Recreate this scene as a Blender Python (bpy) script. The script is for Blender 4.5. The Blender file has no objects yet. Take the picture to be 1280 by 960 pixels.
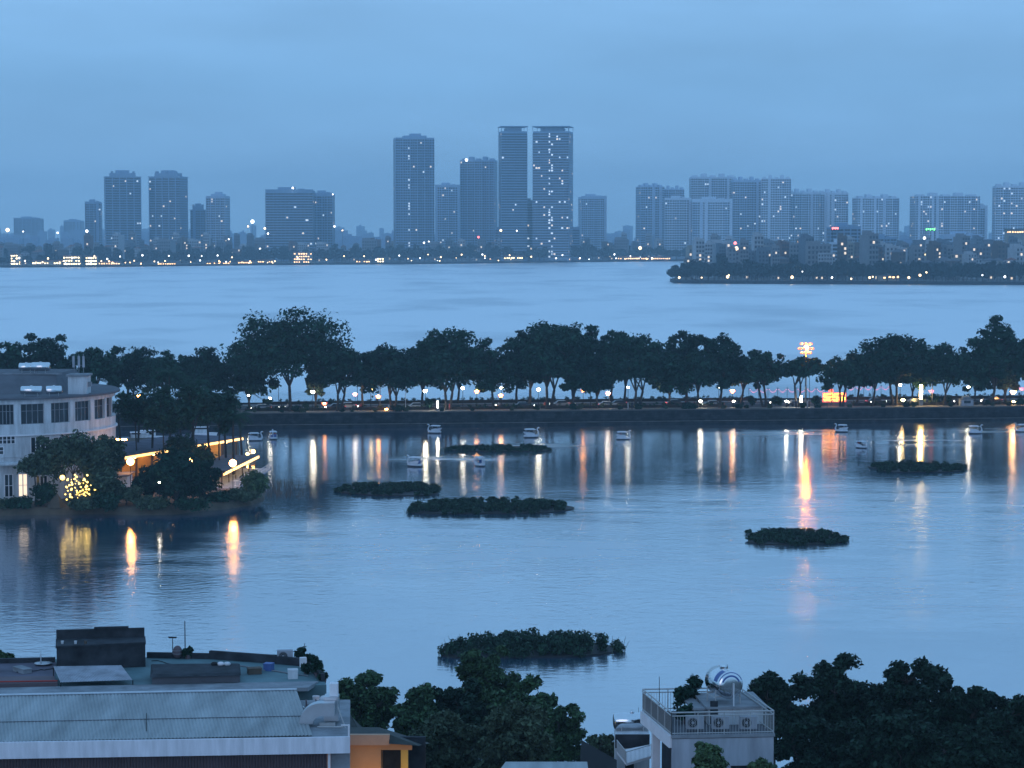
import bpy, math, random
import numpy as np
from mathutils import Vector

SC = bpy.context.scene
COL = SC.collection
R = random.Random(7)

# ------------------------------------------------------------------ camera
F, H = 2772.0, 40.7                       # focal length in photo pixels (1280 wide), eye height above the lakes
PITCH = math.atan(190.0 / F)
CP, SP = math.cos(PITCH), math.sin(PITCH)
cam_d = bpy.data.cameras.new('camera')
cam = bpy.data.objects.new('camera', cam_d); COL.objects.link(cam)
cam.location = (0, 0, H)
cam.rotation_euler = (math.pi / 2 - PITCH, 0, 0)
cam_d.sensor_width = 36.0
cam_d.lens = F / 1280.0 * 36.0
cam_d.clip_start = 1.0
cam_d.clip_end = 30000.0
SC.camera = cam

# ------------------------------------------------------------------ sky, sun, exposure
world = bpy.data.worlds.new('World'); SC.world = world
world.use_nodes = True
wt = world.node_tree; wt.nodes.clear()
SUN_EL, SUN_ROT = math.radians(2.0), math.radians(200.0)
w_out = wt.nodes.new('ShaderNodeOutputWorld')
w_add = wt.nodes.new('ShaderNodeAddShader')
w_bg1 = wt.nodes.new('ShaderNodeBackground'); w_bg2 = wt.nodes.new('ShaderNodeBackground')
w_sky = wt.nodes.new('ShaderNodeTexSky'); w_sky.sky_type = 'NISHITA'; w_sky.sun_disc = False
w_sky.sun_elevation = SUN_EL; w_sky.sun_rotation = SUN_ROT; w_sky.air_density = 1.6; w_sky.dust_density = 0.4; w_sky.ozone_density = 6.0
wt.links.new(w_sky.outputs[0], w_bg1.inputs[0]); w_bg1.inputs[1].default_value = 0.05
w_tc = wt.nodes.new('ShaderNodeTexCoord'); w_sep = wt.nodes.new('ShaderNodeSeparateXYZ')
wt.links.new(w_tc.outputs['Generated'], w_sep.inputs[0])
w_ramp = wt.nodes.new('ShaderNodeValToRGB'); cr = w_ramp.color_ramp
SKY_STOPS = [(0.0, (.222, .462, .765)), (0.035, (.230, .480, .790)), (0.065, (.218, .468, .785)), (0.10, (.258, .520, .865)), (0.25, (.245, .495, .840)), (1.0, (.222, .455, .79))]
while len(cr.elements) < len(SKY_STOPS): cr.elements.new(0.5)
for e, (p, c) in zip(cr.elements, SKY_STOPS): e.position = p; e.color = (*c, 1)
wt.links.new(w_sep.outputs['Z'], w_ramp.inputs[0])
w_map = wt.nodes.new('ShaderNodeMapping'); w_map.inputs['Scale'].default_value = (6, 6, 30); w_map.inputs['Location'].default_value = (1.3, .4, .2)
w_noise = wt.nodes.new('ShaderNodeTexNoise'); w_noise.inputs['Scale'].default_value = 1.0; w_noise.inputs['Detail'].default_value = 6.0; w_noise.inputs['Roughness'].default_value = .55
wt.links.new(w_tc.outputs['Generated'], w_map.inputs[0]); wt.links.new(w_map.outputs[0], w_noise.inputs[0])
w_mr = wt.nodes.new('ShaderNodeMapRange'); w_mr.inputs['From Min'].default_value = .3; w_mr.inputs['From Max'].default_value = .7
w_mr.inputs['To Min'].default_value = .90; w_mr.inputs['To Max'].default_value = 1.09
wt.links.new(w_noise.outputs[0], w_mr.inputs[0])
wt.links.new(w_ramp.outputs[0], w_bg2.inputs[0]); wt.links.new(w_mr.outputs[0], w_bg2.inputs[1])
wt.links.new(w_bg1.outputs[0], w_add.inputs[0]); wt.links.new(w_bg2.outputs[0], w_add.inputs[1])
wt.links.new(w_add.outputs[0], w_out.inputs[0])

sun_d = bpy.data.lights.new('sun', 'SUN'); sun_d.energy = 0.2; sun_d.angle = math.radians(30); sun_d.color = (.92, .86, 1.0)
sun = bpy.data.objects.new('sun', sun_d); COL.objects.link(sun)
sun.rotation_euler = (math.radians(74), 0, math.radians(-20))     # last glow comes from behind the camera

vs = SC.view_settings
vs.view_transform = 'Standard'; vs.look = 'None'; vs.exposure = 0.0; vs.gamma = 1.0
try: vs.use_curve_mapping = False
except Exception: pass
SC.render.engine = 'CYCLES'
cy = SC.cycles
cy.use_denoising = True
try: cy.denoiser = 'OPENIMAGEDENOISE'; cy.denoising_input_passes = 'RGB_ALBEDO_NORMAL'; cy.denoising_prefilter = 'ACCURATE'
except Exception: pass
cy.max_bounces = 5; cy.diffuse_bounces = 2; cy.glossy_bounces = 3; cy.transmission_bounces = 2; cy.volume_bounces = 1; cy.transparent_max_bounces = 8
cy.sample_clamp_indirect = 6.0; cy.sample_clamp_direct = 0.0
cy.caustics_reflective = True; cy.use_light_tree = True
cy.volume_max_steps = 64

# ------------------------------------------------------------------ photo pixel -> place
def ray(px, py):
    u, v = (px - 640.0) / F, (480.0 - py) / F
    return Vector((u, CP + v * SP, -SP + v * CP))
def W(px, py, Y):
    d = ray(px, py); t = Y / d.y
    return Vector((d.x * t, Y, H + d.z * t))
def G(px, py, z=0.0):
    d = ray(px, py); t = (z - H) / d.z
    return Vector((d.x * t, d.y * t, z))
def XZ(px, Y, z):                          # the point at depth Y, height z that shows in photo column px
    dep = Y * CP + (H - z) * SP
    return Vector(((px - 640.0) / F * dep, Y, z))
def PY(Y, z):                              # photo row of a point
    return 480.0 - F * ((z - H) * CP + Y * SP) / (Y * CP + (H - z) * SP)

# ------------------------------------------------------------------ materials
def new_mat(name):
    m = bpy.data.materials.new(name); m.use_nodes = True
    nt = m.node_tree; b = nt.nodes['Principled BSDF']
    return m, nt, b
def mat(name, col, rough=.8, var=.25, scale=3.0, metal=0.0, bump=0.0, spec=.3, detail=5.0, stretch=None, island=0.0):
    m, nt, b = new_mat(name)
    b.inputs['Roughness'].default_value = rough; b.inputs['Metallic'].default_value = metal
    b.inputs['Specular IOR Level'].default_value = spec
    tc = nt.nodes.new('ShaderNodeTexCoord'); n = nt.nodes.new('ShaderNodeTexNoise')
    n.inputs['Scale'].default_value = scale; n.inputs['Detail'].default_value = detail; n.inputs['Roughness'].default_value = .6
    src = tc.outputs['Object']
    if stretch:
        mp = nt.nodes.new('ShaderNodeMapping'); mp.inputs['Scale'].default_value = stretch
        nt.links.new(src, mp.inputs[0]); src = mp.outputs[0]
    nt.links.new(src, n.inputs['Vector'])
    mr = nt.nodes.new('ShaderNodeMapRange'); mr.inputs['From Min'].default_value = .25; mr.inputs['From Max'].default_value = .75
    mr.inputs['To Min'].default_value = 1 - var; mr.inputs['To Max'].default_value = 1 + var
    nt.links.new(n.outputs[0], mr.inputs[0])
    fac = mr.outputs[0]
    if island:
        g = nt.nodes.new('ShaderNodeNewGeometry'); m2 = nt.nodes.new('ShaderNodeMapRange')
        m2.inputs['To Min'].default_value = 1 - island; m2.inputs['To Max'].default_value = 1 + island
        nt.links.new(g.outputs['Random Per Island'], m2.inputs[0])
        mm = nt.nodes.new('ShaderNodeMath'); mm.operation = 'MULTIPLY'
        nt.links.new(fac, mm.inputs[0]); nt.links.new(m2.outputs[0], mm.inputs[1]); fac = mm.outputs[0]
    vm = nt.nodes.new('ShaderNodeVectorMath'); vm.operation = 'SCALE'; vm.inputs[0].default_value = col
    nt.links.new(fac, vm.inputs['Scale']); nt.links.new(vm.outputs[0], b.inputs['Base Color'])
    if bump:
        bp = nt.nodes.new('ShaderNodeBump'); bp.inputs['Strength'].default_value = bump; bp.inputs['Distance'].default_value = .05
        nt.links.new(n.outputs[0], bp.inputs['Height']); nt.links.new(bp.outputs[0], b.inputs['Normal'])
    return m
def emat(name, col, strength, sample=True):
    m, nt, b = new_mat(name)
    b.inputs['Base Color'].default_value = (.6, .6, .6, 1)
    b.inputs['Emission Color'].default_value = (*col, 1); b.inputs['Emission Strength'].default_value = strength
    if not sample:
        try: m.cycles.emission_sampling = 'NONE'
        except Exception: pass
    return m

M = {}
M['bark'] = mat('bark', (.055, .045, .04), .95, .35, 4, bump=.4)
M['leaf'] = mat('leaf_dark_green', (.014, .048, .028), .75, .3, .35, island=.5, spec=.2)
M['leaf_deep'] = mat('leaf_deep_green', (.010, .038, .024), .75, .3, .35, island=.5, spec=.2)
M['leaf_fg'] = mat('leaf_shore_green', (.044, .088, .038), .7, .4, .8, island=.6, spec=.25)
M['leaf_fg_dark'] = mat('leaf_shore_dark', (.013, .034, .021), .7, .35, .8, island=.6, spec=.2)
M['leaf_mat'] = mat('leaf_islet', (.014, .040, .022), .8, .3, .8, island=.4, spec=.2)
M['leaf_light'] = mat('leaf_fresh_green', (.060, .105, .045), .7, .3, .5, island=.5, spec=.25)
M['leaf_olive'] = mat('leaf_olive', (.060, .085, .050), .75, .3, .5, island=.5, spec=.2)
M['leaf_far'] = mat('leaf_far', (.012, .030, .026), .9, .3, .05, island=.45, spec=.1)
M['reed'] = mat('dry_reed', (.10, .085, .06), .9, .3, 2)
M['white'] = mat('white_paint', (.80, .76, .78), .6, .10, 1.2)
M['offwhite'] = mat('weathered_white', (.58, .59, .61), .8, .36, .9, stretch=(1.6, 1.6, .22), detail=8)
M['fascia'] = mat('streaked_white_paint', (.76, .74, .79), .65, .20, 1.4, stretch=(2.2, 2.2, .3), detail=8)
M['grey'] = mat('grey_concrete', (.24, .25, .27), .9, .42, .9, detail=9)
M['palegrey'] = mat('pale_grey_render', (.36, .37, .41), .85, .34, .9, stretch=(1.8, 1.8, .3), detail=8)
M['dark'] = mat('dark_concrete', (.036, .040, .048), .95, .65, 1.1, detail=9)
M['black'] = mat('near_black', (.012, .012, .014), .6, .2, 2)
M['glass'] = mat('dark_glass', (.02, .025, .035), .15, .2, 1, spec=.6)
M['steel'] = mat('galvanised_steel', (.55, .57, .60), .35, .12, 1.5, metal=.9)
M['chrome'] = mat('polished_stainless', (.75, .76, .78), .16, .05, 2, metal=1.0)
M['railing'] = mat('painted_rail', (.42, .42, .42), .5, .1, 3)
M['rust'] = mat('brown_ribbed_sheet', (.145, .105, .115), .8, .2, .7)
M['roof_sheet'] = mat('pale_green_roof_sheet', (.34, .355, .36), .6, .34, .8, detail=9, stretch=(1.3, .22, 1))
M['deck_green'] = mat('green_roof_coating', (.11, .185, .20), .7, .5, .35, detail=10)
M['deck_purple'] = mat('dusty_roof_slab', (.11, .10, .13), .9, .5, .45, detail=9)
M['roof_grey'] = mat('grey_roof', (.12, .12, .135), .9, .25, .5)
M['tile'] = mat('dark_roof_tile', (.055, .060, .055), .85, .35, 2.5, bump=.3)
M['orange_wall'] = mat('orange_plaster', (.56, .30, .15), .85, .12, .8)
M['peach_wall'] = mat('peach_plaster', (.58, .36, .25), .9, .15, .8)
M['yellow_wall'] = mat('yellow_plaster', (.65, .42, .10), .85, .12, .8)
M['stone'] = mat('retaining_stone', (.026, .031, .038), .95, .75, .6, bump=.6, detail=8)
M['coping'] = mat('stone_coping', (.11, .105, .10), .9, .55, .5)
M['asphalt'] = mat('asphalt', (.05, .05, .053), .9, .2, .6)
M['paving'] = mat('paving', (.20, .19, .18), .9, .2, .8)
M['soil'] = mat('earth_bank', (.10, .075, .055), .95, .35, .6)
M['ground'] = mat('town_ground', (.12, .115, .11), .95, .3, .05)
M['wood'] = mat('weathered_timber', (.12, .09, .07), .9, .3, 2)
M['redpaint'] = mat('red_paint', (.45, .04, .03), .5, .15, 2)
M['bluepaint'] = mat('blue_paint', (.08, .14, .35), .5, .15, 2)
M['carpaint'] = mat('silver_car_paint', (.35, .36, .38), .35, .05, 2, metal=.3)
M['cardark'] = mat('dark_car_paint', (.03, .03, .04), .3, .05, 2, spec=.5)
M['rubber'] = mat('rubber', (.015, .015, .015), .9, .1, 4)
M['skin'] = mat('skin', (.42, .26, .19), .6, .1, 6)
M['cloth_dark'] = mat('dark_clothes', (.03, .035, .05), .9, .2, 5)
M['cloth_pale'] = mat('pale_clothes', (.45, .45, .47), .9, .15, 5)
M['cloth_red'] = mat('red_clothes', (.30, .05, .05), .9, .15, 5)
M['hair'] = mat('black_hair', (.01, .01, .012), .5, .1, 8)
M['swan'] = mat('white_gelcoat', (.52, .55, .60), .45, .12, 1.5)
M['swan_red'] = mat('red_gelcoat', (.40, .05, .04), .4, .1, 3)
M['e_white'] = emat('lamp_cool_white', (1.0, .90, .68), 58)
M['e_white_s'] = emat('lamp_small_white', (1.0, .92, .72), 46)
M['e_warm'] = emat('lamp_warm', (1.0, .66, .23), 56)
M['e_amber'] = emat('lamp_amber', (1.0, .42, .10), 60)
M['e_red'] = emat('lamp_red', (1.0, .10, .05), 2.2)
M['e_pink'] = emat('lamp_pink', (1.0, .16, .32), 1.6)
M['e_sodium'] = emat('mast_sodium', (1.0, .27, .02), 520)
M['e_sodium_halo'] = emat('mast_sodium_halo', (1.0, .20, .04), 1.7)
M['e_strip'] = emat('led_strip_warm', (1.0, .56, .14), 3.4)
M['e_yellow'] = emat('fairy_bulb_yellow', (1.0, .66, .13), 4)
M['e_signred'] = emat('sign_red', (1.0, .06, .02), 2.6)
M['e_signyel'] = emat('sign_yellow', (1.0, .62, .05), 5)
M['e_tail'] = emat('tail_red', (1.0, .05, .03), 3, False)
M['e_head'] = emat('headlight', (1.0, .92, .78), 30, False)
M['w_warm'] = emat('lit_window_warm', (1.0, .76, .50), 1.2, False)
M['w_cool'] = emat('lit_window_cool', (.80, .92, 1.0), 1.0, False)
M['f_white'] = emat('far_lamp_white', (.95, .97, 1.0), 5, False)
M['f_warm'] = emat('far_lamp_warm', (1.0, .70, .36), 5, False)
M['f_amber'] = emat('far_lamp_amber', (1.0, .55, .22), 7, False)
M['f_green'] = emat('neon_green', (.12, 1.0, .18), 6, False)
M['f_red'] = emat('neon_red', (1.0, .12, .10), 5, False)
M['f_yellow'] = emat('neon_yellow', (1.0, .72, .12), 4, False)
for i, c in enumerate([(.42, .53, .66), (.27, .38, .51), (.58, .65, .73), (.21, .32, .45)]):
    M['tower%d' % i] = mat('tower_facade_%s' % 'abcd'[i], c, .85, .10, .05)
M['tower_glass'] = mat('tower_window', (.03, .036, .05), .3, .3, .08, spec=.4)
HC = [('pale grey', (.22, .225, .24)), ('cream', (.27, .25, .21)), ('white', (.40, .41, .43)), ('brick red', (.16, .095, .08)), ('dull blue', (.14, .165, .20)), ('brown', (.13, .105, .09))]
for n, c in HC: M['h_' + n] = mat('house_' + n.replace(' ', '_'), c, .9, .15, .2)
M['h_roof'] = mat('house_roof_red', (.20, .09, .07), .9, .2, .3)

def brickify(m, sx, sz, mort, squash=.25):
    """courses of stone on the retaining wall"""
    nt = m.node_tree; b = nt.nodes['Principled BSDF']
    tc = nt.nodes.new('ShaderNodeTexCoord'); mp = nt.nodes.new('ShaderNodeMapping')
    mp.inputs['Rotation'].default_value = (math.pi / 2, 0, 0)
    br = nt.nodes.new('ShaderNodeTexBrick'); br.inputs['Scale'].default_value = 1.0
    br.inputs['Brick Width'].default_value = sx; br.inputs['Row Height'].default_value = sz; br.inputs['Mortar Size'].default_value = mort
    br.inputs['Color1'].default_value = (.7, .7, .7, 1); br.inputs['Color2'].default_value = (1.25, 1.2, 1.15, 1); br.inputs['Mortar'].default_value = (.75, .75, .75, 1)
    nt.links.new(tc.outputs['Object'], mp.inputs[0]); nt.links.new(mp.outputs[0], br.inputs[0])
    src = b.inputs['Base Color'].links[0].from_socket
    mx = nt.nodes.new('ShaderNodeVectorMath'); mx.operation = 'MULTIPLY'
    nt.links.new(src, mx.inputs[0]); nt.links.new(br.outputs[0], mx.inputs[1]); nt.links.new(mx.outputs[0], b.inputs['Base Color'])
brickify(M['stone'], 1.1, .45, .05)

def water_material():
    m, nt, b = new_mat('lake_water')
    N = nt.nodes; L = nt.links
    out = N['Material Output']
    b.inputs['Base Color'].default_value = (.014, .062, .125, 1); b.inputs['Roughness'].default_value = 1.0; b.inputs['Specular IOR Level'].default_value = 0
    tc = N.new('ShaderNodeTexCoord')
    def noise(scale, det, stretch, rough=.55):
        mp = N.new('ShaderNodeMapping'); mp.inputs['Scale'].default_value = stretch
        L.new(tc.outputs['Object'], mp.inputs[0])
        n = N.new('ShaderNodeTexNoise'); n.inputs['Scale'].default_value = scale; n.inputs['Detail'].default_value = det; n.inputs['Roughness'].default_value = rough
        L.new(mp.outputs[0], n.inputs['Vector']); return n.outputs[0]
    def mr(src, a, bb, lo, hi):
        k = N.new('ShaderNodeMapRange'); k.inputs['From Min'].default_value = a; k.inputs['From Max'].default_value = bb
        k.inputs['To Min'].default_value = lo; k.inputs['To Max'].default_value = hi
        L.new(src, k.inputs[0]); return k.outputs[0]
    patch = noise(.012, 5, (1.0, .55, 1))                   # wind patches
    wave = noise(.9, 3, (.8, 1.0, 1)); chop = noise(.42, 2, (.6, 1, 1))
    wk = None
    for (px, py, rx, ry) in WAKE_SHEEN:             # boat wakes and silvery patches, brightness put in as rougher, shinier zones
        c = G(px, py); mp = N.new('ShaderNodeMapping'); mp.inputs['Scale'].default_value = (1 / rx, 1 / ry, 1); mp.inputs['Location'].default_value = (-c.x / rx, -c.y / ry, 0)
        L.new(tc.outputs['Object'], mp.inputs[0]); g = N.new('ShaderNodeTexGradient'); g.gradient_type = 'SPHERICAL'; L.new(mp.outputs[0], g.inputs[0])
        if wk is None: wk = g.outputs['Fac']
        else: a = N.new('ShaderNodeMath'); a.operation = 'MAXIMUM'; L.new(wk, a.inputs[0]); L.new(g.outputs['Fac'], a.inputs[1]); wk = a.outputs[0]
    brk = mr(noise(.10, 4, (.5, 1.6, 1)), .38, .6, 0, .55)
    a = N.new('ShaderNodeMath'); a.operation = 'MULTIPLY'; L.new(wk, a.inputs[0]); L.new(brk, a.inputs[1])
    a2 = N.new('ShaderNodeMath'); a2.operation = 'ADD'; L.new(patch, a2.inputs[0]); L.new(a.outputs[0], a2.inputs[1]); patch = a2.outputs[0]
    rough = mr(patch, .42, .95, .085, .36)
    sp_ = N.new('ShaderNodeSeparateXYZ'); L.new(tc.outputs['Object'], sp_.inputs[0])
    strk = mr(noise(.006, 4, (.35, 1.8, 1)), .36, .52, .74, 1.0)
    far0 = mr(sp_.outputs['Y'], 490, 650, 0.0, .30)
    fa = N.new('ShaderNodeMath'); fa.operation = 'MULTIPLY'; L.new(far0, fa.inputs[0]); L.new(strk, fa.inputs[1]); far = fa.outputs[0]          # the big lake is open to the wind
    a3 = N.new('ShaderNodeMath'); a3.operation = 'ADD'; L.new(rough, a3.inputs[0]); L.new(far, a3.inputs[1]); rough = a3.outputs[0]
    amp = mr(patch, .38, .75, .5, 1.5)
    bp1 = N.new('ShaderNodeBump'); bp1.inputs['Distance'].default_value = WAVE1
    L.new(amp, bp1.inputs['Strength']); L.new(wave, bp1.inputs['Height'])
    bp2 = N.new('ShaderNodeBump'); bp2.inputs['Distance'].default_value = WAVE2; bp2.inputs['Strength'].default_value = .8
    L.new(chop, bp2.inputs['Height']); L.new(bp1.outputs[0], bp2.inputs['Normal'])
    gl = N.new('ShaderNodeBsdfGlossy'); gl.distribution = 'GGX'; gl.inputs['Color'].default_value = (.98, .98, .985, 1)
    L.new(rough, gl.inputs['Roughness']); L.new(bp2.outputs[0], gl.inputs['Normal'])
    fr = N.new('ShaderNodeFresnel'); fr.inputs['IOR'].default_value = 2.1
    fm0 = mr(fr.outputs[0], .15, .75, .50, .98); lus = mr(patch, .34, .60, .84, 1.12)   # lighter and darker lake patches put into the reflectivity
    fx = N.new('ShaderNodeMath'); fx.operation = 'MULTIPLY'; fx.use_clamp = True; L.new(fm0, fx.inputs[0]); L.new(lus, fx.inputs[1]); fm = fx.outputs[0]
    mx = N.new('ShaderNodeMixShader')
    L.new(fm, mx.inputs[0]); L.new(b.outputs[0], mx.inputs[1]); L.new(gl.outputs[0], mx.inputs[2])
    L.new(mx.outputs[0], out.inputs[0])
    return m
WAKE_SHEEN = [(1150, 650, 45, 60), (1080, 740, 30, 30), (655, 556, 22, 16), (560, 574, 16, 12), (470, 690, 45, 30), (560, 668, 40, 20), (990, 541, 26, 14), (1130, 551, 24, 18), (1240, 540, 16, 12), (880, 640, 40, 40), (700, 690, 50, 22)]
WAVE1, WAVE2 = .050, .038
HAZE = 1.6e-4
M['water'] = water_material()

# ------------------------------------------------------------------ mesh and object helpers
class MB:
    def __init__(s): s.v = []; s.f = []; s.m = []
    def add(s, verts, faces, mi=0):
        o = len(s.v); s.v.extend([tuple(p) for p in verts])
        for f in faces: s.f.append(tuple(i + o for i in f)); s.m.append(mi)
    def hexa(s, b, t, mi=0):               # four bottom and four top corners, counter-clockwise
        s.add(list(b) + list(t), [(3, 2, 1, 0), (4, 5, 6, 7), (0, 1, 5, 4), (1, 2, 6, 5), (2, 3, 7, 6), (3, 0, 4, 7)], mi)
    def box(s, x0, x1, y0, y1, z0, z1, mi=0):
        s.hexa([(x0, y0, z0), (x1, y0, z0), (x1, y1, z0), (x0, y1, z0)], [(x0, y0, z1), (x1, y0, z1), (x1, y1, z1), (x0, y1, z1)], mi)
    def obox(s, c, sx, sy, sz, rz=0.0, mi=0):   # centred on c in x, y; standing on c.z
        ca, sa = math.cos(rz), math.sin(rz)
        q = [(c[0] + ca * x - sa * y, c[1] + sa * x + ca * y) for x, y in ((-sx / 2, -sy / 2), (sx / 2, -sy / 2), (sx / 2, sy / 2), (-sx / 2, sy / 2))]
        s.hexa([(x, y, c[2]) for x, y in q], [(x, y, c[2] + sz) for x, y in q], mi)
    def prism(s, poly, z0, z1, mi=0, top=None):
        n = len(poly); top = top or poly
        v = [(p[0], p[1], z0) for p in poly] + [(p[0], p[1], z1) for p in top]
        s.add(v, [tuple(range(n - 1, -1, -1)), tuple(range(n, 2 * n))] + [(i, (i + 1) % n, n + (i + 1) % n, n + i) for i in range(n)], mi)
    def tube(s, pts, rad, n=6, mi=0, caps=True):
        pts = [Vector(p) for p in pts]
        if not hasattr(rad, '__len__'): rad = [rad] * len(pts)
        rings = []; pu = None
        for i, p in enumerate(pts):
            d = (pts[min(i + 1, len(pts) - 1)] - pts[max(i - 1, 0)])
            d = d.normalized() if d.length > 1e-9 else Vector((0, 0, 1))
            if pu is None: u = d.cross(Vector((0, 0, 1))) if abs(d.z) < .9 else d.cross(Vector((1, 0, 0)))
            else: u = pu - d * pu.dot(d)
            u = u.normalized(); pu = u; w = d.cross(u)
            rings.append([p + (u * math.cos(2 * math.pi * k / n) + w * math.sin(2 * math.pi * k / n)) * rad[i] for k in range(n)])
        v = [q for r in rings for q in r]; f = []
        for i in range(len(pts) - 1):
            for k in range(n):
                a, b = i * n + k, i * n + (k + 1) % n
                f.append((a, b, b + n, a + n))
        if caps: f.append(tuple(range(n - 1, -1, -1))); f.append(tuple((len(pts) - 1) * n + k for k in range(n)))
        s.add(v, f, mi)
    def ball(s, c, r, n=10, m=6, mi=0):
        if not hasattr(r, '__len__'): r = (r, r, r)
        v = [(c[0], c[1], c[2] - r[2])]
        for j in range(1, m):
            t = math.pi * j / m - math.pi / 2
            for k in range(n):
                a = 2 * math.pi * k / n
                v.append((c[0] + r[0] * math.cos(t) * math.cos(a), c[1] + r[1] * math.cos(t) * math.sin(a), c[2] + r[2] * math.sin(t)))
        v.append((c[0], c[1], c[2] + r[2])); f = []
        for k in range(n): f.append((0, 1 + (k + 1) % n, 1 + k))
        for j in range(m - 2):
            for k in range(n):
                a = 1 + j * n + k; b = 1 + j * n + (k + 1) % n
                f.append((a, b, b + n, a + n))
        l = len(v) - 1
        for k in range(n): f.append((l, l - n + k, l - n + (k + 1) % n))
        s.add(v, f, mi)
    def lathe(s, prof, c=(0, 0, 0), n=16, mi=0, a0=0.0, a1=2 * math.pi):
        full = abs(a1 - a0 - 2 * math.pi) < 1e-6
        k = n if full else n + 1; v = []; f = []
        for r, z in prof:
            for i in range(k):
                a = a0 + (a1 - a0) * i / n
                v.append((c[0] + r * math.cos(a), c[1] + r * math.sin(a), c[2] + z))
        for j in range(len(prof) - 1):
            for i in range(n):
                a = j * k + i; b = j * k + (i + 1) % k
                f.append((a, b, b + k, a + k))
        s.add(v, f, mi)
    def build(s, name, mats, parent=None, smooth=False):
        me = bpy.data.meshes.new(name)
        off = Vector((0, 0, 0)); p = parent
        while p is not None: off += p.location; p = p.parent
        me.from_pydata([(v[0] - off.x, v[1] - off.y, v[2] - off.z) for v in s.v], [], s.f)
        mats = mats if isinstance(mats, (list, tuple)) else [mats]
        for k in mats: me.materials.append(M[k] if isinstance(k, str) else k)
        if len(mats) > 1: me.polygons.foreach_set('material_index', s.m)
        if smooth: me.polygons.foreach_set('use_smooth', [True] * len(me.polygons))
        me.update()
        o = bpy.data.objects.new(name, me); COL.objects.link(o); o.parent = parent
        return o

def tag(o, label=None, cat=None, group=None, kind=None):
    if label: o['label'] = label
    if cat: o['category'] = cat
    if group: o['group'] = group
    if kind: o['kind'] = kind
    return o
def thing(name, label, cat, loc=(0, 0, 0), group=None, rz=0.0):
    o = bpy.data.objects.new(name, None); COL.objects.link(o)
    o.location = loc; o.rotation_euler.z = rz; o.empty_display_size = .5
    return tag(o, label, cat, group)
def solo(mb, name, mats, label, cat, loc, group=None, smooth=False):
    """a thing that is one mesh, its origin at loc"""
    for i, v in enumerate(mb.v): mb.v[i] = (v[0] - loc[0], v[1] - loc[1], v[2] - loc[2])
    o = mb.build(name, mats, None, smooth); o.location = loc
    return tag(o, label, cat, group)
def dup(root, loc, rz=0.0, label=None, scale=None, group=None):
    c = root.copy(); COL.objects.link(c); c.location = loc; c.rotation_euler.z = rz
    if scale is not None: c.scale = scale if hasattr(scale, '__len__') else (scale,) * 3
    if label: c['label'] = label
    if group: c['group'] = group
    def rec(src, dst):
        for ch in src.children:
            k = ch.copy(); COL.objects.link(k); k.parent = dst; rec(ch, k)
    rec(root, c)
    return c
def structure(mb, name, mats):
    o = mb.build(name, mats); o['kind'] = 'structure'; return o

# ------------------------------------------------------------------ foliage
def leaf_mesh(name, cen, crad, per, size, mk, rng, flat=.75, up=.5):
    """many small folded leaf sprays round the clump centres"""
    cen = np.asarray(cen, float); crad = np.asarray(crad, float)
    n = len(cen) * per
    c = np.repeat(cen, per, 0); r = np.repeat(crad, per)[:, None]
    d = rng.normal(size=(n, 3)); d /= np.linalg.norm(d, axis=1)[:, None]
    p = c + d * r * (rng.random((n, 1)) ** .5) * (1 + .24 * rng.random((n, 1)) ** 4) * np.array([1, 1, flat])
    nrm = rng.normal(size=(n, 3)) * .7 + d * .5 + np.array([0, 0, up]); nrm /= np.linalg.norm(nrm, axis=1)[:, None]
    a = np.cross(nrm, rng.normal(size=(n, 3))); a /= np.linalg.norm(a, axis=1)[:, None]
    b = np.cross(nrm, a)
    s = size * (.55 + .9 * rng.random((n, 1)))
    tip = s * .9; wd = s * (.35 + .25 * rng.random((n, 1)))
    v = np.stack([p - a * tip, p + b * wd + nrm * s * .15, p + a * tip, p - b * wd + nrm * s * .15], 1).reshape(-1, 3)
    me = bpy.data.meshes.new(name)
    nf = 2 * n
    me.vertices.add(4 * n); me.vertices.foreach_set('co', v.astype(np.float32).ravel())
    idx = (np.arange(n) * 4)[:, None] + np.array([0, 1, 2, 0, 2, 3])
    me.loops.add(nf * 3); me.loops.foreach_set('vertex_index', idx.astype(np.int32).ravel())
    me.polygons.add(nf); me.polygons.foreach_set('loop_start', (np.arange(nf) * 3).astype(np.int32))
    me.polygons.foreach_set('loop_total', np.full(nf, 3, np.int32))
    me.materials.append(M[mk]); me.update(calc_edges=True)
    return me
def crown_points(rng, n, rx, ry, rz, cz, off=(0, 0), low=-.5, lobes=.22, shell=.45):
    ph = rng.random(6) * 6.28; out = []
    while len(out) < n:
        d = rng.normal(size=3); d /= np.linalg.norm(d)
        if d[2] < low: continue
        az = math.atan2(d[1], d[0])
        k = 1 + lobes * (math.sin(2 * az + ph[0]) * .5 + math.sin(3 * az + ph[1] + 2 * d[2]) * .5 + math.sin(5 * az + ph[2] + 4 * d[2]) * .35)
        q = min(rng.random() ** shell * k, 1.12)
        if d[2] * q > 1.0: q = 1.0 / d[2]
        out.append((off[0] + d[0] * rx * q, off[1] + d[1] * ry * q, cz + d[2] * rz * q))
    return np.array(out)
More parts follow.
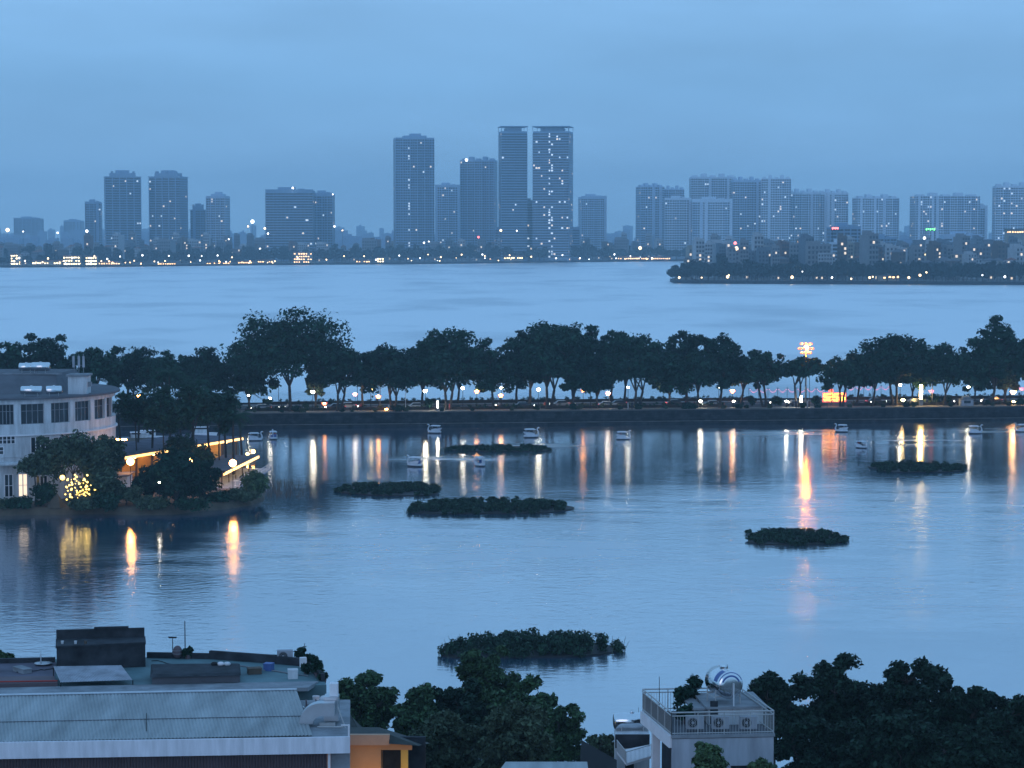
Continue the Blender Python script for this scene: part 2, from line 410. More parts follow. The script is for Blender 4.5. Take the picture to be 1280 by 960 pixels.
def tree_meshes(seed, h, fork, rx, rz, off=0.0, clumps=55, per=60, leaf=.55, crad=1.3, r0=None, mk='leaf', low=-.45, ry=None, stems=1, flat=.7, lobes=.22, lean=0.0, up=.5):
    rng = np.random.default_rng(seed); ry = ry or rx * .85
    cz = h - rz
    pts = crown_points(rng, clumps, max(rx - crad * .6, .3), max(ry - crad * .6, .3), max(rz - crad * flat * .6, .3), cz, (off, 0), low, lobes)
    if len(pts) > 8:                           # a clump standing off from all others moves in
        for _ in range(3):
            dd = np.linalg.norm(pts[:, None] - pts[None], axis=2); dd[np.arange(len(pts)), np.arange(len(pts))] = 1e9
            far = dd.min(1) > crad * 1.15; near = pts[dd.argmin(1)]
            pts[far] = pts[far] * .45 + near[far] * .55
    rad = crad * (.6 + .7 * rng.random(len(pts)))
    mb = MB(); r0 = r0 or max(.12, h * .022)
    for st in range(stems):
        bx = 0.0 if stems == 1 else (st - (stems - 1) / 2) * r0 * 2.2
        fk = Vector((bx * 2 + lean * fork + off * .25, (rng.random() - .5) * .3, fork * (.9 + .2 * rng.random())))
        mid = Vector((bx, 0, 0)).lerp(fk, .5) + Vector(((rng.random() - .5) * .35, (rng.random() - .5) * .3, 0)) * min(1, fork / 4)
        mb.tube([(bx, 0, -.3), (bx, 0, .15), mid, fk], [r0 * 1.35, r0 * 1.05, r0 * .85, r0 * .75], 7)
        limbs = []
        nl = 6 if stems == 1 else 3
        for k in range(nl):
            a = 2 * math.pi * (k + rng.random() * .6) / nl + st
            e = Vector((off + math.cos(a) * rx * .62, math.sin(a) * ry * .6, cz + rz * (.05 + .45 * rng.random())))
            m1 = fk.lerp(e, .45) + Vector((0, 0, .10 * rz)) - Vector((math.cos(a), math.sin(a), 0)) * rx * .08
            mb.tube([fk, m1, e], [r0 * .55, r0 * .36, r0 * .16], 5, caps=False)
            limbs.append((fk, m1, e))
        e = Vector((off, 0, h - rz * .45)); m1 = fk.lerp(e, .5) + Vector(((rng.random() - .5) * rx * .2, 0, 0))
        mb.tube([fk, m1, e], [r0 * .6, r0 * .4, r0 * .16], 5, caps=False); limbs.append((fk, m1, e))
        for i in range(st, len(pts), stems):
            q = Vector(pts[i]); best = None
            for l in limbs:
                for t in (.35, .6, .8, 1.0):
                    s_ = l[0].lerp(l[1], t * 2) if t < .5 else l[1].lerp(l[2], t * 2 - 1)
                    dd = (s_ - q).length + max(0, s_.z - q.z) * .6
                    if best is None or dd < best[0]: best = (dd, s_)
            s_ = best[1]; m_ = s_.lerp(q, .5) - Vector((0, 0, .06 * (s_ - q).length))
            mb.tube([s_, m_, q], [r0 * .2, r0 * .12, r0 * .05], 4, caps=False)
    lm = leaf_mesh('crown', pts, rad, per, leaf, mk, rng, flat, up)
    return mb, lm
def tree(seed, loc, label, group=None, name='broadleaf_tree', cat='tree', rot=0.0, **kw):
    mb, lm = tree_meshes(seed, **kw)
    t = thing(name, label, cat, (0, 0, 0), group)
    mb.build('trunk', 'bark', t, True)
    c = bpy.data.objects.new('crown', lm); COL.objects.link(c); c.parent = t
    t.location = loc; t.rotation_euler.z = rot
    return t
def palm(seed, loc, h, label, group, fl=3.2, nf=20, name='palm_tree', r=.2, lean=0.0):
    rng = random.Random(seed)
    t = thing(name, label, 'palm tree', (0, 0, 0), group)
    mb = MB(); mb.tube([(0, 0, -.3), (lean * .2, 0, h * .35), (lean * .6, 0, h * .7), (lean, 0, h)], [r * 1.3, r, r * .85, r * .75], 7)
    mb.build('trunk', 'bark', t, True)
    fm = MB()
    for k in range(nf):
        a = 2 * math.pi * k / nf * 2.4 + rng.random(); el = rng.uniform(-.25, 1.15); L_ = fl * rng.uniform(.8, 1.15)
        dr = Vector((math.cos(a), math.sin(a), 0)); side = Vector((-math.sin(a), math.cos(a), 0))
        p = Vector((lean, 0, h)); pts = [p.copy()]; e = el
        for i in range(7):
            p = p + (dr * math.cos(e) + Vector((0, 0, math.sin(e)))) * L_ / 7; e -= .24; pts.append(p.copy())
        fm.tube(pts, [.05, .045, .04, .035, .03, .025, .02, .01], 4)
        for i in range(1, 8):
            for j in (0, .5):
                q = pts[i - 1].lerp(pts[i], j); ll = fl * .26 * (1 - abs(i / 8 - .45)) * rng.uniform(.8, 1.1)
                for sg in (-1, 1):
                    e1 = q + side * sg * ll * .8 + dr * ll * .35 - Vector((0, 0, ll * .45))
                    w_ = dr * .09
                    fm.add([q - w_, q + w_, e1], [(0, 1, 2)])
    fm.build('fronds', 'leaf', t)
    t.location = loc
    return t
# ================================================================== SETTING
mb = MB(); mb.add([(-5900, 100, 0), (5900, 100, 0), (5900, 6900, 0), (-5900, 6900, 0)], [(0, 1, 2, 3)])
structure(mb, 'water', 'water')
mb = MB(); mb.prism([(-900, -60), (900, -60), (900, 150), (-900, 150)], -.6, 1.5)
structure(mb, 'near_ground', 'ground')

# the causeway between the two lakes
A0, A1 = G(300, 534.5), G(1280, 525.0)
CE = (A1 - A0); CE.z = 0; CE.normalize(); CN = Vector((-CE.y, CE.x, 0))
CO = G(640, 531.2)
def cpt(s, off, z): return CO + CE * s + CN * off + Vector((0, 0, z))
def cs(px, off, z):                          # distance along the causeway of the point seen in photo column px
    k = (px - 640.0) / F; a = CO + CN * off
    return (k * (a.y * CP + (H - z) * SP) - a.x) / (CE.x - k * CE.y * CP)
def cw(px, off, z=2.9): return cpt(cs(px, off, z), off, z)
def zpy(px, py, off):                        # height that shows in photo row py there
    p = cw(px, off, 3.0); return W(px, py, p.y).z
RZ = 2.9                                     # causeway level
CROT = math.atan2(CE.y, CE.x)
def cstrip(mb, o0, o1, z0, z1, s0=-420, s1=420, mi=0):
    q = [cpt(s0, o0, 0), cpt(s1, o0, 0), cpt(s1, o1, 0), cpt(s0, o1, 0)]
    mb.prism([(p.x, p.y) for p in q], z0, z1, mi)
mb = MB(); cstrip(mb, .5, 26.0, -.6, RZ - .15); structure(mb, 'causeway_ground', 'soil')
mb = MB(); cstrip(mb, .5, 6.0, RZ - .15, RZ); structure(mb, 'pavement', 'paving')
mb = MB(); cstrip(mb, 20.5, 25.2, RZ - .15, RZ); structure(mb, 'pavement', 'paving')
mb = MB(); cstrip(mb, 6.0, 20.5, RZ - .15, RZ - .12); structure(mb, 'road', 'asphalt')
mb = MB()
for s in range(-400, 400, 6): cstrip(mb, 10.1, 10.25, RZ - .12, RZ - .116, s, s + 3); cstrip(mb, 16.6, 16.75, RZ - .12, RZ - .116, s, s + 3)
structure(mb, 'road_markings', 'white')
wall = thing('retaining_wall', 'long dark stone retaining wall along the near side of the tree lined causeway', 'wall', (CO.x, CO.y, 0))
mb = MB(); cstrip(mb, 0, .5, -.6, RZ - .06); mb.build('wall_face', 'stone', wall)
mb = MB(); cstrip(mb, -.12, .62, RZ - .06, RZ + .12); mb.build('coping', 'coping', wall)
mb = MB(); cstrip(mb, -1.5, 0, -.6, .55); mb.build('footing', 'stone', wall)
mb = MB(); cstrip(mb, -1.56, -1.2, .55, .66); mb.build('footing_edge', 'coping', wall)
wall2 = thing('retaining_wall', 'far edge wall of the causeway facing the large lake, mostly hidden behind the hedges', 'wall', tuple(cpt(0, 25.5, 0)))
mb = MB(); cstrip(mb, 25.2, 25.7, -.6, RZ + .35); mb.build('wall_face', 'stone', wall2)

# low hedges between pavement and road
def hedge(px0, px1, off, h, w, label, seed, mk='leaf'):
    rng = np.random.default_rng(seed); s0, s1 = cs(px0, off, RZ), cs(px1, off, RZ)
    n = max(6, int(abs(s1 - s0) / .55))
    pts = [tuple(cpt(s0 + (s1 - s0) * rng.random(), off + (rng.random() - .5) * w, RZ + h * (.25 + .6 * rng.random()))) for _ in range(n)]
    c = cpt((s0 + s1) / 2, off, RZ)
    lm = leaf_mesh('foliage', np.array(pts) - np.array(c), np.full(n, .42), 26, .2, mk, rng)
    t = thing('hedge', label, 'hedge', c)
    f = bpy.data.objects.new('foliage', lm); COL.objects.link(f); f.parent = t
    mb = MB(); cstrip(mb, off - w * .35, off + w * .35, RZ - .05, RZ + h * .55, min(s0, s1), max(s0, s1)); mb.build('stems', 'bark', t)
HED = [(306, 430, 'low dark clipped hedge below the tallest spreading tree on the causeway'),
       (437, 548, 'low clipped hedge between the tall spreading tree and the white lit column'),
       (556, 668, 'low hedge beside the road in the middle of the causeway, behind the orange lanterns'),
       (676, 792, 'low hedge beside the road behind the densest tall crowns of the causeway'),
       (800, 905, 'low hedge running towards the single round shrubs on the causeway'),
       (1066, 1190, 'low hedge on the causeway between the glowing red sign and the pale kiosk'),
       (1218, 1300, 'low hedge beyond the pale kiosk at the far end of the causeway'),
       (150, 296, 'low hedge on the causeway behind the palm trees of the restaurant island')]
for i, (a, b, l) in enumerate(HED): hedge(a, b, 6.8 + (i % 2) * .3, 1.05, .9, l, 40 + i, ['leaf', 'leaf_olive'][i % 2])
hedge(340, 940, 23.8, 1.2, .9, 'continuous dark hedge along the far side of the causeway road', 60, 'leaf_deep')
hedge(1060, 1300, 23.8, 1.2, .9, 'dark hedge along the far side of the causeway beyond the red sign', 61, 'leaf_deep')

def shrub(seed, loc, r, h, label, mk='leaf_deep', group=None, name='round_shrub'):
    rng = np.random.default_rng(seed); n = 16
    pts = crown_points(rng, n, r * .7, r * .7, h * .38, h * .5, low=-.9, lobes=.1)
    t = thing(name, label, 'shrub', (0, 0, 0), group)
    f = bpy.data.objects.new('foliage', leaf_mesh('foliage', pts, np.full(n, r * .42), 45, .22 * max(.7, r), mk, rng)); COL.objects.link(f); f.parent = t
    mb = MB(); mb.tube([(0, 0, -.05), (0, 0, h * .5)], [.09 * r, .05 * r], 5); mb.build('stem', 'bark', t)
    t.location = loc; return t
for i, (px, r, h, l) in enumerate([(940, 1.25, 2.1, 'round clipped shrub beside the flat topped umbrella tree'), (970, 1.35, 2.2, 'largest round clipped shrub, under the high mast lamp'),
        (926, .8, 2.0, 'small upright shrub next to the orange lantern lamp'), (1020, 1.2, 2.3, 'dark shrub touching the glowing red sign'), (383, .9, 1.6, 'small round shrub beside the trunk of the tallest spreading tree'),
        (1168, 1.5, 2.2, 'wide shrub beside the warm lit column'), (1182, 1.3, 1.9, 'low wide shrub near the motorbike headlight and kiosk'), (536, 1.1, 2.6, 'small palm like shrub beneath the bright white lamp')]):
    shrub(300 + i, cw(px, 9 if i != 7 else 5.0, RZ), r, h, l)

rr = random.Random(8)
EDGE = [(160, 1.0), (205, .8), (268, 1.1), (318, .8), (352, .7), (371, 1.5), (378, 1.0), (429, .9), (440, .7), (469, .8), (492, 1.5), (500, 1.4), (508, .9), (552, .7), (590, .6), (640, .8), (671, 1.0), (716, 1.5), (724, 1.2), (775, .8), (799, 1.3), (832, .7), (858, 1.5), (866, 1.3), (905, .8), (923, 1.1), (933, .8), (962, 1.2), (1004, 1.2), (1022, 1.0), (1062, .8), (1104, .8), (1133, 1.3), (1141, 1.1), (1188, .8), (1233, 1.4), (1241, 1.0), (1262, .9), (1275, 1.6)]
for i, (px, h) in enumerate(EDGE):
    off = rr.uniform(.9, 2.6)
    shrub(340 + i, cw(px, off, RZ), h * rr.uniform(.55, .9), h, 'dark little shrub growing at the edge of the causeway wall', 'leaf_deep' if i % 3 else 'leaf_olive', 'small shrubs along the causeway wall', 'wall_shrub')
# ------------------------------------------------------------------ causeway trees
# column of trunk, offset from the near edge, crown from / to column, top row, lower row of the crown, clumps, style, label
CT = [
 (18, 12, -16, 40, 427, 492, 50, 'leaf', 1, 'dark tree behind the roof tanks of the curved white building, at the picture edge'),
 (60, 14, 22, 94, 413, 490, 75, 'leaf_deep', 1, 'tall dome shaped dark tree rising behind the curved white building'),
 (118, 10, 96, 150, 433, 486, 55, 'leaf', 1, 'tree behind the rooftop aerials, with drooping crown over the orange lamp'),
 (163, 22, 130, 196, 432, 484, 55, 'leaf_deep', 2, 'twin stemmed tree beside the orange lamp behind the curved building'),
 (203, 12, 176, 236, 440, 488, 55, 'leaf', 1, 'causeway tree partly hidden by the spiky tallest island palm'),
 (250, 10, 222, 292, 436, 490, 70, 'leaf_deep', 1, 'broad causeway tree behind the island palm cluster'),
 (312, 14, 280, 342, 430, 500, 60, 'leaf', 1, 'dark low crowned tree touching the tallest spreading tree on its shorter side'),
 (363, 5, 288, 430, 387, 480, 120, 'leaf', 1, 'tallest spreading tree of the causeway with a thick pale trunk forking low'),
 (394, 9, 380, 410, 446, 504, 26, 'leaf_olive', 1, 'slender airy tree with narrow crown beside the bright white lamp'),
 (424, 5, 398, 456, 431, 492, 44, 'leaf', 2, 'slim open tree with crooked double stem next to the tallest tree'),
 (453, 8, 434, 486, 437, 488, 42, 'leaf_deep', 1, 'thin trunked tree just before the pair of warm white lamps'),
 (493, 6, 446, 534, 432, 492, 70, 'leaf_deep', 2, 'broad low crowned tree with two leaning trunks beside a bare flagpole'),
 (528, 23, 500, 560, 428, 486, 46, 'leaf', 1, 'back row tree behind the white lamp and the small palm like shrub'),
 (560, 6, 514, 606, 413, 488, 85, 'leaf', 2, 'large rounded tree above the lit white column'),
 (572, 23, 545, 600, 430, 484, 45, 'leaf_deep', 1, 'back row tree with straight trunk behind the first orange lantern'),
 (617, 5, 583, 652, 425, 490, 60, 'leaf', 1, 'tree with a strongly slanting trunk beside the orange lantern pair'),
 (646, 22, 625, 676, 428, 482, 44, 'leaf_deep', 1, 'slender back row tree left of the tall dense crowns'),
 (661, 9, 636, 700, 408, 484, 66, 'leaf_deep', 1, 'tree below the widest and densest high crown of the causeway'),
 (686, 5, 640, 738, 402, 482, 95, 'leaf', 2, 'widest dense high crowned tree near the middle of the causeway'),
 (714, 10, 692, 750, 403, 480, 70, 'leaf_deep', 1, 'tall tree whose square shouldered crown ends at a bright gap of lake'),
 (716, 4, 700, 740, 452, 496, 30, 'leaf', 1, 'short tree with thick trunk in front of the square shouldered crown'),
 (746, 6, 722, 776, 446, 494, 44, 'leaf_deep', 1, 'low dark tree below the bright gap in the crowns'),
 (764, 20, 742, 792, 409, 480, 44, 'leaf', 1, 'tree with ragged tufted top beside the bright gap in the crowns'),
 (780, 22, 760, 808, 428, 482, 44, 'leaf_deep', 1, 'back row tree with thin trunk behind the half globe lamp'),
 (797, 5, 752, 842, 420, 486, 82, 'leaf', 2, 'wide flat domed tree with leaning trunks beside the half globe lamp'),
 (838, 7, 806, 872, 440, 492, 58, 'leaf', 1, 'low branching tree just after the bright white globe lamp'),
 (858, 22, 830, 886, 413, 478, 62, 'leaf_deep', 1, 'tree with a dark rounded crown standing above its neighbours, past the half globe lamp'),
 (872, 5, 846, 900, 438, 490, 56, 'leaf', 1, 'dense tree with small fork low down over the low white light'),
 (900, 5, 872, 934, 420, 486, 66, 'leaf_deep', 1, 'tree with layered crown reaching low over the road by the orange lantern'),
 (925, 8, 902, 962, 438, 484, 46, 'leaf', 1, 'tree with sinuous thin trunk beside the orange lantern'),
 (955, 5, 914, 986, 441, 478, 50, 'leaf', 2, 'flat topped umbrella tree standing free beside the lake gap'),
 (997, 5, 974, 1030, 448, 474, 34, 'leaf', 2, 'small flat umbrella tree under the orange mast lamp'),
 (1052, 5, 1026, 1086, 446, 484, 48, 'leaf', 2, 'low spreading tree with curved stems directly beyond the red sign'),
 (1071, 9, 1046, 1110, 440, 482, 46, 'leaf_deep', 1, 'tree with slender bent trunk between the red sign and the great dome'),
 (1090, 5, 1066, 1124, 432, 484, 52, 'leaf', 1, 'tree under the rising shoulder of the great dome shaped crown'),
 (1118, 6, 1074, 1168, 420, 480, 100, 'leaf_deep', 2, 'great dome shaped tree beyond the red sign'),
 (1140, 20, 1116, 1172, 440, 490, 44, 'leaf', 1, 'thin back row tree beside the warm lit column'),
 (1180, 6, 1146, 1228, 431, 488, 74, 'leaf', 1, 'broad tree between the warm lit column and the pale kiosk'),
 (1218, 20, 1200, 1240, 450, 492, 32, 'leaf_deep', 1, 'slim low tree immediately behind the pale kiosk'),
 (1241, 6, 1208, 1274, 397, 484, 80, 'leaf', 1, 'tallest upright tree beyond the pale kiosk with a narrow high top'),
 (1257, 12, 1240, 1274, 452, 494, 26, 'leaf_olive', 1, 'small airy tree under the tall upright tree beyond the kiosk'),
 (1284, 8, 1258, 1316, 420, 486, 66, 'leaf_deep', 1, 'tree cut by the picture edge beyond the tall upright tree'),
]
for i, (px, off, x0, x1, yt, yb, n, mk, st, lab) in enumerate(CT):
    base = cw(px, off, RZ); zt, zb = zpy(px, yt - 1, off) - RZ, zpy(px, yb + 2, off) - RZ
    k = base.y / F
    rx = (x1 - x0) / 2 * k * 1.13; ox = ((x0 + x1) / 2 - px) * k
    rz = (zt - zb) / (2 if (x1 - x0) < 60 else 1.75)
    fork = max(1.6, min(zb * .95, zt * .45))
    tree(500 + i, base, lab, 'trees along the causeway', h=zt, fork=fork, rx=rx, rz=rz, off=ox, clumps=int(n * 2.5), per=52, leaf=.46, crad=max(.8, rx * .20), mk=mk, stems=st,
         r0=.16 + zt * .011, low=-.75 if (x1 - x0) < 80 else -.55, flat=.62, lobes=.30, ry=max(2.2, rx * .85), lean=(i % 5 - 2) * .05)

# ------------------------------------------------------------------ causeway lamps
def lamp_globe(px, py, off, label, em='e_white', r=.34, group='lit globe lamps along the causeway', half=False):
    b = cw(px, off, RZ); z = zpy(px, py, off)
    t = thing('street_lamp', label, 'street lamp', b, group)
    mb = MB(); mb.lathe([(.16, 0), (.16, .25), (.07, .4), (.05, z - RZ - r)], (b.x, b.y, RZ), 8); mb.lathe([(.0, z - RZ - r), (.15, z - RZ - r), (.12, z - RZ - r + .08), (0, z - RZ - r + .08)], (b.x, b.y, RZ), 8)
    mb.build('pole', 'black', t, True)
    r *= .95; g = MB(); g.ball((b.x, b.y, z), (r, r, r * (.75 if half else 1)), 12, 8); g.build('globe', em, t, True)
    c = MB(); c.lathe([(r * 1.15, z - RZ + r * .55), (r * .7, z - RZ + r * .95), (.03, z - RZ + r * 1.15)], (b.x, b.y, RZ), 10); c.build('cap', 'black', t, True)
    return t
GL = [(337.6, 497.6, 9, 'e_white_s', .28, 'small white globe lamp just before the trunk of the tallest spreading tree'),
      (391, 489.5, 6, 'e_white', .42, 'large bright white globe lamp on a thin post beside the tallest spreading tree'),
      (463.5, 486, 6, 'e_warm', .44, 'largest warm globe lamp, standing beside the broad two trunked tree'),
      (531.6, 488.5, 6, 'e_white', .42, 'bright white globe lamp above the small palm like shrub'),
      (578.6, 485, 6, 'e_white_s', .36, 'white globe lamp just before the first orange lantern in the middle'),
      (627, 485, 9, 'e_white_s', .32, 'white globe lamp above the orange lantern near the slanting trunk'),
      (673, 486.5, 6, 'e_white', .38, 'bright white globe lamp under the widest dense crown'),
      (738, 485.5, 6, 'e_white_s', .36, 'white globe lamp beneath the hanging amber light tube'),
      (785, 484, 6, 'e_white_s', .30, 'half globe lamp on a curved post under the wide flat domed tree'),
      (829, 485, 6, 'e_white', .42, 'bright white globe lamp standing free in the middle of a gap of lake'),
      (898.5, 485, 10, 'e_white_s', .20, 'faint tiny white lamp inside the low layered crown'),
      (1125, 481, 7, 'e_white_s', .32, 'white globe lamp below the great dome shaped tree'),
      (1211, 484, 6, 'e_white', .42, 'bright white globe lamp right above the pale kiosk'),
      (311, 494, 10, 'e_white_s', .22, 'small white lamp beside the island palms')]
for a in GL: lamp_globe(a[0], a[1], a[2], a[5], a[3], a[4], half=a[0] == 785)
lamp_globe(173.6, 494.5, 9, 'orange lit globe lamp seen behind the edge of the curved white building', 'e_amber', .36)

def lamp_street(px, py, off, label, em, r=.3):
    b = cw(px, off, RZ); z = zpy(px, py, off)
    t = thing('street_lamp', label, 'street lamp', b, 'tall street lamps on the causeway')
    q = b + CE * 1.3
    mb = MB(); mb.tube([(b.x + CE.x * 1.3, b.y + CE.y * 1.3, RZ), (b.x + CE.x * 1.3, b.y + CE.y * 1.3, z - .6), (b.x + CE.x * 1.0, b.y + CE.y * 1.0, z + .12), (b.x, b.y, z + .3)], [.12, .08, .06, .04], 7)
    mb.build('pole', 'grey', t, True)
    g = MB(); g.obox((b.x, b.y, z + .12), .8, .35, .16, CROT); g.build('lamp_housing', 'grey', t)
    g = MB(); g.ball((b.x, b.y, z + .02), (r, r, r * .7), 10, 6); g.build('bulb', em, t, True)
for a in [(467.6, 473, 12, 'tall street lamp whose small light shows above the largest warm globe lamp', 'e_white_s', .25), (754, 470.6, 8, 'tall leaning arm street lamp beside the ragged tufted tree', 'e_warm', .32),
          (1032, 467, 8, 'tall warm yellow street lamp above the glowing red sign', 'e_warm', .46), (1158, 467, 8, 'tall warm white street lamp above the warm lit column', 'e_warm', .46)]:
    lamp_street(*a)

def lamp_lotus(px, py, off, label, core='e_amber', petal='e_red', r=.30):
    b = cw(px, off, RZ); z = zpy(px, py, off)
    t = thing('lotus_lantern', label, 'lantern', b, 'lotus shaped lanterns on posts')
    mb = MB(); mb.lathe([(.12, 0), (.06, .3), (.05, z - RZ - r)], (b.x, b.y, RZ), 7); mb.build('pole', 'black', t, True)
    g = MB(); g.ball((b.x, b.y, z), r, 10, 7); g.build('bulb', core, t, True)
    for k in range(8):
        a = 2 * math.pi * k / 8; d = Vector((math.cos(a), math.sin(a), 0)); s = Vector((-d.y, d.x, 0)); c = Vector((b.x, b.y, z))
        p = MB(); v = [c + d * .2 - Vector((0, 0, .38)), c + d * .42 + s * .16 - Vector((0, 0, .12)), c + d * .62 + Vector((0, 0, .26)), c + d * .42 - s * .16 - Vector((0, 0, .12))]
        p.add(v + [q + d * .04 - Vector((0, 0, .04)) for q in v], [(0, 1, 2, 3), (7, 6, 5, 4), (0, 4, 5, 1), (1, 5, 6, 2), (2, 6, 7, 3), (3, 7, 4, 0)]); p.build('petal', petal, t)
for a in [(444, 493, 8, 'white cored lotus lantern with pink petals between the two warm lamps and the tallest tree', 'e_white', 'e_pink', .3), (473, 496, 7, 'orange lotus lantern close to the largest warm globe lamp', 'e_amber', 'e_red', .34),
          (405.6, 504.5, 7, 'low warm lotus light at the foot of the slender airy tree', 'e_amber', 'e_red', .24), (596, 489.5, 7, 'first orange lotus lantern in the middle of the causeway', 'e_amber', 'e_red', .36),
          (626, 494.6, 7, 'orange lotus lantern beside the slanting trunk', 'e_amber', 'e_red', .34), (729, 488, 8, 'reddest lotus lantern near the hanging amber tube', 'e_amber', 'e_red', .32),
          (760, 492, 7, 'bright pinkish lotus lantern above the crowd of vehicle lights', 'e_white_s', 'e_red', .38), (915.5, 489, 7, 'orange red lotus lantern below the layered crown', 'e_amber', 'e_red', .38),
          (1164, 489, 8, 'pink lotus lantern just beyond the warm lit column', 'e_pink', 'e_pink', .34), (1266.5, 490, 7, 'warm lotus lantern under the tall upright tree past the kiosk', 'e_white_s', 'e_amber', .32),
          (1277, 486, 8, 'magenta lotus lantern at the far picture edge', 'e_pink', 'e_pink', .32)]:
    lamp_lotus(*a)

def lit_column(px, py0, py1, off, label, em, w=.42, hung=False):
    b = cw(px, off, RZ); z0, z1 = zpy(px, py1, off), zpy(px, py0, off)
    t = thing('lit_column', label, 'light column', b)
    mb = MB(); mb.obox((b.x, b.y, RZ), w * 1.5, w * 1.5, max(.15, z0 - RZ) if not hung else .2, CROT); mb.obox((b.x, b.y, z1), w * 1.3, w * 1.3, .12, CROT)
    if hung: mb.tube([(b.x, b.y, RZ), (b.x, b.y, z0)], .06, 6)
    mb.build('plinth', 'grey', t)
    g = MB(); g.obox((b.x, b.y, z0), w, w, z1 - z0, CROT); g.build('light_panel', em, t)
lit_column(547, 501.5, 509.5, 3.5, 'short glowing white column at the pavement below the large rounded tree', 'e_white_s', .30)
lit_column(1001.5, 495, 502.5, 4.0, 'short glowing white column under the small umbrella tree', 'e_white_s', .34)
lit_column(738, 468, 477.5, 7, 'slim amber light tube high on a post above a white globe lamp', 'e_amber', .26, True)
lit_column(1151, 481, 498.5, 6, 'tall warm glowing column between the great dome and the kiosk', 'e_warm', .52)
for i, (px, py, em, r, l) in enumerate([(875.5, 501.5, 'e_white', .30, 'low oval garden light under the dense low forked tree'), (983, 501.5, 'e_white_s', .26, 'low garden light beside the largest round shrub'),
        (483, 511.5, 'e_amber', .24, 'low orange garden light at the kerb below the two trunked tree'), (1128.7, 500, 'e_warm', .34, 'low warm oval light at the foot of the great dome tree'), (1267, 502, 'e_warm', .26, 'low warm light below the warm lotus lantern past the kiosk'), (917, 501.5, 'e_white_s', .22, 'low garden light just below the orange red lotus lantern')]):
    off = 5.0; b = cw(px, off, RZ); z = zpy(px, py, off)
    t = thing('garden_light', l, 'garden light', b)
    mb = MB(); mb.lathe([(.14, 0), (.1, max(.12, z - RZ - r * .5))], (b.x, b.y, RZ), 8); mb.build('post', 'black', t)
    g = MB(); g.ball((b.x, b.y, max(z, RZ + .15)), (r * 1.3, r, r * .7), 10, 6); g.build('bulb', em, t, True)

# high mast lamp
b = cw(1007, 9, RZ); z = zpy(1004.5, 434.5, 9)
mast = thing('mast_lamp', 'very tall mast with a ring of orange floodlights above the small umbrella tree', 'mast lamp', b)
m1 = MB(); m1.tube([(b.x, b.y, RZ), (b.x, b.y, z - .1)], [.22, .12], 10); m1.build('pole', 'grey', mast, True)
m1 = MB(); m1.tube([(b.x + math.cos(k * math.pi / 6) * 1.25, b.y + math.sin(k * math.pi / 6) * 1.25, z - .1) for k in range(13)], .07, 6, caps=False)
for k in range(4): m1.tube([(b.x, b.y, z - .1), (b.x + math.cos(k * math.pi / 2) * 1.25, b.y + math.sin(k * math.pi / 2) * 1.25, z - .1)], .05, 5)
m1.build('ring', 'grey', mast)
for lv, (rr_, dz, nn_) in enumerate([(1.55, -.2, 9), (1.15, .85, 7), (1.0, -1.15, 6)]):  # floodlight ring, with added tiers spread and coloured to imitate its orange halo
    for k in range(nn_):
        a = 2 * math.pi * k / nn_ + .2 + lv * .4; g = MB(); g.ball((b.x + math.cos(a) * rr_, b.y + math.sin(a) * rr_, z + dz), (.33, .33, .28), 8, 5); g.build('floodlight', 'e_sodium_halo', mast, True)
g = MB(); g.ball((b.x, b.y - .4, z), .42, 10, 6); g.build('floodlight', 'e_sodium', mast, True)
for k, (px, yt, l) in enumerate([(507, 472, 'bare pale flagpole beside the broad two trunked tree'), (1011.6, 462, 'bare dark pole standing next to the mast lamp'), (348.5, 476, 'bare thin pole just before the trunk of the tallest tree'), (1262, 470, 'bare thin pole past the tall upright tree'), (446.8, 480, 'bare thin pole next to the pink petalled lantern')]):
    b2 = cw(px, 5, RZ); mb = MB(); mb.lathe([(.14, 0), (.07, .3), (.05, zpy(px, yt, 5) - RZ)], tuple(b2), 7); mb.ball((b2.x, b2.y, zpy(px, yt, 5)), .09, 6, 5)
    solo(mb, 'flagpole', ['offwhite', 'black', 'black', 'black', 'black'][k], l, 'pole', b2, smooth=True)

# string of pink lights swagged between posts
def garland(px0, px1, y, n, label, seed):
    rng = random.Random(seed); off = 24.2
    c = cw((px0 + px1) / 2, off, RZ); t = thing('light_garland', label, 'string lights', c)
    posts = MB(); wire = MB()
    P = [cw(px0 + (px1 - px0) * i / n, off, RZ) for i in range(n + 1)]; zt = zpy(px0, y, off)
    for p in P: posts.tube([tuple(p), (p.x, p.y, zt)], .05, 5)
    for a, b_ in zip(P, P[1:]):
        pts = []
        for j in range(9):
            u = j / 8; q = a.lerp(b_, u); q.z = zt - 1.1 * (1 - (2 * u - 1) ** 2); pts.append(q)
            
            if 0 < j < 8: lob = MB(); lob.ball(q, .095, 5, 4); lob.build('bulb', 'e_pink', t)
        wire.tube(pts, .02, 4)
    posts.build('posts', 'black', t); wire.build('wire', 'black', t)
garland(936, 1032, 484.5, 8, 'swags of small pink lights along the lake edge under the mast lamp', 1)
garland(1058, 1112, 481.5, 5, 'swags of small pink lights along the lake edge beyond the red sign', 2)

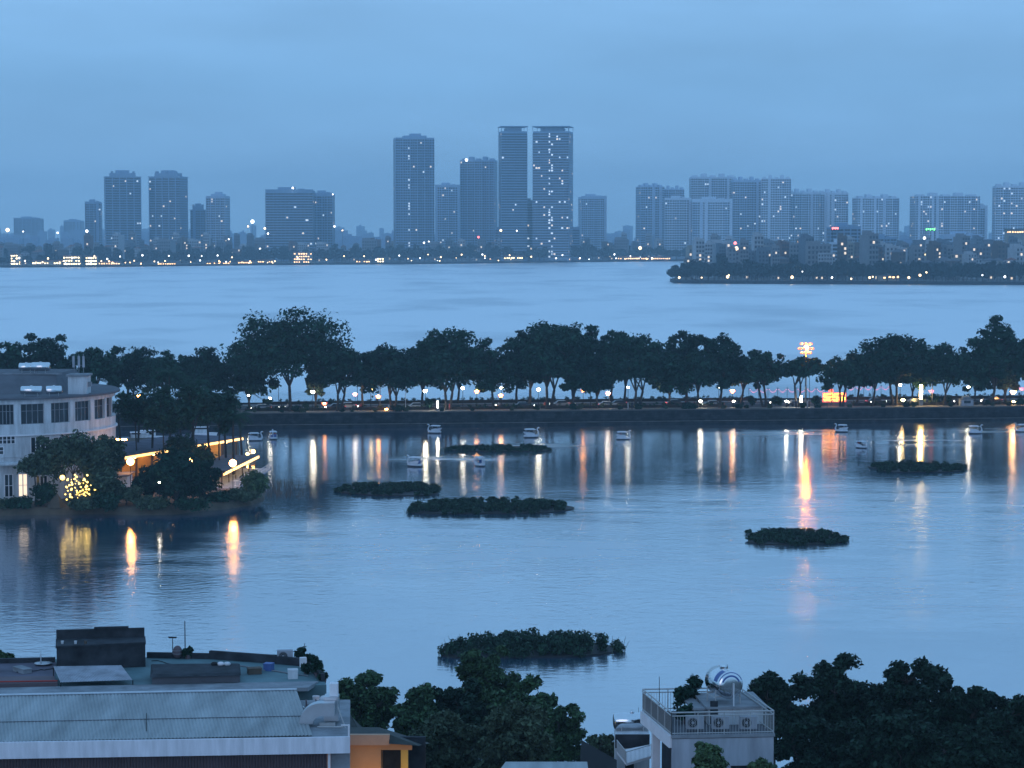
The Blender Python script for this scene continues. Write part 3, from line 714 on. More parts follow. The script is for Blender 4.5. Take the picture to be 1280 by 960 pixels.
# glowing red and yellow sign
b = cw(1043, 8, RZ); sg = thing('illuminated_sign', 'glowing red and yellow decorated sign board on the causeway', 'sign', b)
x0, x1 = cs(1028.5, 8, 4), cs(1057.5, 8, 4); zt, zb = zpy(1043, 491, 8), zpy(1043, 502.5, 8)
mb = MB(); cstrip(mb, 8, 8.35, zb, zt, x0, x1); mb.build('board', 'e_signred', sg)
mb = MB(); cstrip(mb, 8.05, 8.3, RZ, zb, x0 + .4, x0 + .6); cstrip(mb, 8.05, 8.3, RZ, zb, x1 - .6, x1 - .4); mb.build('posts', 'black', sg)
mb = MB(); rr = random.Random(5)
for i in range(9):                            # yellow festive ornaments of crossed strokes
    s = x0 + .35 + (x1 - x0 - .7) * i / 8
    for j in range(3):
        zz = zb + .35 + (zt - zb - .6) * (j + .3 * rr.random()) / 2.2
        for k in range(2):
            a = rr.uniform(0, 3.14); d = (CE * math.cos(a) + Vector((0, 0, math.sin(a)))) * .24
            q = cpt(s, 7.94, 0); q.z = zz; mb.tube([q - d, q + d], .06, 5)
mb.build('ornaments', 'e_signyel', sg)
mb = MB(); q = cpt(cs(1039, 8, 5), 8.15, zpy(1039, 488.5, 8)); mb.ball(q, (.55, .15, .5), 8, 6); mb.tube([(q.x, q.y, zt - .1), tuple(q)], .12, 5); mb.build('crest', 'e_red', sg)

# pale kiosk
b = cw(1207.5, 4.5, RZ); ki = thing('kiosk', 'small pale kiosk with a hipped roof standing on the causeway pavement', 'kiosk', b)
mb = MB(); mb.obox(b, 2.7, 1.8, 1.35, CROT); mb.build('body', 'palegrey', ki)
mb = MB(); mb.obox((b.x, b.y, RZ + 1.35), 3.1, 2.2, .12, CROT); mb.obox((b.x, b.y, RZ + 1.47), 1.7, 1.2, .55, CROT); mb.build('roof', 'grey', ki)
mb = MB(); q = b - CN * .91; mb.obox((q.x, q.y, RZ + .55), 1.5, .04, .6, CROT); mb.build('counter_window', 'glass', ki)

# ------------------------------------------------------------------ vehicles and people on the road
def make_car(paint, label):
    t = thing('car', label, 'car', (0, 0, 0), 'cars on the causeway road')
    mb = MB(); P = [(-2.1, .35), (-2.15, .8), (-1.7, .95), (2.0, .95 - .05), (2.15, .6), (2.1, .35)]
    for s0, s1, pr in ((-.86, .86, P),):
        n = len(pr); mb.add([(x, s0, z) for x, z in pr] + [(x, s1, z) for x, z in pr], [tuple(range(n)), tuple(range(2 * n - 1, n - 1, -1))] + [(i, n + i, n + (i + 1) % n, (i + 1) % n) for i in range(n)])
    mb.hexa([(-1.5, -.78, .93), (1.1, -.78, .93), (1.1, .78, .93), (-1.5, .78, .93)], [(-1.1, -.66, 1.45), (.45, -.66, 1.45), (.45, .66, 1.45), (-1.1, .66, 1.45)])
    mb.build('body', paint, t)
    g = MB(); g.hexa([(-1.42, -.795, 1.0), (.98, -.795, 1.0), (.98, .795, 1.0), (-1.42, .795, 1.0)], [(-1.15, -.70, 1.38), (.5, -.70, 1.38), (.5, .70, 1.38), (-1.15, .70, 1.38)]); g.build('windows', 'glass', t)
    for x in (-1.3, 1.3):
        for y in (-.8, .8):
            w = MB(); w.tube([(x, y - .1, .33), (x, y + .1, .33)], .33, 12); w.build('wheel', 'rubber', t)
    for y in (-.6, .6):
        h = MB(); h.ball((2.12, y, .7), (.07, .16, .10), 8, 5); h.build('headlight', 'e_head', t, True)
        h = MB(); h.ball((-2.15, y, .8), (.06, .16, .09), 8, 5); h.build('tail_light', 'e_tail', t, True)
    return t
c1, c2 = make_car('carpaint', 'x'), make_car('cardark', 'x')
CARS = [(419, 8.5, 1, 0, 'dark car with headlights on below the slim crooked tree'), (433, 11.5, 0, 0, 'silver car with headlights on approaching the pink petalled lantern'), (519, 8.5, 0, 0, 'silver car beneath the bright lamp of the two trunked tree'),
        (655, 8.5, 1, 1, 'dark car passing behind the hedge under the widest crown'), (700, 11.5, 0, 0, 'silver car with headlights on under the square shouldered tree'), (760, 8.5, 0, 1, 'silver car with red tail lights below the pinkish lantern'), (772, 11.5, 1, 0, 'dark car in the crowd of lights below the leaning street lamp'),
        (845, 11.5, 1, 1, 'dark car with tail lights past the free standing white lamp'), (889, 8.5, 0, 0, 'silver car by the low oval garden light'), (1095, 11.5, 1, 1, 'dark car on the road beyond the red sign'), (1142, 8.5, 0, 0, 'silver car below the warm lit column'), (1240, 11.5, 1, 0, 'dark car on the road beyond the pale kiosk'),
        (326, 8.5, 0, 0, 'silver car with bright headlights beside the island palms'), (184, 8.5, 1, 0, 'dark car behind the curved white building by the orange lamp')]
for i, (px, off, k, dr, l) in enumerate(CARS):
    src = (c1, c2)[k]; p = cw(px, off, RZ - .12)
    o = src if src['label'] == 'x' else dup(src, (0, 0, 0))
    o.location = p; o.rotation_euler.z = CROT + (math.pi if dr == 0 else 0) + .12 * (1 if dr == 0 else 0); o['label'] = l
def person_mesh(name, J, rad, edges, root=0):
    me = bpy.data.meshes.new(name); me.from_pydata(J, edges, []); o = bpy.data.objects.new(name, me); COL.objects.link(o)
    sk = o.modifiers.new('skin', 'SKIN')
    for i, r in enumerate(rad): me.skin_vertices[0].data[i].radius = (r, r)
    me.skin_vertices[0].data[root].use_root = True
    o.modifiers.new('sub', 'SUBSURF').levels = 1
    bpy.context.view_layer.update()
    ev = o.evaluated_get(bpy.context.evaluated_depsgraph_get()); m2 = bpy.data.meshes.new_from_object(ev)
    bpy.data.objects.remove(o); m2.name = name
    return m2
ST = [(0, 0, .95), (0, 0, 1.2), (0, 0, 1.42), (0, 0, 1.52), (.01, 0, 1.66), (0, .19, 1.40), (.03, .25, 1.12), (.10, .24, .88), (0, -.19, 1.40), (-.03, -.25, 1.12), (.06, -.24, .88), (0, .09, .9), (.10, .10, .5), (-.04, .10, .07), (.10, .11, .04), (0, -.09, .9), (.02, -.10, .5), (-.14, -.10, .09), (0, -.11, .04)]
SR = [.14, .13, .14, .06, .105, .06, .045, .04, .06, .045, .04, .09, .065, .045, .04, .09, .065, .045, .04]
EDG = [(0, 1), (1, 2), (2, 3), (3, 4), (2, 5), (5, 6), (6, 7), (2, 8), (8, 9), (9, 10), (0, 11), (11, 12), (12, 13), (13, 14), (0, 15), (15, 16), (16, 17), (17, 18)]
SIT = [(0, 0, .52), (-.03, 0, .78), (0, 0, 1.0), (.02, 0, 1.1), (.05, 0, 1.24), (0, .19, .98), (.10, .24, .74), (.32, .17, .66), (0, -.19, .98), (.10, -.24, .74), (.32, -.17, .66), (.05, .10, .50), (.44, .11, .52), (.46, .11, .12), (.56, .12, .06), (.05, -.10, .50), (.44, -.11, .52), (.46, -.11, .12), (.56, -.12, .06)]
pm_stand, pm_sit = person_mesh('person', ST, SR, EDG), person_mesh('person', SIT, SR, EDG)
def hair_mesh(zc, x): h = MB(); h.ball((x - .02, 0, zc + .04), (.115, .11, .11), 8, 6); return h
def person(loc, rz, sit, cloth, label, group='people on the causeway'):
    me = (pm_sit if sit else pm_stand).copy(); me.materials.clear(); me.materials.append(M[cloth]); me.materials.append(M['skin'])
    zh = 1.14 if sit else 1.56
    for p in me.polygons:
        c = p.center
        if c.z > zh or (not sit and abs(c.y) > .2 and c.z < 1.05) or (sit and c.x > .2 and .58 < c.z < .8): p.material_index = 1
        p.use_smooth = True
    o = bpy.data.objects.new('person', me); COL.objects.link(o); tag(o, label, 'person', group); o.location = loc; o.rotation_euler.z = rz
    h = hair_mesh(1.24 if sit else 1.66, .05 if sit else .01); k = h.build('hair', 'hair', None, True); k.parent = o
    return o
def make_bike():
    t = thing('motorbike', 'x', 'motorbike', (0, 0, 0), 'motorbikes on the causeway road')
    for x in (-.62, .62): w = MB(); w.tube([(x, -.06, .29), (x, .06, .29)], .29, 12); w.build('wheel', 'rubber', t)
    mb = MB(); mb.tube([(.62, 0, .29), (.42, 0, .85), (.36, 0, 1.02)], .05, 6); mb.tube([(.30, -.33, 1.04), (.36, 0, 1.0), (.30, .33, 1.04)], .025, 5)
    mb.hexa([(-.75, -.12, .42), (.30, -.12, .32), (.30, .12, .32), (-.75, .12, .42)], [(-.85, -.10, .72), (.42, -.16, .80), (.42, .16, .80), (-.85, .10, .72)]); mb.build('frame', 'cardark', t)
    s = MB(); s.box(-.75, .12, -.13, .13, .72, .80); s.build('seat', 'black', t)
    h = MB(); h.ball((.48, 0, .92), (.07, .11, .10), 8, 6); h.build('headlight', 'e_head', t, True)
    return t
bk = make_bike()
BK = [(351, 7.6, 0, 'motorbike with headlight on beside the trunk of the tallest tree'), (358.5, 7.9, 0, 'motorbike following close to the trunk of the tallest tree'), (450, 7.6, 0, 'motorbike with headlight on below the pink petalled lantern'), (524, 11, 0, 'motorbike behind the silver car at the bright lamp of the two trunked tree'),
      (622, 7.6, 0, 'motorbike passing the orange lantern by the slanting trunk'), (680, 7.7, 0, 'motorbike below the bright lamp of the widest crown'), (690, 9.5, 0, 'motorbike just past the lamp of the widest crown'), (717, 7.6, 1, 'motorbike riding away near the reddest lantern'), (856, 7.6, 0, 'motorbike near the dark round crown'),
      (960, 7.6, 1, 'motorbike at the foot of the flat topped umbrella tree'), (988, 7.7, 0, 'motorbike beside the small umbrella tree'), (1086, 7.6, 1, 'motorbike just beyond the red sign'), (1194.8, 7.0, 0, 'motorbike with headlight on beside the pale kiosk'), (1228, 7.6, 0, 'motorbike just past the pale kiosk')]
for i, (px, off, dr, l) in enumerate(BK):
    o = bk if i == 0 else dup(bk, (0, 0, 0))
    o.location = cw(px, off, RZ - .12 if off > 6 else RZ); o.rotation_euler.z = CROT + (math.pi + .5 if dr == 0 else 0); o['label'] = l
    rz = o.rotation_euler.z
    person(o.location + Vector((-.25 * math.cos(rz), -.25 * math.sin(rz), .30)), rz, True, ['cloth_dark', 'cloth_pale', 'cloth_red'][i % 3], 'rider in %s clothes on the %s' % (['dark', 'pale', 'red'][i % 3], l.replace(' with headlight on', '').replace(' the silver car at', '')), 'motorbike riders')
PP = [(790, 1.3, 0, 'dark', 'person in dark clothes standing at the lake wall under the half globe lamp'), (785, 1.4, 0, 'pale', 'person in pale clothes standing at the wall beside the one in dark clothes'), (801, 2.6, 0, 'dark', 'person in dark clothes walking away from the half globe lamp'), (545, 1.5, 0, 'dark', 'person in dark clothes by the short white lit column'),
      (562, 2.5, 0, 'red', 'person in red clothes on the pavement past the short white lit column'), (995, 1.4, 0, 'dark', 'person in dark clothes standing below the small umbrella tree'), (1009, 1.6, 0, 'pale', 'person in pale clothes near the mast lamp base'), (1230, 2.2, 0, 'dark', 'person in dark clothes on the pavement next to the kiosk'),
      (486, 1.4, 0, 'pale', 'person in pale clothes at the wall below the two trunked tree'), (374, 1.5, 0, 'dark', 'person in dark clothes at the wall near the tallest tree'), (858, 1.4, 0, 'dark', 'person in dark clothes at the wall past the free standing lamp'), (868, 1.5, 0, 'red', 'person in red clothes at the wall near the low oval light')]
for i, (px, off, s, c, l) in enumerate(PP): person(cw(px, off, RZ), CROT - 1.57 + i * 1.3, False, 'cloth_' + c, l)
def bench(px, off, l):
    b = cw(px, off, RZ); t = thing('bench', l, 'bench', b)
    m = MB(); q = b; m.obox((q.x, q.y, RZ + .42), 1.8, .45, .08, CROT); m.build('seat', 'wood', t)
    m = MB(); q = b + CN * .22; m.obox((q.x, q.y, RZ + .5), 1.8, .06, .42, CROT); m.build('backrest', 'wood', t)
    for s in (-.7, .7): m = MB(); q = b + CE * s; m.obox((q.x, q.y, RZ), .1, .4, .42, CROT); m.build('leg', 'grey', t)
for px, l in [(372, 'timber bench at the wall near the tallest spreading tree'), (497, 'timber bench at the wall below the bare pale flagpole'), (862, 'timber bench at the wall near the dark round crown'), (1030, 'timber bench in front of the glowing red sign'), (1132, 'timber bench in front of the great dome tree'), (720, 'timber bench in front of the short thick trunked tree')]: bench(px, 3.2, l)
# ================================================================== SWAN BOATS
def make_swan():
    t = thing('swan_boat', 'x', 'pedal boat', (0, 0, 0), 'swan pedal boats on the small lake')
    def hull(z0, z1, k0, k1):
        a = [(1.35, 0), (1.0, .55), (.2, .78), (-.8, .72), (-1.3, .45), (-1.3, -.45), (-.8, -.72), (.2, -.78), (1.0, -.55)]
        m = MB(); m.prism([(x * k0, y * k0) for x, y in reversed(a)][::-1], z0, z1, top=[(x * k1, y * k1) for x, y in a]); return m
    hull(-.12, .22, .86, 1.0).build('hull', 'cardark', t)
    hull(.22, .45, 1.0, .9).build('deck', 'swan', t)
    m = MB(); m.tube([(1.0, 0, .35), (1.28, 0, .62), (1.22, 0, 1.0), (1.05, 0, 1.35), (1.08, 0, 1.6), (1.25, 0, 1.68)], [.24, .17, .12, .10, .10, .09], 8)
    m.ball((1.28, 0, 1.68), (.17, .11, .12), 8, 6); m.build('neck', 'swan', t, True)
    m = MB(); m.tube([(1.40, 0, 1.67), (1.62, 0, 1.58)], [.06, .02], 6); m.build('beak', 'e_none' if 'e_none' in M else 'orange_wall', t)
    for s in (-1, 1):
        m = MB(); m.add([(.7, s * .70, .4), (-.9, s * .72, .4), (-1.35, s * .66, 1.0), (-.6, s * .76, .95), (.4, s * .74, .8), (.7, s * .62, .4), (-.9, s * .64, .4), (-1.35, s * .60, 1.0), (-.6, s * .68, .95), (.4, s * .66, .8)],
                        [(0, 1, 2, 3, 4), (9, 8, 7, 6, 5), (0, 5, 6, 1), (1, 6, 7, 2), (2, 7, 8, 3), (3, 8, 9, 4), (4, 9, 5, 0)]); m.build('wing', 'swan', t)
    for x, y in ((.55, .55), (.55, -.55), (-.95, .55), (-.95, -.55)):
        m = MB(); m.tube([(x, y, .42), (x * .95, y, 1.42)], .03, 5); m.build('canopy_post', 'railing', t)
    m = MB(); m.hexa([(-1.15, -.72, 1.40), (.78, -.72, 1.40), (.78, .72, 1.40), (-1.15, .72, 1.40)], [(-.9, -.5, 1.56), (.5, -.5, 1.56), (.5, .5, 1.56), (-.9, .5, 1.56)]); m.build('canopy', 'swan', t)
    for y in (-.32, .32): m = MB(); m.box(-.75, -.25, y - .24, y + .24, .45, .60); m.box(-.80, -.70, y - .24, y + .24, .60, 1.0); m.build('seat', 'bluepaint', t)
    return t
sw = make_swan()
BO = [(543, 541.5, 2.9, 1.0, 1, 'empty swan boat facing away from the white lamp streak, nearest the causeway wall'), (664, 547, .2, 1.1, 1, 'swan boat spreading a pale wake behind the flat dark islet'),
      (779, 549.5, .1, 1.0, 1, 'swan boat in profile with tall neck near the yellow lamp streak'), (518, 583, 2.6, 1.05, 2, 'swan boat beside the small islet with a tapered end'), (600, 582.5, -1.2, 1.0, 1, 'swan boat seen end on above the widest islet'),
      (341.5, 549, 1.75, 1.0, 1, 'swan boat with curved neck turned to the camera off the restaurant island'), (319, 551, .2, 1.0, 0, 'swan boat tied at the restaurant island by the small red lamps'), (1052, 540, 3.0, .95, 1, 'swan boat beside the orange mast lamp streak'),
      (1077, 560, -.8, .85, 3, 'small dark swan boat with people above the islet on the far side'), (1219, 542, .0, 1.0, 1, 'swan boat next to the white lamp streak below the kiosk'), (1277, 540, 2.8, 1.0, 0, 'swan boat cut by the picture edge')]
SHL = ['swan boat nearest the causeway wall', 'swan boat with the pale wake', 'swan boat by the yellow lamp streak', 'swan boat beside the tapered islet', 'end on swan boat above the widest islet', 'swan boat turned to the camera', '', 'swan boat beside the orange streak', 'small dark swan boat', 'swan boat below the kiosk', '']
for i, (px, py, rz, sc, n, l) in enumerate(BO):
    o = sw if i == 0 else dup(sw, (0, 0, 0))
    p = G(px, py); o.location = p; o.rotation_euler.z = rz; o.scale = (sc * 1.05,) * 3; o['label'] = l
    for k in range(min(n, 2)):
        y = -.32 if k == 0 else .32
        q = p + Vector((math.cos(rz) * -.5 - math.sin(rz) * y, math.sin(rz) * -.5 + math.cos(rz) * y, .12))
        person(q, rz, True, ['cloth_dark', 'cloth_pale', 'cloth_red'][(i + k) % 3], 'seated person in %s clothes in the %s' % (['dark', 'pale', 'red'][(i + k) % 3], SHL[i]), 'people in the pedal boats')

# ================================================================== FLOATING ISLETS
def islet(px0, px1, yf, yb, hgt, label, seed, leaf=.26, mk='leaf_deep', bumpy=.16, dens=1.5, skew=0.0):
    rng = np.random.default_rng(seed); a, b, c, d = G(px0, (yf + yb) / 2), G(px1, (yf + yb) / 2), G((px0 + px1) / 2, yf), G((px0 + px1) / 2, yb)
    cx, cy_ = (a.x + b.x) / 2, (c.y + d.y) / 2; rx, ry = (b.x - a.x) / 2, (d.y - c.y) / 2
    t = thing('floating_islet', label, 'islet', (cx, cy_, 0), 'planted islets on the small lake')
    n = 26; poly = []; ph = rng.random(4) * 6.28
    def edge(an):
        ca, sa = math.cos(an), math.sin(an); k = (abs(ca) ** 3.2 + abs(sa) ** 3.2) ** (-1 / 3.2)
        k *= 1 + .06 * math.sin(3 * an + ph[0]) + .05 * math.sin(5 * an + ph[1])
        return ca * rx * k, sa * ry * k + skew * ca * ry
    for i in range(n): x, y = edge(2 * math.pi * i / n); poly.append((cx + x * .97, cy_ + y * .97))
    m = MB(); m.prism(poly, -.15, .16); m.build('raft', 'black', t)
    area = 3.4 * rx * ry; cnt = int(max(40, area * 1.05 * dens)); pts = []; rad = []
    while len(pts) < cnt:
        an = rng.random() * 6.28; q = math.sqrt(rng.random()); x, y = edge(an); x *= q; y *= q
        e = min(1, (1 - q) * 3.0 + .35)
        h = hgt * e * (1 - bumpy * .5 + bumpy * (math.sin(x * 1.3 + ph[2]) * .35 + math.sin(y * 1.7 + ph[3]) * .25 + rng.random() * .6))
        for z in ([.3, .75] if hgt < 1.6 else [.2, .5, .8]): pts.append((x, y, .1 + h * z)); rad.append(.48 * (1 if hgt < 1.6 else 1.25))
    lm = leaf_mesh('foliage', np.array(pts), np.array(rad), 30, leaf, mk, rng, .6)
    f = bpy.data.objects.new('foliage', lm); COL.objects.link(f); f.parent = t
    st = MB()
    for i in range(int(rx * 5)):
        an = rng.random() * 6.28; x, y = edge(an); k = .9 + .14 * rng.random(); h = hgt * (.3 + .6 * rng.random())
        st.tube([(cx + x * k, cy_ + y * k, 0), (cx + x * (k + .03) + (rng.random() - .5) * .5, cy_ + y * k, h)], [.03, .012], 3, caps=False)
    st.build('stray_stems', 'leaf_olive', t)['kind'] = 'stuff'
    return t
islet(424, 551, 620, 608, .85, 'small dark planted islet tapering towards a swan boat', 21, skew=-.15, mk='leaf_mat')
islet(511, 712, 643, 629, 1.05, 'widest planted islet, in the middle of the lake below the swan boats', 22, skew=.08, mk='leaf_mat')
islet(562, 688, 565, 558.5, .42, 'flat dark islet nearest the causeway wall, behind the pedal boats', 23, mk='leaf_mat')
islet(932, 1054, 682, 666, .75, 'oval planted islet crossing the orange mast lamp streak', 24, mk='leaf_mat')
islet(1088, 1204, 591, 581, .70, 'planted islet below the kiosk, farthest along the lake', 25, mk='leaf_mat')
islet(556, 772, 823, 804, 1.6, 'nearest and bushiest planted islet, just above the shore trees', 26, leaf=.22, mk='leaf_mat', bumpy=.30, dens=2.2, skew=.25)
# sparse reeds beside the restaurant island
rb = thing('reed_bed', 'sparse brown reeds standing in the water off the restaurant island', 'reeds', G(368, 612))
m = MB(); rr = random.Random(3)
for i in range(330):
    p = G(rr.triangular(328, 412, 350), rr.uniform(600, 622)); h = rr.uniform(.25, .8); a = rr.uniform(-.35, .35)
    m.tube([(p.x, p.y, -.05), (p.x + a * h, p.y + rr.uniform(-.2, .2), h)], [.03, .012], 3, caps=False)
m.build('stalks', 'reed', rb)['kind'] = 'stuff'

# ================================================================== RESTAURANT ISLAND
isl_px = [(-90, 650), (-10, 646), (60, 644), (130, 643), (165, 645), (215, 644), (250, 640), (285, 637), (318, 632), (334, 625), (336, 614), (322, 596), (300, 575), (300, 556), (250, 552), (150, 552), (60, 550), (-120, 550)]
ip = [G(x, y) for x, y in isl_px]
cen = Vector((sum(p.x for p in ip) / len(ip), sum(p.y for p in ip) / len(ip), 0))
m = MB(); m.prism([(p.x, p.y) for p in ip], -.5, .95, top=[tuple((p + (cen - p).normalized() * 1.6)[:2]) for p in ip]); structure(m, 'island_ground', 'soil')
IZ = .95
# --- curved white building
BC = Vector((-78.6, 342.0, 0)); BR = 17.0
wb = thing('curved_building', 'large white building with a curved corner, stained walls and roof tanks, on the island', 'building', (BC.x, BC.y, IZ))
def ang(px):                                  # angle on the drum of photo column px
    best = None
    for k in range(900):
        a = -math.pi / 2 + k / 899 * math.pi / 2 - .1; x = BC.x + BR * math.cos(a); y = BC.y + BR * math.sin(a)
        q = 640 + F * x / (y * CP + (H - 12) * SP); e = abs(q - px)
        if best is None or e < best[0]: best = (e, a)
    return best[1]
A_S, A_E = -math.pi * .95, .35
zr, zw1, zw0 = 16.0, 15.35, 12.35
m = MB(); m.lathe([(BR, IZ), (BR, 7.2), (BR - .15, 7.2), (BR - .15, 7.5), (BR, 7.5), (BR, zw0), (BR - .5, zw0), (BR - .5, zw1), (BR, zw1), (BR, zr)], (BC.x, BC.y, 0), 72, 0, A_S, A_E)
m.box(BC.x - 34, BC.x - 6, BC.y - BR + 1.5, BC.y + 14, IZ, zr - .2)
m.build('wall', 'offwhite', wb)
m = MB(); m.lathe([(0, zr), (BR + .75, zr), (BR + .75, zr + .28), (BR + .45, zr + .42), (BR - .2, zr + .34), (0, zr + .34)], (BC.x, BC.y, 0), 72); m.build('roof', 'roof_grey', wb)
m = MB(); m.lathe([(BR + .04, zw0 - 1.75), (BR + .30, zw0 - 1.7), (BR + .30, zw0 - 1.55), (BR + .04, zw0 - 1.5)], (BC.x, BC.y, 0), 72, 0, A_S, A_E); m.build('string_course', 'white', wb)
def arcpanel(a0, a1, r, z0, z1, thick=.06):
    n = 5; m = MB(); lo = []; 
    for i in range(n + 1):
        a = a0 + (a1 - a0) * i / n
        lo.append(((BC.x + r * math.cos(a), BC.y + r * math.sin(a)), (BC.x + (r - thick) * math.cos(a), BC.y + (r - thick) * math.sin(a))))
    for (p, q), (p2, q2) in zip(lo, lo[1:]):
        m.hexa([(p[0], p[1], z0), (p2[0], p2[1], z0), (q2[0], q2[1], z0), (q[0], q[1], z0)], [(p[0], p[1], z1), (p2[0], p2[1], z1), (q2[0], q2[1], z1), (q[0], q[1], z1)])
    return m
WIN = [(-30, -9), (-1, 17.5), (26.5, 55.5), (64, 87.5), (94, 113), (118, 131), (133, 141), (142.5, 145)]
for i, (a, b) in enumerate(WIN):
    a0, a1 = ang(a), ang(b)
    w = arcpanel(a0, a1, BR - .42, zw0 + .02, zw1 - .02).build('window', 'glass', wb)
    f = MB(); nb = 4 if b - a > 15 else 2
    for k in range(nb + 1):
        g = arcpanel(a0 + (a1 - a0) * k / nb - .0035, a0 + (a1 - a0) * k / nb + .0035, BR - .36, zw0, zw1, .07); f.add(g.v, g.f)
    for z in (zw0, zw0 + 1.9, zw1 - .08):
        g = arcpanel(a0, a1, BR - .345, z, z + .07, .05); f.add(g.v, g.f)
    f.build('frame', 'grey', w)
    if i < len(WIN) - 1: arcpanel(a1, ang(WIN[i + 1][0]), BR + .06, zw0 - .05, zw1 + .05, .5).build('pillar', 'offwhite', wb)
def addwin(a, b, z0, z1, nb, r=BR + .02, gm='glass', grid=True):
    a0, a1 = ang(a), ang(b); w = arcpanel(a0, a1, r, z0, z1, .05).build('window', gm, wb); f = MB()
    for k in range(nb + 1):
        g = arcpanel(a0 + (a1 - a0) * k / nb - .004, a0 + (a1 - a0) * k / nb + .004, r + .04, z0, z1, .05); f.add(g.v, g.f)
    for z in ((z0, (z0 + z1) / 2, z1) if grid else (z0, z1)): g = arcpanel(a0 - .004, a1 + .004, r + .05, z - .04, z + .04, .05); f.add(g.v, g.f)
    f.build('frame', 'white', w)
addwin(-2, 18.5, 9.55, 10.7, 4); addwin(-8, 4, 8.0, 9.1, 2); addwin(38, 62, 8.1, 10.4, 4, grid=False); addwin(66, 92, 8.1, 10.2, 4, grid=False)
addwin(4.5, 15, 1.7, 5.0, 2); addwin(22, 33, 1.7, 5.0, 2, gm='w_warm'); addwin(44, 58, 1.6, 4.6, 3); addwin(108, 124, 1.6, 4.6, 3)
m = MB(); a0 = ang(0); m.lathe([(BR, 6.6), (BR + 1.6, 6.5), (BR + 1.6, 6.75), (BR, 6.95)], (BC.x, BC.y, 0), 40, 0, -2.2, ang(36)); m.build('canopy', 'offwhite', wb)
# roof: low rear tier with sloping grey roof
t2 = MB(); q0, q1 = W(-70, 497, 338), W(84, 494, 341)
t2.hexa([(q0.x, 331, zr + .34), (q1.x, 334, zr + .34), (q1.x + 1.0, 352, zr + .34), (q0.x, 352, zr + .34)], [(q0.x, 337.5, zr + 3.0), (q1.x - 1.2, 338.5, zr + 3.0), (q1.x - .4, 350, zr + 3.1), (q0.x, 350, zr + 3.1)]); rt = t2.build('rear_roof', 'roof_grey', wb)
t2 = MB(); t2.box(q0.x, q1.x - .2, 338, 338.25, zr + 2.98, zr + 3.16); t2.build('ridge_cap', 'grey', rt)
sb = MB(); p0, p1 = W(85, 487, 333), W(108, 487, 333); sb.box(p0.x, p1.x, 333, 336.5, zr + .34, zr + 3.0); s_ = sb.build('stair_box', 'offwhite', wb)
sb = MB(); sb.box(p0.x - .25, p1.x + .25, 332.75, 336.75, zr + 3.0, zr + 3.3); sb.build('stair_box_roof', 'grey', s_)
sb = MB(); sb.box(p1.x + .02, p1.x + .5, 334, 335, zr + 1.4, zr + 2.1); sb.build('wall_unit', 'grey', s_)
def htank(c, L_, r, rz, label, stand=.35, mk='chrome', name='water_tank'):
    t = thing(name, label, 'water tank', c); d = Vector((math.cos(rz), math.sin(rz), 0)); z = c[2] + stand + r
    m = MB(); cc = Vector((c[0], c[1], z))
    m.tube([cc - d * L_ / 2 - d * r * .22, cc - d * L_ / 2 - d * r * .15, cc - d * L_ / 2, cc + d * L_ / 2, cc + d * L_ / 2 + d * r * .15, cc + d * L_ / 2 + d * r * .22], [r * .55, r * .85, r, r, r * .85, r * .55], 20); m.build('tank_body', mk, t, True)
    m = MB(); s = Vector((-d.y, d.x, 0))
    for u in (-.32, .32):
        for v in (-.7, .7):
            p = cc + d * L_ * u + s * r * v; m.tube([(p.x, p.y, c[2]), (p.x, p.y, z - r * .55)], .035, 5)
        a = cc + d * L_ * u; m.tube([a + s * r * .75 - Vector((0, 0, r * .72)), a - s * r * .75 - Vector((0, 0, r * .72))], .035, 5)
    m.build('stand', 'railing', t)
    m = MB(); m.tube([(cc.x, cc.y, z + r * .95), (cc.x, cc.y, z + r + .1)], r * .28, 10); m.build('lid', mk, t, True)
    return t
for (px, py, Y, L_, r, rz, l) in [(33, 464.5, 341, 2.0, .62, .1, 'smaller stainless tank on the upper rear roof of the curved building'), (51, 464.5, 340.5, 2.6, .68, -.05, 'larger stainless tank on the upper rear roof of the curved building'),
                            (39.5, 494.5, 328.5, 2.9, .62, .05, 'longer stainless tank at the roof edge of the curved building'), (67.5, 494.0, 329, 2.1, .62, .2, 'shorter stainless tank at the roof edge of the curved building, beside the stair box')]:
    p = W(px, py, Y); zb = zr + 3.05 if py < 470 else zr + .34
    p = XZ(px, Y, zb); htank((p.x, p.y, zb), L_, r, rz, l, stand=.3)
an = thing('antenna_mast', 'cluster of panel antennas on the stair box of the curved building', 'antenna', ((p0.x + p1.x) / 2, 334.5, zr + 3.3))
m = MB(); xx = (p0.x + p1.x) / 2
for dx in (-.7, 0, .7): m.tube([(xx + dx, 334.5, zr + 3.3), (xx + dx, 334.5, zr + 6.3)], .05, 6)
m.tube([(xx - .8, 334.5, zr + 4.6), (xx + .8, 334.5, zr + 4.6)], .04, 5); m.build('poles', 'grey', an)
for dx in (-.75, .05, .75): g = MB(); g.obox((xx + dx, 334.3, zr + 4.3), .34, .16, 1.7, .3 * dx); g.build('antenna_panel', 'palegrey', an)

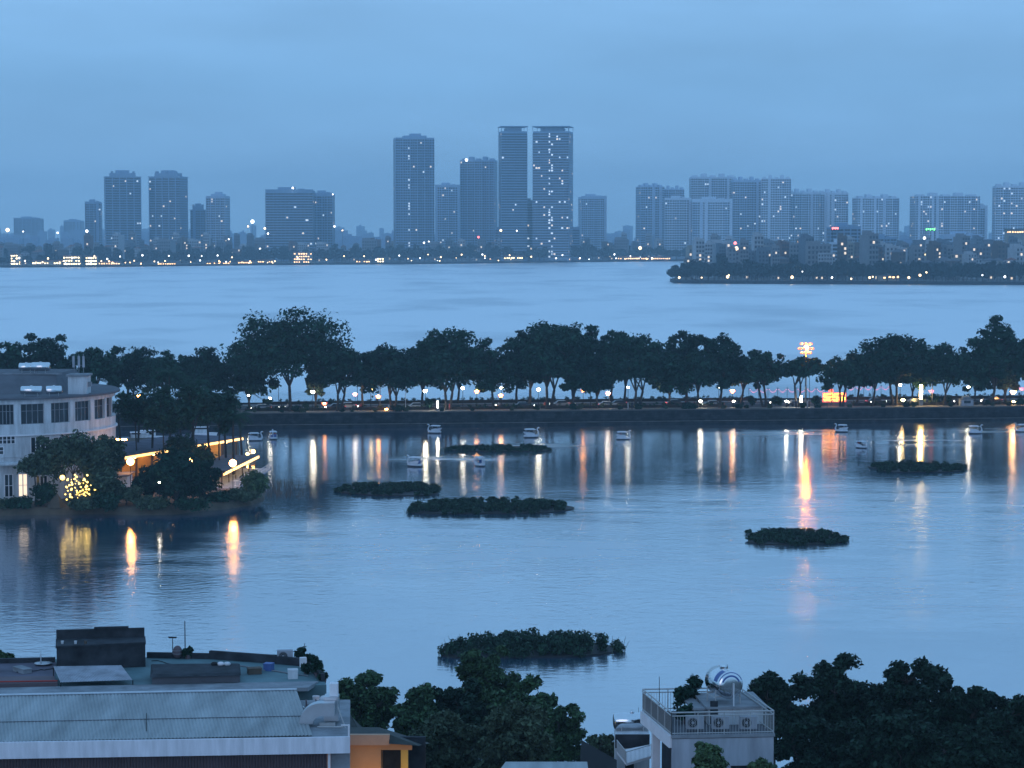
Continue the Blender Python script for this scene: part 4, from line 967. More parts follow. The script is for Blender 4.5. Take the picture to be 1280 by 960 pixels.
# --- terrace restaurant with lit eaves
re = thing('terrace_restaurant', 'low waterside restaurant with flat roofs edged by glowing warm light strips', 'restaurant', (-55, 365, IZ))
e0, e1 = G(148, 574, 5.0), G(304, 548.5, 5.0)
ed = (e1 - e0); el = ed.length; ed.normalize(); en = Vector((-ed.y, ed.x, 0))       # runs away from the camera; en points back
def quadprism(mb, a, b, back, z0, z1, mi=0):
    mb.prism([(a.x, a.y), (b.x, b.y), (b.x + back.x, b.y + back.y), (a.x + back.x, a.y + back.y)], z0, z1, mi)
bk_ = en * 13
m = MB(); quadprism(m, e0, e1, bk_, 5.05, 5.35); m.build('roof', 'deck_purple', re)
m = MB()
for u0, u1 in ((0, .30), (.31, .37), (.385, .47), (.54, .995)): a, b = e0.lerp(e1, u0), e0.lerp(e1, u1); quadprism(m, a - en * .14, b - en * .14, en * .12, 4.84, 5.22)
m.build('light_strip', 'e_strip', re)
m = MB(); quadprism(m, e0 + en * 4.5, e1 + en * 4.5, en * .25, IZ, 5.05); m.build('back_wall', 'yellow_wall', re)
for k in range(9):
    p = e0.lerp(e1, .04 + .92 * k / 8) + en * .5; m = MB(); m.tube([(p.x, p.y, IZ), (p.x, p.y, 5.05)], .13, 7); m.build('post', 'wood', re)
for k in range(7):
    p = e0.lerp(e1, .06 + .88 * k / 6) + en * 2.2; m = MB(); m.ball((p.x, p.y, 4.55), (.32, .32, .22), 8, 6); m.tube([(p.x, p.y, 4.7), (p.x, p.y, 5.06)], .02, 4); m.build('ceiling_lamp', 'e_amber', re, True)
f0, f1 = G(279, 593, 3.1), G(323, 571, 3.1); fd = (f1 - f0).normalized(); fn = Vector((-fd.y, fd.x, 0))
m = MB(); quadprism(m, f0, f1, fn * 6.0, 3.15, 3.38); m.build('roof', 'roof_grey', re)
m = MB(); quadprism(m, f0 - fn * .14, f1 - fn * .14, fn * .12, 2.92, 3.28); m.build('light_strip', 'e_strip', re)
for k in range(6):
    p = f0.lerp(f1, .03 + .94 * k / 5) + fn * .4; m = MB(); m.tube([(p.x, p.y, IZ), (p.x, p.y, 3.15)], .10, 6); m.build('post', 'wood', re)
m = MB(); quadprism(m, f0 + fn * 3.2, f1 + fn * 3.2, fn * .2, IZ, 3.15); m.build('back_wall', 'orange_wall', re)
for k in range(4):
    p = f0.lerp(f1, .1 + .8 * k / 3) + fn * 1.5; m = MB(); m.ball((p.x, p.y, 2.8), (.22, .22, .18), 8, 6); m.tube([(p.x, p.y, 2.9), (p.x, p.y, 3.16)], .02, 4); m.build('ceiling_lamp', 'e_warm', re, True)
g0, g1 = f0 - fn * 3.0 - fd * 2, f1 - fn * 2.2
m = MB(); quadprism(m, g0, g1, fn * 6.5, IZ, IZ + .25); m.build('deck', 'palegrey', re)
m = MB()
for k in range(13): p = g0.lerp(g1, k / 12); m.tube([(p.x, p.y, IZ + .25), (p.x, p.y, IZ + 1.2)], .035, 5)
for z in (.75, 1.2): m.tube([(g0.x, g0.y, IZ + z), (g1.x, g1.y, IZ + z)], .035, 5)
m.build('railing', 'white', re)
# small lean-to roofs in front of the drum
for (x0, x1, y0, Y, dz, l) in [(118, 161, 603, 330, .18, 'small grey lean-to roof between the lit fairy light tree and the terrace restaurant')]:
    a, b = XZ(x0, Y, 3.9), XZ(x1, Y + 3, 3.9); t = thing('garden_shed', l, 'shed', (a.x, a.y, IZ))
    m = MB(); quadprism(m, a, b, Vector((0, 6, 0)), 3.9, 4.08); m.build('roof', 'roof_grey', t)
    m = MB(); quadprism(m, a + Vector((.4, .5, 0)), b + Vector((-.4, .5, 0)), Vector((0, 5, 0)), IZ, 3.9); m.build('wall', 'offwhite', t)
    m = MB(); c = a.lerp(b, .45); m.obox((c.x, c.y + .44, IZ + .1), 1.3, .1, 2.0, math.atan2(3, b.x - a.x)); m.build('door', 'dark', t)
# tables on the deck
def table(loc, label):
    t = thing('table', label, 'table', loc, 'white terrace tables')
    m = MB(); m.lathe([(0, .72), (.5, .72), (.5, .76), (0, .76)], loc, 12); m.build('table_top', 'white', t)
    m = MB(); m.lathe([(.25, 0), (.05, .05), (.05, .72)], loc, 8); m.build('leg', 'white', t)
for k, l in enumerate(['white round table on the terrace deck closest to the dark round tree', 'white round table on the terrace deck, second from the dark round tree', 'white round table on the terrace deck nearest the light green bush']):
    p = g0.lerp(g1, .12 + .3 * k) + fn * 1.3; table((p.x, p.y, IZ + .25), l)
# moored boats behind the restaurant
def launch(p, rz, label, sc=1.0):
    t = thing('moored_boat', label, 'boat', (0, 0, 0), 'boats moored behind the restaurant')
    a = [(3.2, 0), (2.2, .8), (-2.6, .95), (-2.6, -.95), (2.2, -.8)]
    m = MB(); m.prism([(x * .9, y * .8) for x, y in a], -.2, .75, top=a); m.build('hull', 'white', t)
    m = MB(); m.box(-1.9, 1.0, -.7, .7, .75, 1.5); m.build('cabin', 'offwhite', t)
    m = MB(); m.box(-2.2, 1.3, -.85, .85, 1.95, 2.05)
    for x in (-2.0, 1.1):
        for y in (-.75, .75): m.tube([(x, y, .7), (x, y, 1.96)], .04, 5)
    m.build('canopy', 'white', t)
    t.location = p; t.rotation_euler.z = rz; t.scale = (sc,) * 3
launch(G(177, 553), .15, 'white canopied launch moored behind the terrace roof by the red light strip'); launch(G(188, 549.5), .1, 'white canopied launch moored one berth farther from the terrace roof', .9); launch(G(254, 545), .1, 'pale launch moored behind the palm trunks', .9)
ls = thing('light_strip_canopy', 'small canopy edged by a red orange light beside the curved building', 'canopy', G(152, 553))
a, b = XZ(144.5, 385, 4.6), XZ(158.5, 385, 4.6)
m = MB(); m.box(a.x, b.x, 385, 388, 4.6, 4.8)
for x in (a.x + .1, b.x - .1): m.box(x - .06, x + .06, 386, 386.12, 0, 4.6)
m.build('roof', 'grey', ls); m = MB(); m.box(a.x, b.x, 384.85, 384.98, 4.5, 4.72); m.build('light_strip', 'e_amber', ls)
# --- island planting
def bush(seed, px, Y, z0, z1, rx, label, mk='leaf', n=60, leaf=.34, ry=None, per=55, crad=.9, name='broadleaf_tree', group='trees on the restaurant island'):
    b = XZ(px, Y, IZ)
    return tree(seed, b, label, group, name=name, h=z1 - IZ, fork=max(.5, (z0 - IZ) + .4), rx=rx, rz=(z1 - z0) / 2, clumps=n, per=per, leaf=leaf, crad=crad, mk=mk, low=-.95, ry=ry or rx * .8, r0=.14, lobes=.25)
bush(701, 220, 322, .9, 9.7, 5.2, 'big dark round tree at the island tip, hanging over the water', 'leaf_deep', 105, .36, crad=1.2)
bush(702, 250, 327, 1.0, 7.4, 3.4, 'dark tree merging into the big round tree on its terrace side', 'leaf_deep', 60, .34)
bush(703, 185, 325, 1.0, 7.0, 3.0, 'dark leafy tree merging into the big round tree on the side of the lean-to roof', 'leaf_deep', 55, .34)
bush(704, 92, 322.5, 4.6, 12.0, 6.8, 'wide thin leaved tree in front of the curved building, lit by yellow fairy lights below', 'leaf_olive', 150, .34, crad=1.05, ry=3)
bush(705, 44, 321.5, 4.8, 8.4, 3.4, 'small tree against the ground floor windows of the curved building', 'leaf_olive', 32, .32, ry=1.8)
bush(706, 128, 321, 1.2, 7.0, 3.3, 'shrubby tree beside the fairy lights, towards the lean-to roof', 'leaf_olive', 60, .32, ry=2.4)
bush(707, 55, 320.5, 1.0, 4.6, 2.2, 'low dark bush at the bank under the curved building', 'leaf', 34, .3, ry=1.5)
bush(708, 158, 322, .95, 4.2, 2.6, 'low bush at the bank between the lean-to roof and the dark round tree', 'leaf_olive', 36, .3)
for k_, (bx_, rx_, z1_, l_) in enumerate([(22, 2.4, 2.6, 'low bush on the bank below the lit ground floor window'), (104, 2.4, 2.4, 'low bush on the bank below the fairy lights'), (132, 2.6, 3.4, 'low bush on the bank before the shrubby tree'), (186, 2.8, 2.6, 'low bush trailing over the water beside the big dark round tree'), (240, 2.8, 2.4, 'low bush trailing over the water under the terrace side of the round tree'), (-6, 2.2, 2.2, 'low bush on the bank at the picture edge under the curved building')]):
    bush(740 + k_, bx_, 318.2, .7, z1_, rx_, l_, 'leaf_olive' if k_ % 2 else 'leaf', 40, .28, ry=1.5)
bush(750, 134, 326, 4.5, 11.6, 3.3, 'leafy tree at the foot of the curved facade where the building ends', 'leaf_olive', 80, .34, crad=.9, ry=2.6)
bush(709, 318, 333, .8, 5.0, 2.6, 'light green bush at the terrace tip of the island', 'leaf_light', 46, .3)
bush(710, 300, 328, .7, 2.6, 3.2, 'low spreading bush on the bank in front of the terrace deck', 'leaf_olive', 46, .28, ry=1.8)
bush(711, 272, 326, .7, 2.4, 2.0, 'low bush at the water beside the terrace steps', 'leaf', 30, .28)
bush(712, 250, 348, 3.0, 7.2, 2.0, 'leafy tree breaking the glowing eaves strip of the restaurant', 'leaf', 46, .34)
bush(713, 228, 352, 3.5, 9.5, 3.0, 'leafy tree over the dark stretch of the restaurant eaves', 'leaf_deep', 50, .34)
PL = [(152, 368, 12.5, 3.0, 'palm with drooping fronds at the end of the curved building eaves'), (213, 356, 18.6, 3.2, 'tallest spiky topped palm of the island'), (240, 358, 17.0, 3.4, 'tall palm in the middle of the island palm cluster'), (283, 366, 13.5, 3.6, 'palm with hanging fronds at the lake end of the palm cluster'),
      (292, 360, 11.0, 3.2, 'shorter palm rising through the lit eaves strip'), (190, 362, 14.5, 3.4, 'palm between the curved building and the tallest spiky palm'), (262, 364, 14.8, 3.4, 'palm next to the lake end of the palm cluster'), (226, 366, 13.0, 3.4, 'lower palm behind the tallest spiky palm'), (172, 372, 11.5, 3.0, 'low palm near the orange lamp behind the curved building'), (303, 372, 10.5, 2.8, 'slim palm at the end of the glowing eaves strip')]
for i, (px, Y, zt, fl, l) in enumerate(PL): palm(800 + i, XZ(px, Y, IZ), zt - IZ - .8, l, 'palms on the restaurant island', fl, 26, lean=(i % 3 - 1) * .5)
for i, (px, Y, z0, z1, rx, l) in enumerate([(205, 352, 8, 17.2, 4.2, 'tall leafy tree among the island palms, towards the curved building'), (243, 355, 8.5, 17.8, 4.6, 'tall leafy tree among the island palms, behind the big dark round tree'), (275, 362, 7.5, 15.5, 3.8, 'tall leafy tree at the lake end of the island palms'), (170, 358, 9, 16.0, 3.6, 'tall leafy tree beside the curved building eaves')]):
    bush(720 + i, px, Y, z0, z1, rx, l, 'leaf', 66, .36, crad=1.1)
# fairy lights in the tree
fl_ = thing('fairy_lights', 'cluster of yellow fairy lights hung in the tree before the curved building', 'string lights', XZ(98, 320, IZ))
rr = random.Random(11); wr = MB(); pv = None
for i in range(95):
    px, py = rr.gauss(97, 10), rr.gauss(610, 9)
    if not 80 < px < 120 or not 593 < py < 628: continue
    p = W(px, py, rr.uniform(318.2, 320.6)); m = MB(); m.ball(p, rr.uniform(.06, .17), 6, 5); m.build('bulb', 'e_yellow', fl_, True)
    if pv is not None and (p - pv).length < 4: wr.tube([pv, p], .012, 3)
    pv = p
wr.build('wire', 'black', fl_)
gl = thing('globe_lantern', 'round yellow lantern hanging at the top of the fairy lights', 'lantern', W(78, 596, 319)); p = W(78, 597, 319)
m = MB(); m.ball(p, .38, 12, 8); m.build('globe', 'e_yellow', gl, True); m = MB(); m.tube([p, p + Vector((0, .3, 2.6))], .02, 4); m.build('cord', 'black', gl)
pl_ = thing('tan_cone', 'small tan cone shape at the foot of the fairy light tree', 'rock', XZ(70, 319, IZ)); m = MB(); q = XZ(71, 319.5, IZ); m.add([(q.x - 1.5, q.y, IZ - .1), (q.x - .9, q.y - .9, IZ - .1), (q.x + .7, q.y - .8, IZ - .1), (q.x + 1.5, q.y + .1, IZ - .1), (q.x, q.y + 1.1, IZ - .1), (q.x - .75, q.y - .3, IZ + 1.1), (q.x + .2, q.y - .4, IZ + 2.0), (q.x + .8, q.y, IZ + .9)], [(0, 1, 5), (1, 6, 5), (1, 2, 6), (2, 7, 6), (2, 3, 7), (3, 4, 7), (4, 6, 7), (4, 5, 6), (4, 0, 5), (4, 3, 2, 1, 0)]); m.build('cone_face', 'soil', pl_)  # plain cone standing in for a tan shape of unclear kind
l2 = thing('eaves_lantern', 'amber cage lantern glowing among the leaves below the restaurant eaves', 'lantern', W(236, 582, 330)); p = W(236, 578, 330)
m = MB(); m.ball(p, (.55, .4, .75), 10, 7); m.build('shade', 'e_amber', l2, True); m = MB(); m.tube([p, p + Vector((0, 0, 2))], .02, 4); m.build('cord', 'black', l2)
for i, (px, py, Y, l, em) in enumerate([(163, 577, 336, 'warm wall lamp at the near end of the restaurant eaves', 'e_amber'), (291, 579, 338, 'warm lamp on a post beside the lower glowing eaves of the terrace', 'e_amber'), (199, 603, 318, 'tiny white lamp in the big dark round tree', 'e_white_s'), (142, 598, 325, 'tiny white lamp over the lean-to roof', 'e_white_s')]):
    p = W(px, py, Y); t = thing('terrace_lamp', l, 'lamp', (p.x, p.y, IZ)); m = MB(); m.tube([(p.x, p.y, IZ), tuple(p)], .05, 6); m.build('post', 'black', t); m = MB(); m.ball(p, .55 if i < 2 else .12, 10, 7); m.build('globe', em, t, True)
for i, (px, py, r) in enumerate([(316.5, 541, .32), (309, 546, .22)]):
    p = XZ(px, 392 + i, 1.3 + .5 * (1 - i)); t = thing('dock_lamp', ['larger red orange lamp at the swan boat dock', 'smaller orange lamp at the swan boat dock'][i], 'lamp', (p.x, p.y, 0)); m = MB(); m.tube([(p.x, p.y, -.4), tuple(p)], .05, 6); m.build('post', 'black', t); m = MB(); m.ball(p, r, 8, 6); m.build('globe', 'e_amber', t, True)
# ================================================================== FOREGROUND BUILDINGS
# --- long corrugated roof with white fascia
wh = thing('roofed_building', 'long building with pale green corrugated roof, broad white fascia and brown ribbed wall', 'building', (-12, 102, 1.5))
zb_, zf_ = 18.3, 17.95
B0, B1 = G(-170, 873.5, zb_), G(371, 863, zb_)
F0, F1 = G(-170, 930.8, zf_), G(391, 919.3, zf_)
n = 122; m = MB(); vv = []; ff = []
for i in range(n * 2 + 1):
    u = i / (2 * n); dz = .032 if i % 2 else -.022
    a, b = B0.lerp(B1, u), F0.lerp(F1, u)
    if u > .985: pass
    vv += [(a.x, a.y, a.z + dz), (b.x, b.y, b.z + dz)]
for i in range(n * 2): ff.append((2 * i, 2 * i + 1, 2 * i + 3, 2 * i + 2))
m.add(vv, ff); roof = m.build('corrugated_roof', 'roof_sheet', wh)
m = MB(); m.tube([B0 + Vector((0, 0, .05)), B1 + Vector((0, 0, .05))], .07, 6); m.build('ridge_flashing', 'steel', roof)
m = MB(); a, b = B0.lerp(F0, .60), B1.lerp(F1, .60); m.tube([a + Vector((0, 0, .03)), b + Vector((0, 0, .03))], .022, 4); m.build('sheet_overlap', 'roof_grey', roof)
m = MB(); a, b = XZ(183, 102.6, 18.2), XZ(183, 99.6, 18.05); m.tube([a, b], .02, 4); m.build('lightning_wire', 'black', roof)
E1 = G(437.5, 921, zf_); fdv = (E1 - F0).normalized(); fb = Vector((-fdv.y, fdv.x, 0))
m = MB(); m.hexa([tuple(F0 - fb * .02 + Vector((0, 0, -.75))), tuple(E1 - fb * .02 + Vector((0, 0, -.75))), tuple(E1 + fb * .12 + Vector((0, 0, -.75))), tuple(F0 + fb * .12 + Vector((0, 0, -.75)))],
                 [tuple(F0 - fb * .02), tuple(E1 - fb * .02), tuple(E1 + fb * .12), tuple(F0 + fb * .12)]); m.build('fascia', 'fascia', wh)
m = MB(); m.hexa([tuple(F0 + fb * .13 + Vector((0, 0, -.25))), tuple(E1 + fb * .13 + Vector((0, 0, -.25))), tuple(E1 + fb * 8.4 + Vector((0, 0, -.25))), tuple(F0 + fb * 8.4 + Vector((0, 0, -.25)))],
                 [tuple(F0 + fb * .13 + Vector((0, 0, -.08))), tuple(E1 + fb * .13 + Vector((0, 0, -.08))), tuple(E1 + fb * 8.4 + Vector((0, 0, -.08))), tuple(F0 + fb * 8.4 + Vector((0, 0, -.08)))]); m.build('gutter_slab', 'grey', wh)
WA, WB_ = F0 + fb * .35, F0 + fdv * ((E1 - F0).length - 1.05) + fb * .35
m = MB(); nr = 150; vv = []
for i in range(nr * 2 + 1):
    q = WA.lerp(WB_, i / (2 * nr)) + fb * (.10 if i % 2 else 0); vv += [(q.x, q.y, 1.5), (q.x, q.y, zf_ - .70)]
m.add(vv, [(2 * i, 2 * i + 2, 2 * i + 3, 2 * i + 1) for i in range(nr * 2)]); m.build('ribbed_wall', 'rust', wh)
m = MB(); q = WB_ + fdv * .04; m.hexa([tuple(p) for p in [Vector((q.x, q.y, 1.5)) - fb * .08, Vector((q.x, q.y, 1.5)) - fb * .08 + fdv * .12, Vector((q.x, q.y, 1.5)) + fb * .2 + fdv * .12, Vector((q.x, q.y, 1.5)) + fb * .2]],
                 [tuple(p) for p in [Vector((q.x, q.y, zf_ - .76)) - fb * .08, Vector((q.x, q.y, zf_ - .76)) - fb * .08 + fdv * .12, Vector((q.x, q.y, zf_ - .76)) + fb * .2 + fdv * .12, Vector((q.x, q.y, zf_ - .76)) + fb * .2]]); m.build('corner_post', 'white', wh)
m = MB(); q0 = q + fdv * .14; q1 = E1 - fdv * .02 + fb * .35
m.prism([(q0.x, q0.y), (q1.x, q1.y), (q1.x + fb.x * 8, q1.y + fb.y * 8), (q0.x + fb.x * 8, q0.y + fb.y * 8)], 1.5, zf_ - .26); m.build('end_bay', 'grey', wh)
m = MB(); m.tube([E1 + fb * .05 + Vector((-.05, 0, -.0)), E1 + fb * .05 + Vector((-.05, 0, .55))], .045, 6); m.tube([E1 + fb * .05 + Vector((-.05, 0, .52)), E1 + fb * .05 + Vector((-.4, 0, .52))], .03, 5); m.build('rail_post', 'white', wh)

# --- flat roofed block behind
ZR = 17.4
fr = thing('flat_roof_building', 'block of flat roofs with green coated deck and dark parapets, between corrugated roof and lake', 'building', (-11, 116, 1.5))
def gp(px, py, z=ZR): return G(px, py, z)
P = [gp(-170, 873), gp(408, 856), gp(398, 838), gp(378, 824), gp(345, 818), gp(190, 817), gp(182, 822), gp(-170, 828)]
m = MB(); m.prism([(p.x, p.y) for p in P], 1.5, ZR); m.build('deck', 'deck_green', fr)
def run(mb, a, b, w, z0, z1, mi=0):
    d = (b - a); d.z = 0; d.normalize(); nn = Vector((-d.y, d.x, 0)) * w / 2
    mb.hexa([(a.x - nn.x, a.y - nn.y, z0), (b.x - nn.x, b.y - nn.y, z0), (b.x + nn.x, b.y + nn.y, z0), (a.x + nn.x, a.y + nn.y, z0)],
            [(a.x - nn.x, a.y - nn.y, z1), (b.x - nn.x, b.y - nn.y, z1), (b.x + nn.x, b.y + nn.y, z1), (a.x + nn.x, a.y + nn.y, z1)], mi)
m = MB()
run(m, gp(184, 822), gp(262, 823.5), .22, ZR, ZR + .30); run(m, gp(262.5, 823.5), gp(345, 829.5), .22, ZR, ZR + .46); run(m, gp(345.5, 829.5), gp(383, 833), .22, ZR, ZR + .42); run(m, gp(383.5, 833), gp(404, 852), .2, ZR, ZR + .4)
run(m, gp(-170, 834), gp(69, 828.5), .25, ZR, ZR + .30); m.build('parapet', 'dark', fr)
Q = [gp(-170, 862), gp(68, 857), gp(70, 829), gp(-170, 833)]; m = MB(); m.prism([(p.x, p.y) for p in Q], ZR - .2, ZR + .06); m.build('slab', 'deck_purple', fr)
m = MB(); m.prism([(p.x, p.y) for p in [gp(-170, 862.5), gp(72, 858.5), gp(67, 850), gp(-170, 853)]], ZR - .2, ZR + .22); m.build('dark_strip_roof', 'rust', fr)
m = MB(); a, b = gp(-170, 861, ZR), gp(72, 857.5, ZR); m.tube([a + Vector((0, 0, .27)), b + Vector((0, 0, .27))], .035, 5); m.build('red_pipe', 'redpaint', fr)
# lower gutter walkway before the corrugated ridge
m = MB(); m.prism([(p.x, p.y) for p in [gp(-170, 873.5), gp(385, 861.5), gp(398, 853.5), gp(76, 860), gp(-170, 866)]], ZR - .1, ZR + .09); m.build('walkway', 'grey', fr)
# stair house
sh = [gp(71, 838.5), gp(182, 833.5), gp(181, 826), gp(71, 829)]
m = MB(); m.prism([(p.x, p.y) for p in sh], ZR + .005, ZR + 1.22); sho = m.build('stair_house', 'dark', fr)
cc = sum(sh, Vector()) / 4
m = MB(); m.prism([(cc.x + (p.x - cc.x) * 1.015, cc.y + (p.y - cc.y) * 1.06) for p in sh], ZR + 1.22, ZR + 1.34); a_, b_ = sh[0].lerp(sh[3], .55), sh[1].lerp(sh[2], .55)
m.build('stair_house_roof', 'dark', sho)
m = MB(); run(m, sh[3], sh[2], .22, ZR + 1.34, ZR + 1.82); run(m, sh[3].lerp(sh[2], .43) - Vector((0, .04, 0)), sh[3].lerp(sh[2], .82) - Vector((0, .04, 0)), .24, ZR + 1.825, ZR + 1.93); m.build('stair_house_upstand', 'dark', sho)
# low box skylight
lo = [gp(190, 857.5), gp(300, 855), gp(298, 842), gp(190, 843)]
m = MB(); m.prism([(p.x, p.y) for p in lo], ZR + .09, ZR + .48); lob = m.build('low_shed', 'roof_grey', fr)
cc = sum(lo, Vector()) / 4; m = MB(); m.prism([(cc.x + (p.x - cc.x) * 1.03, cc.y + (p.y - cc.y) * 1.12) for p in lo], ZR + .48, ZR + .58, top=[(cc.x + (p.x - cc.x) * .99, cc.y + (p.y - cc.y) * .9) for p in lo]); m.build('low_shed_roof', 'dark', lob)
# ribbed canopy
ca = [gp(76, 860.5), gp(166, 857.5), gp(152, 846.5), gp(67, 848)]; m = MB(); vv = []; k = 46
for i in range(2 * k + 1):
    a, b = ca[3].lerp(ca[2], i / (2 * k)), ca[0].lerp(ca[1], i / (2 * k)); dz = .035 if i % 2 else 0
    vv += [(a.x, a.y, ZR + .62 + dz), (b.x, b.y, ZR + .30 + dz)]
m.add(vv, [(2 * i, 2 * i + 1, 2 * i + 3, 2 * i + 2) for i in range(2 * k)]); cn = m.build('ribbed_canopy', 'palegrey', fr)
m = MB()
for p in (ca[0], ca[1]): m.tube([(p.x, p.y, ZR), (p.x, p.y, ZR + .3)], .03, 5)
for p in (ca[2], ca[3]): m.tube([(p.x, p.y, ZR), (p.x, p.y, ZR + .62)], .03, 5)
m.build('canopy_posts', 'black', cn)

def pole(px, yb, yt, z0, label, kind='antenna', arms=(), r=.025, Y=None, mk='black'):
    p = gp(px, yb, z0) if Y is None else XZ(px, Y, z0); zt = W(px, yt, p.y).z
    m = MB(); m.tube([tuple(p), (p.x, p.y, zt)], [r * 1.2, r * .8], 6)
    for (dz, w) in arms: m.tube([(p.x - w, p.y, zt - dz), (p.x + w, p.y, zt - dz)], r, 5)
    solo(m, kind, mk, label, kind.replace('_', ' '), p)
pole(216, 822, 796, ZR, 'T shaped aerial on the green roof beside the round tank', arms=[(.02, .24), (.06, .2)])
pole(231.5, 822, 776, ZR, 'tallest thin aerial pole on the flat roof, next to the T shaped aerial', r=.03)
pole(133, 800, 787, ZR + 1.8, 'small hooked aerial on top of the dark stair house', arms=[(.03, .07)], Y=119.2)
pole(178.5, 800, 786, ZR + 1.8, 'thin wire aerial at the end of the dark stair house roof', r=.012, Y=119)
pole(381, 826, 804, ZR, 'finial aerial rising from the potted plants at the roof corner', arms=[(.18, .1)], r=.02)
pole(403, 846, 833, ZR, 'thin stick aerial at the lake corner of the flat roof', r=.012)
for k_, (a_, b_, l) in enumerate([((20, 843), (66, 838), 'thin black cable snaking over the purple grey slab'), ((190, 826), (250, 838), 'thin cable lying over the green deck behind the low shed'), ((300, 834), (385, 846), 'grey pipe lying across the green deck')]):
    a_, b_ = gp(*a_), gp(*b_); m = MB(); rq = random.Random(k_); m.tube([a_.lerp(b_, q / 9) + Vector((0, rq.uniform(-.25, .25), .09 if k_ == 0 else .04)) for q in range(10)], .022 if k_ < 2 else .04, 5)
    solo(m, 'cable' if k_ < 2 else 'pipe', 'black' if k_ < 2 else 'grey', l, 'cable' if k_ < 2 else 'pipe', a_)
for k_, (px, py, sx, sy, sz, mk, l) in enumerate([(318, 842, .7, .5, .32, 'wood', 'timber crate on the green deck past the low shed'), (336, 838, .45, .45, .4, 'bluepaint', 'blue plastic drum base on the green deck near the pipe'), (28, 840, 1.1, .5, .25, 'grey', 'grey slab pile on the purple grey roof'), (366, 848, .5, .4, .5, 'offwhite', 'pale gas box on the green deck near the corrugated roof end')]):
    p = gp(px, py, ZR + (.06 if px < 60 else 0)); m = MB(); m.obox(p, sx, sy, sz * .8, .3 + k_); m.obox((p.x, p.y, p.z + sz * .803), sx * 1.06, sy * 1.06, sz * .2, .3 + k_); solo(m, ['crate', 'drum', 'slab_pile', 'gas_box'][k_], mk, l, ['crate', 'drum', 'slabs', 'box'][k_], p)
# small spike in a white dish
p = gp(54, 832.5); m = MB(); m.lathe([(.0, .10), (.25, .08), (.46, .15), (.48, .17), (.25, .11), (0, .13)], (p.x, p.y, ZR + .0), 18); m.tube([(p.x - .12, p.y, ZR + .1), (p.x - .12, p.y, ZR + .78)], [.05, .012], 6)
solo(m, 'satellite_dish', 'offwhite', 'pale upturned dish with a dark spike lying on the purple grey roof slab', 'dish', p, smooth=True)
# round tank and pot plants
p = gp(222, 823.5); t = thing('round_tank', 'dark round banded tank at the edge of the green flat roof below the aerials', 'water tank', p)
m = MB(); m.ball((p.x, p.y, ZR + .38), (.26, .26, .36), 14, 9); m.build('tank_body', 'rust', t, True)
m = MB(); 
for dz in (.28, .46): m.lathe([(.265, dz), (.275, dz + .02), (.265, dz + .04)], (p.x, p.y, ZR), 14)
m.build('bands', 'grey', t)
def potplant(px, py, z0, h, w, label, seed, mk='leaf_deep', n=14, pot=True, Y=None):
    rng = np.random.default_rng(seed); p = gp(px, py, z0) if Y is None else XZ(px, Y, z0)
    t = thing('potted_plant', label, 'potted plant', p, None)
    pts = crown_points(rng, n, w * .6, w * .6, h * .36, h * .62, low=-.9, lobes=.3)
    f = bpy.data.objects.new('foliage', leaf_mesh('foliage', pts, np.full(n, w * .42), 34, .13, mk, rng)); COL.objects.link(f); f.parent = t
    m = MB(); m.tube([(p.x, p.y, p.z + .1), (p.x, p.y, p.z + h * .6)], .02, 5); m.build('stem', 'bark', t)
    if pot: m = MB(); m.lathe([(0, 0), (.13, 0), (.18, .24), (.16, .24), (.12, .2), (0, .2)], tuple(p), 10); m.build('pot', 'rust', t)
potplant(235, 823.5, ZR, .62, .36, 'dark pot plant beside the round banded tank', 1)
potplant(375, 828, ZR, .75, .38, 'dark leafy pot plant just beside the pale air conditioner on the parapet', 2)
potplant(388, 836, ZR, .85, .42, 'tall pot plant behind the small hanging white unit', 3)
potplant(397, 846, ZR, .8, .40, 'pot plant at the corner of the flat roof nearest the shore trees', 4)
potplant(383, 842, ZR, .5, .32, 'low pot plant below the small hanging white unit', 5)
potplant(404, 855, ZR - .2, .6, .34, 'pot plant beside the white bucket at the roof corner', 6)
def ac_unit(p, rz, label, sx=.85, sy=.34, sz=.62, group=None):
    t = thing('air_conditioner', label, 'air conditioner', p, group); ca, sa = math.cos(rz), math.sin(rz)
    m = MB(); m.obox(p, sx, sy, sz, rz); m.build('casing', 'palegrey', t)
    c = Vector((p[0] - sx * .12 * ca + (sy / 2 + .004) * sa, p[1] - sx * .12 * sa - (sy / 2 + .004) * ca, p[2] + sz / 2)); d = Vector((sa, -ca, 0))
    m = MB(); m.tube([c, c + d * .012], sz * .40, 16); g = m.build('fan_opening', 'black', t)
    m = MB(); s = Vector((ca, sa, 0))
    for r in (.12, .24, .36): m.tube([c + d * .02 + (s * math.cos(k * math.pi / 8) + Vector((0, 0, math.sin(k * math.pi / 8)))) * r * sz for k in range(17)], .008, 4, caps=False)
    m.tube([c + d * .012, c + d * .03], .06, 8); m.build('fan_grille', 'palegrey', g)
    return t
p = gp(357, 826.5, ZR + .05); ac_unit((p.x, p.y - .3, ZR + .10), .12, 'pale air conditioner with dark fan sitting on the flat roof parapet')
p = gp(379, 838, ZR); t = thing('wall_unit', 'small upright white unit hung at the roof corner among the pot plants', 'roof unit', p)
m = MB(); m.obox((p.x, p.y, ZR + .15), .34, .28, .55, .3); m.build('casing', 'white', t); m = MB(); m.tube([(p.x, p.y, ZR), (p.x, p.y, ZR + .15)], .03, 5); m.build('foot', 'black', t)
for i, (px, py, w, h, l) in enumerate([(106, 797.5, .10, .1, 'x'),]): pass
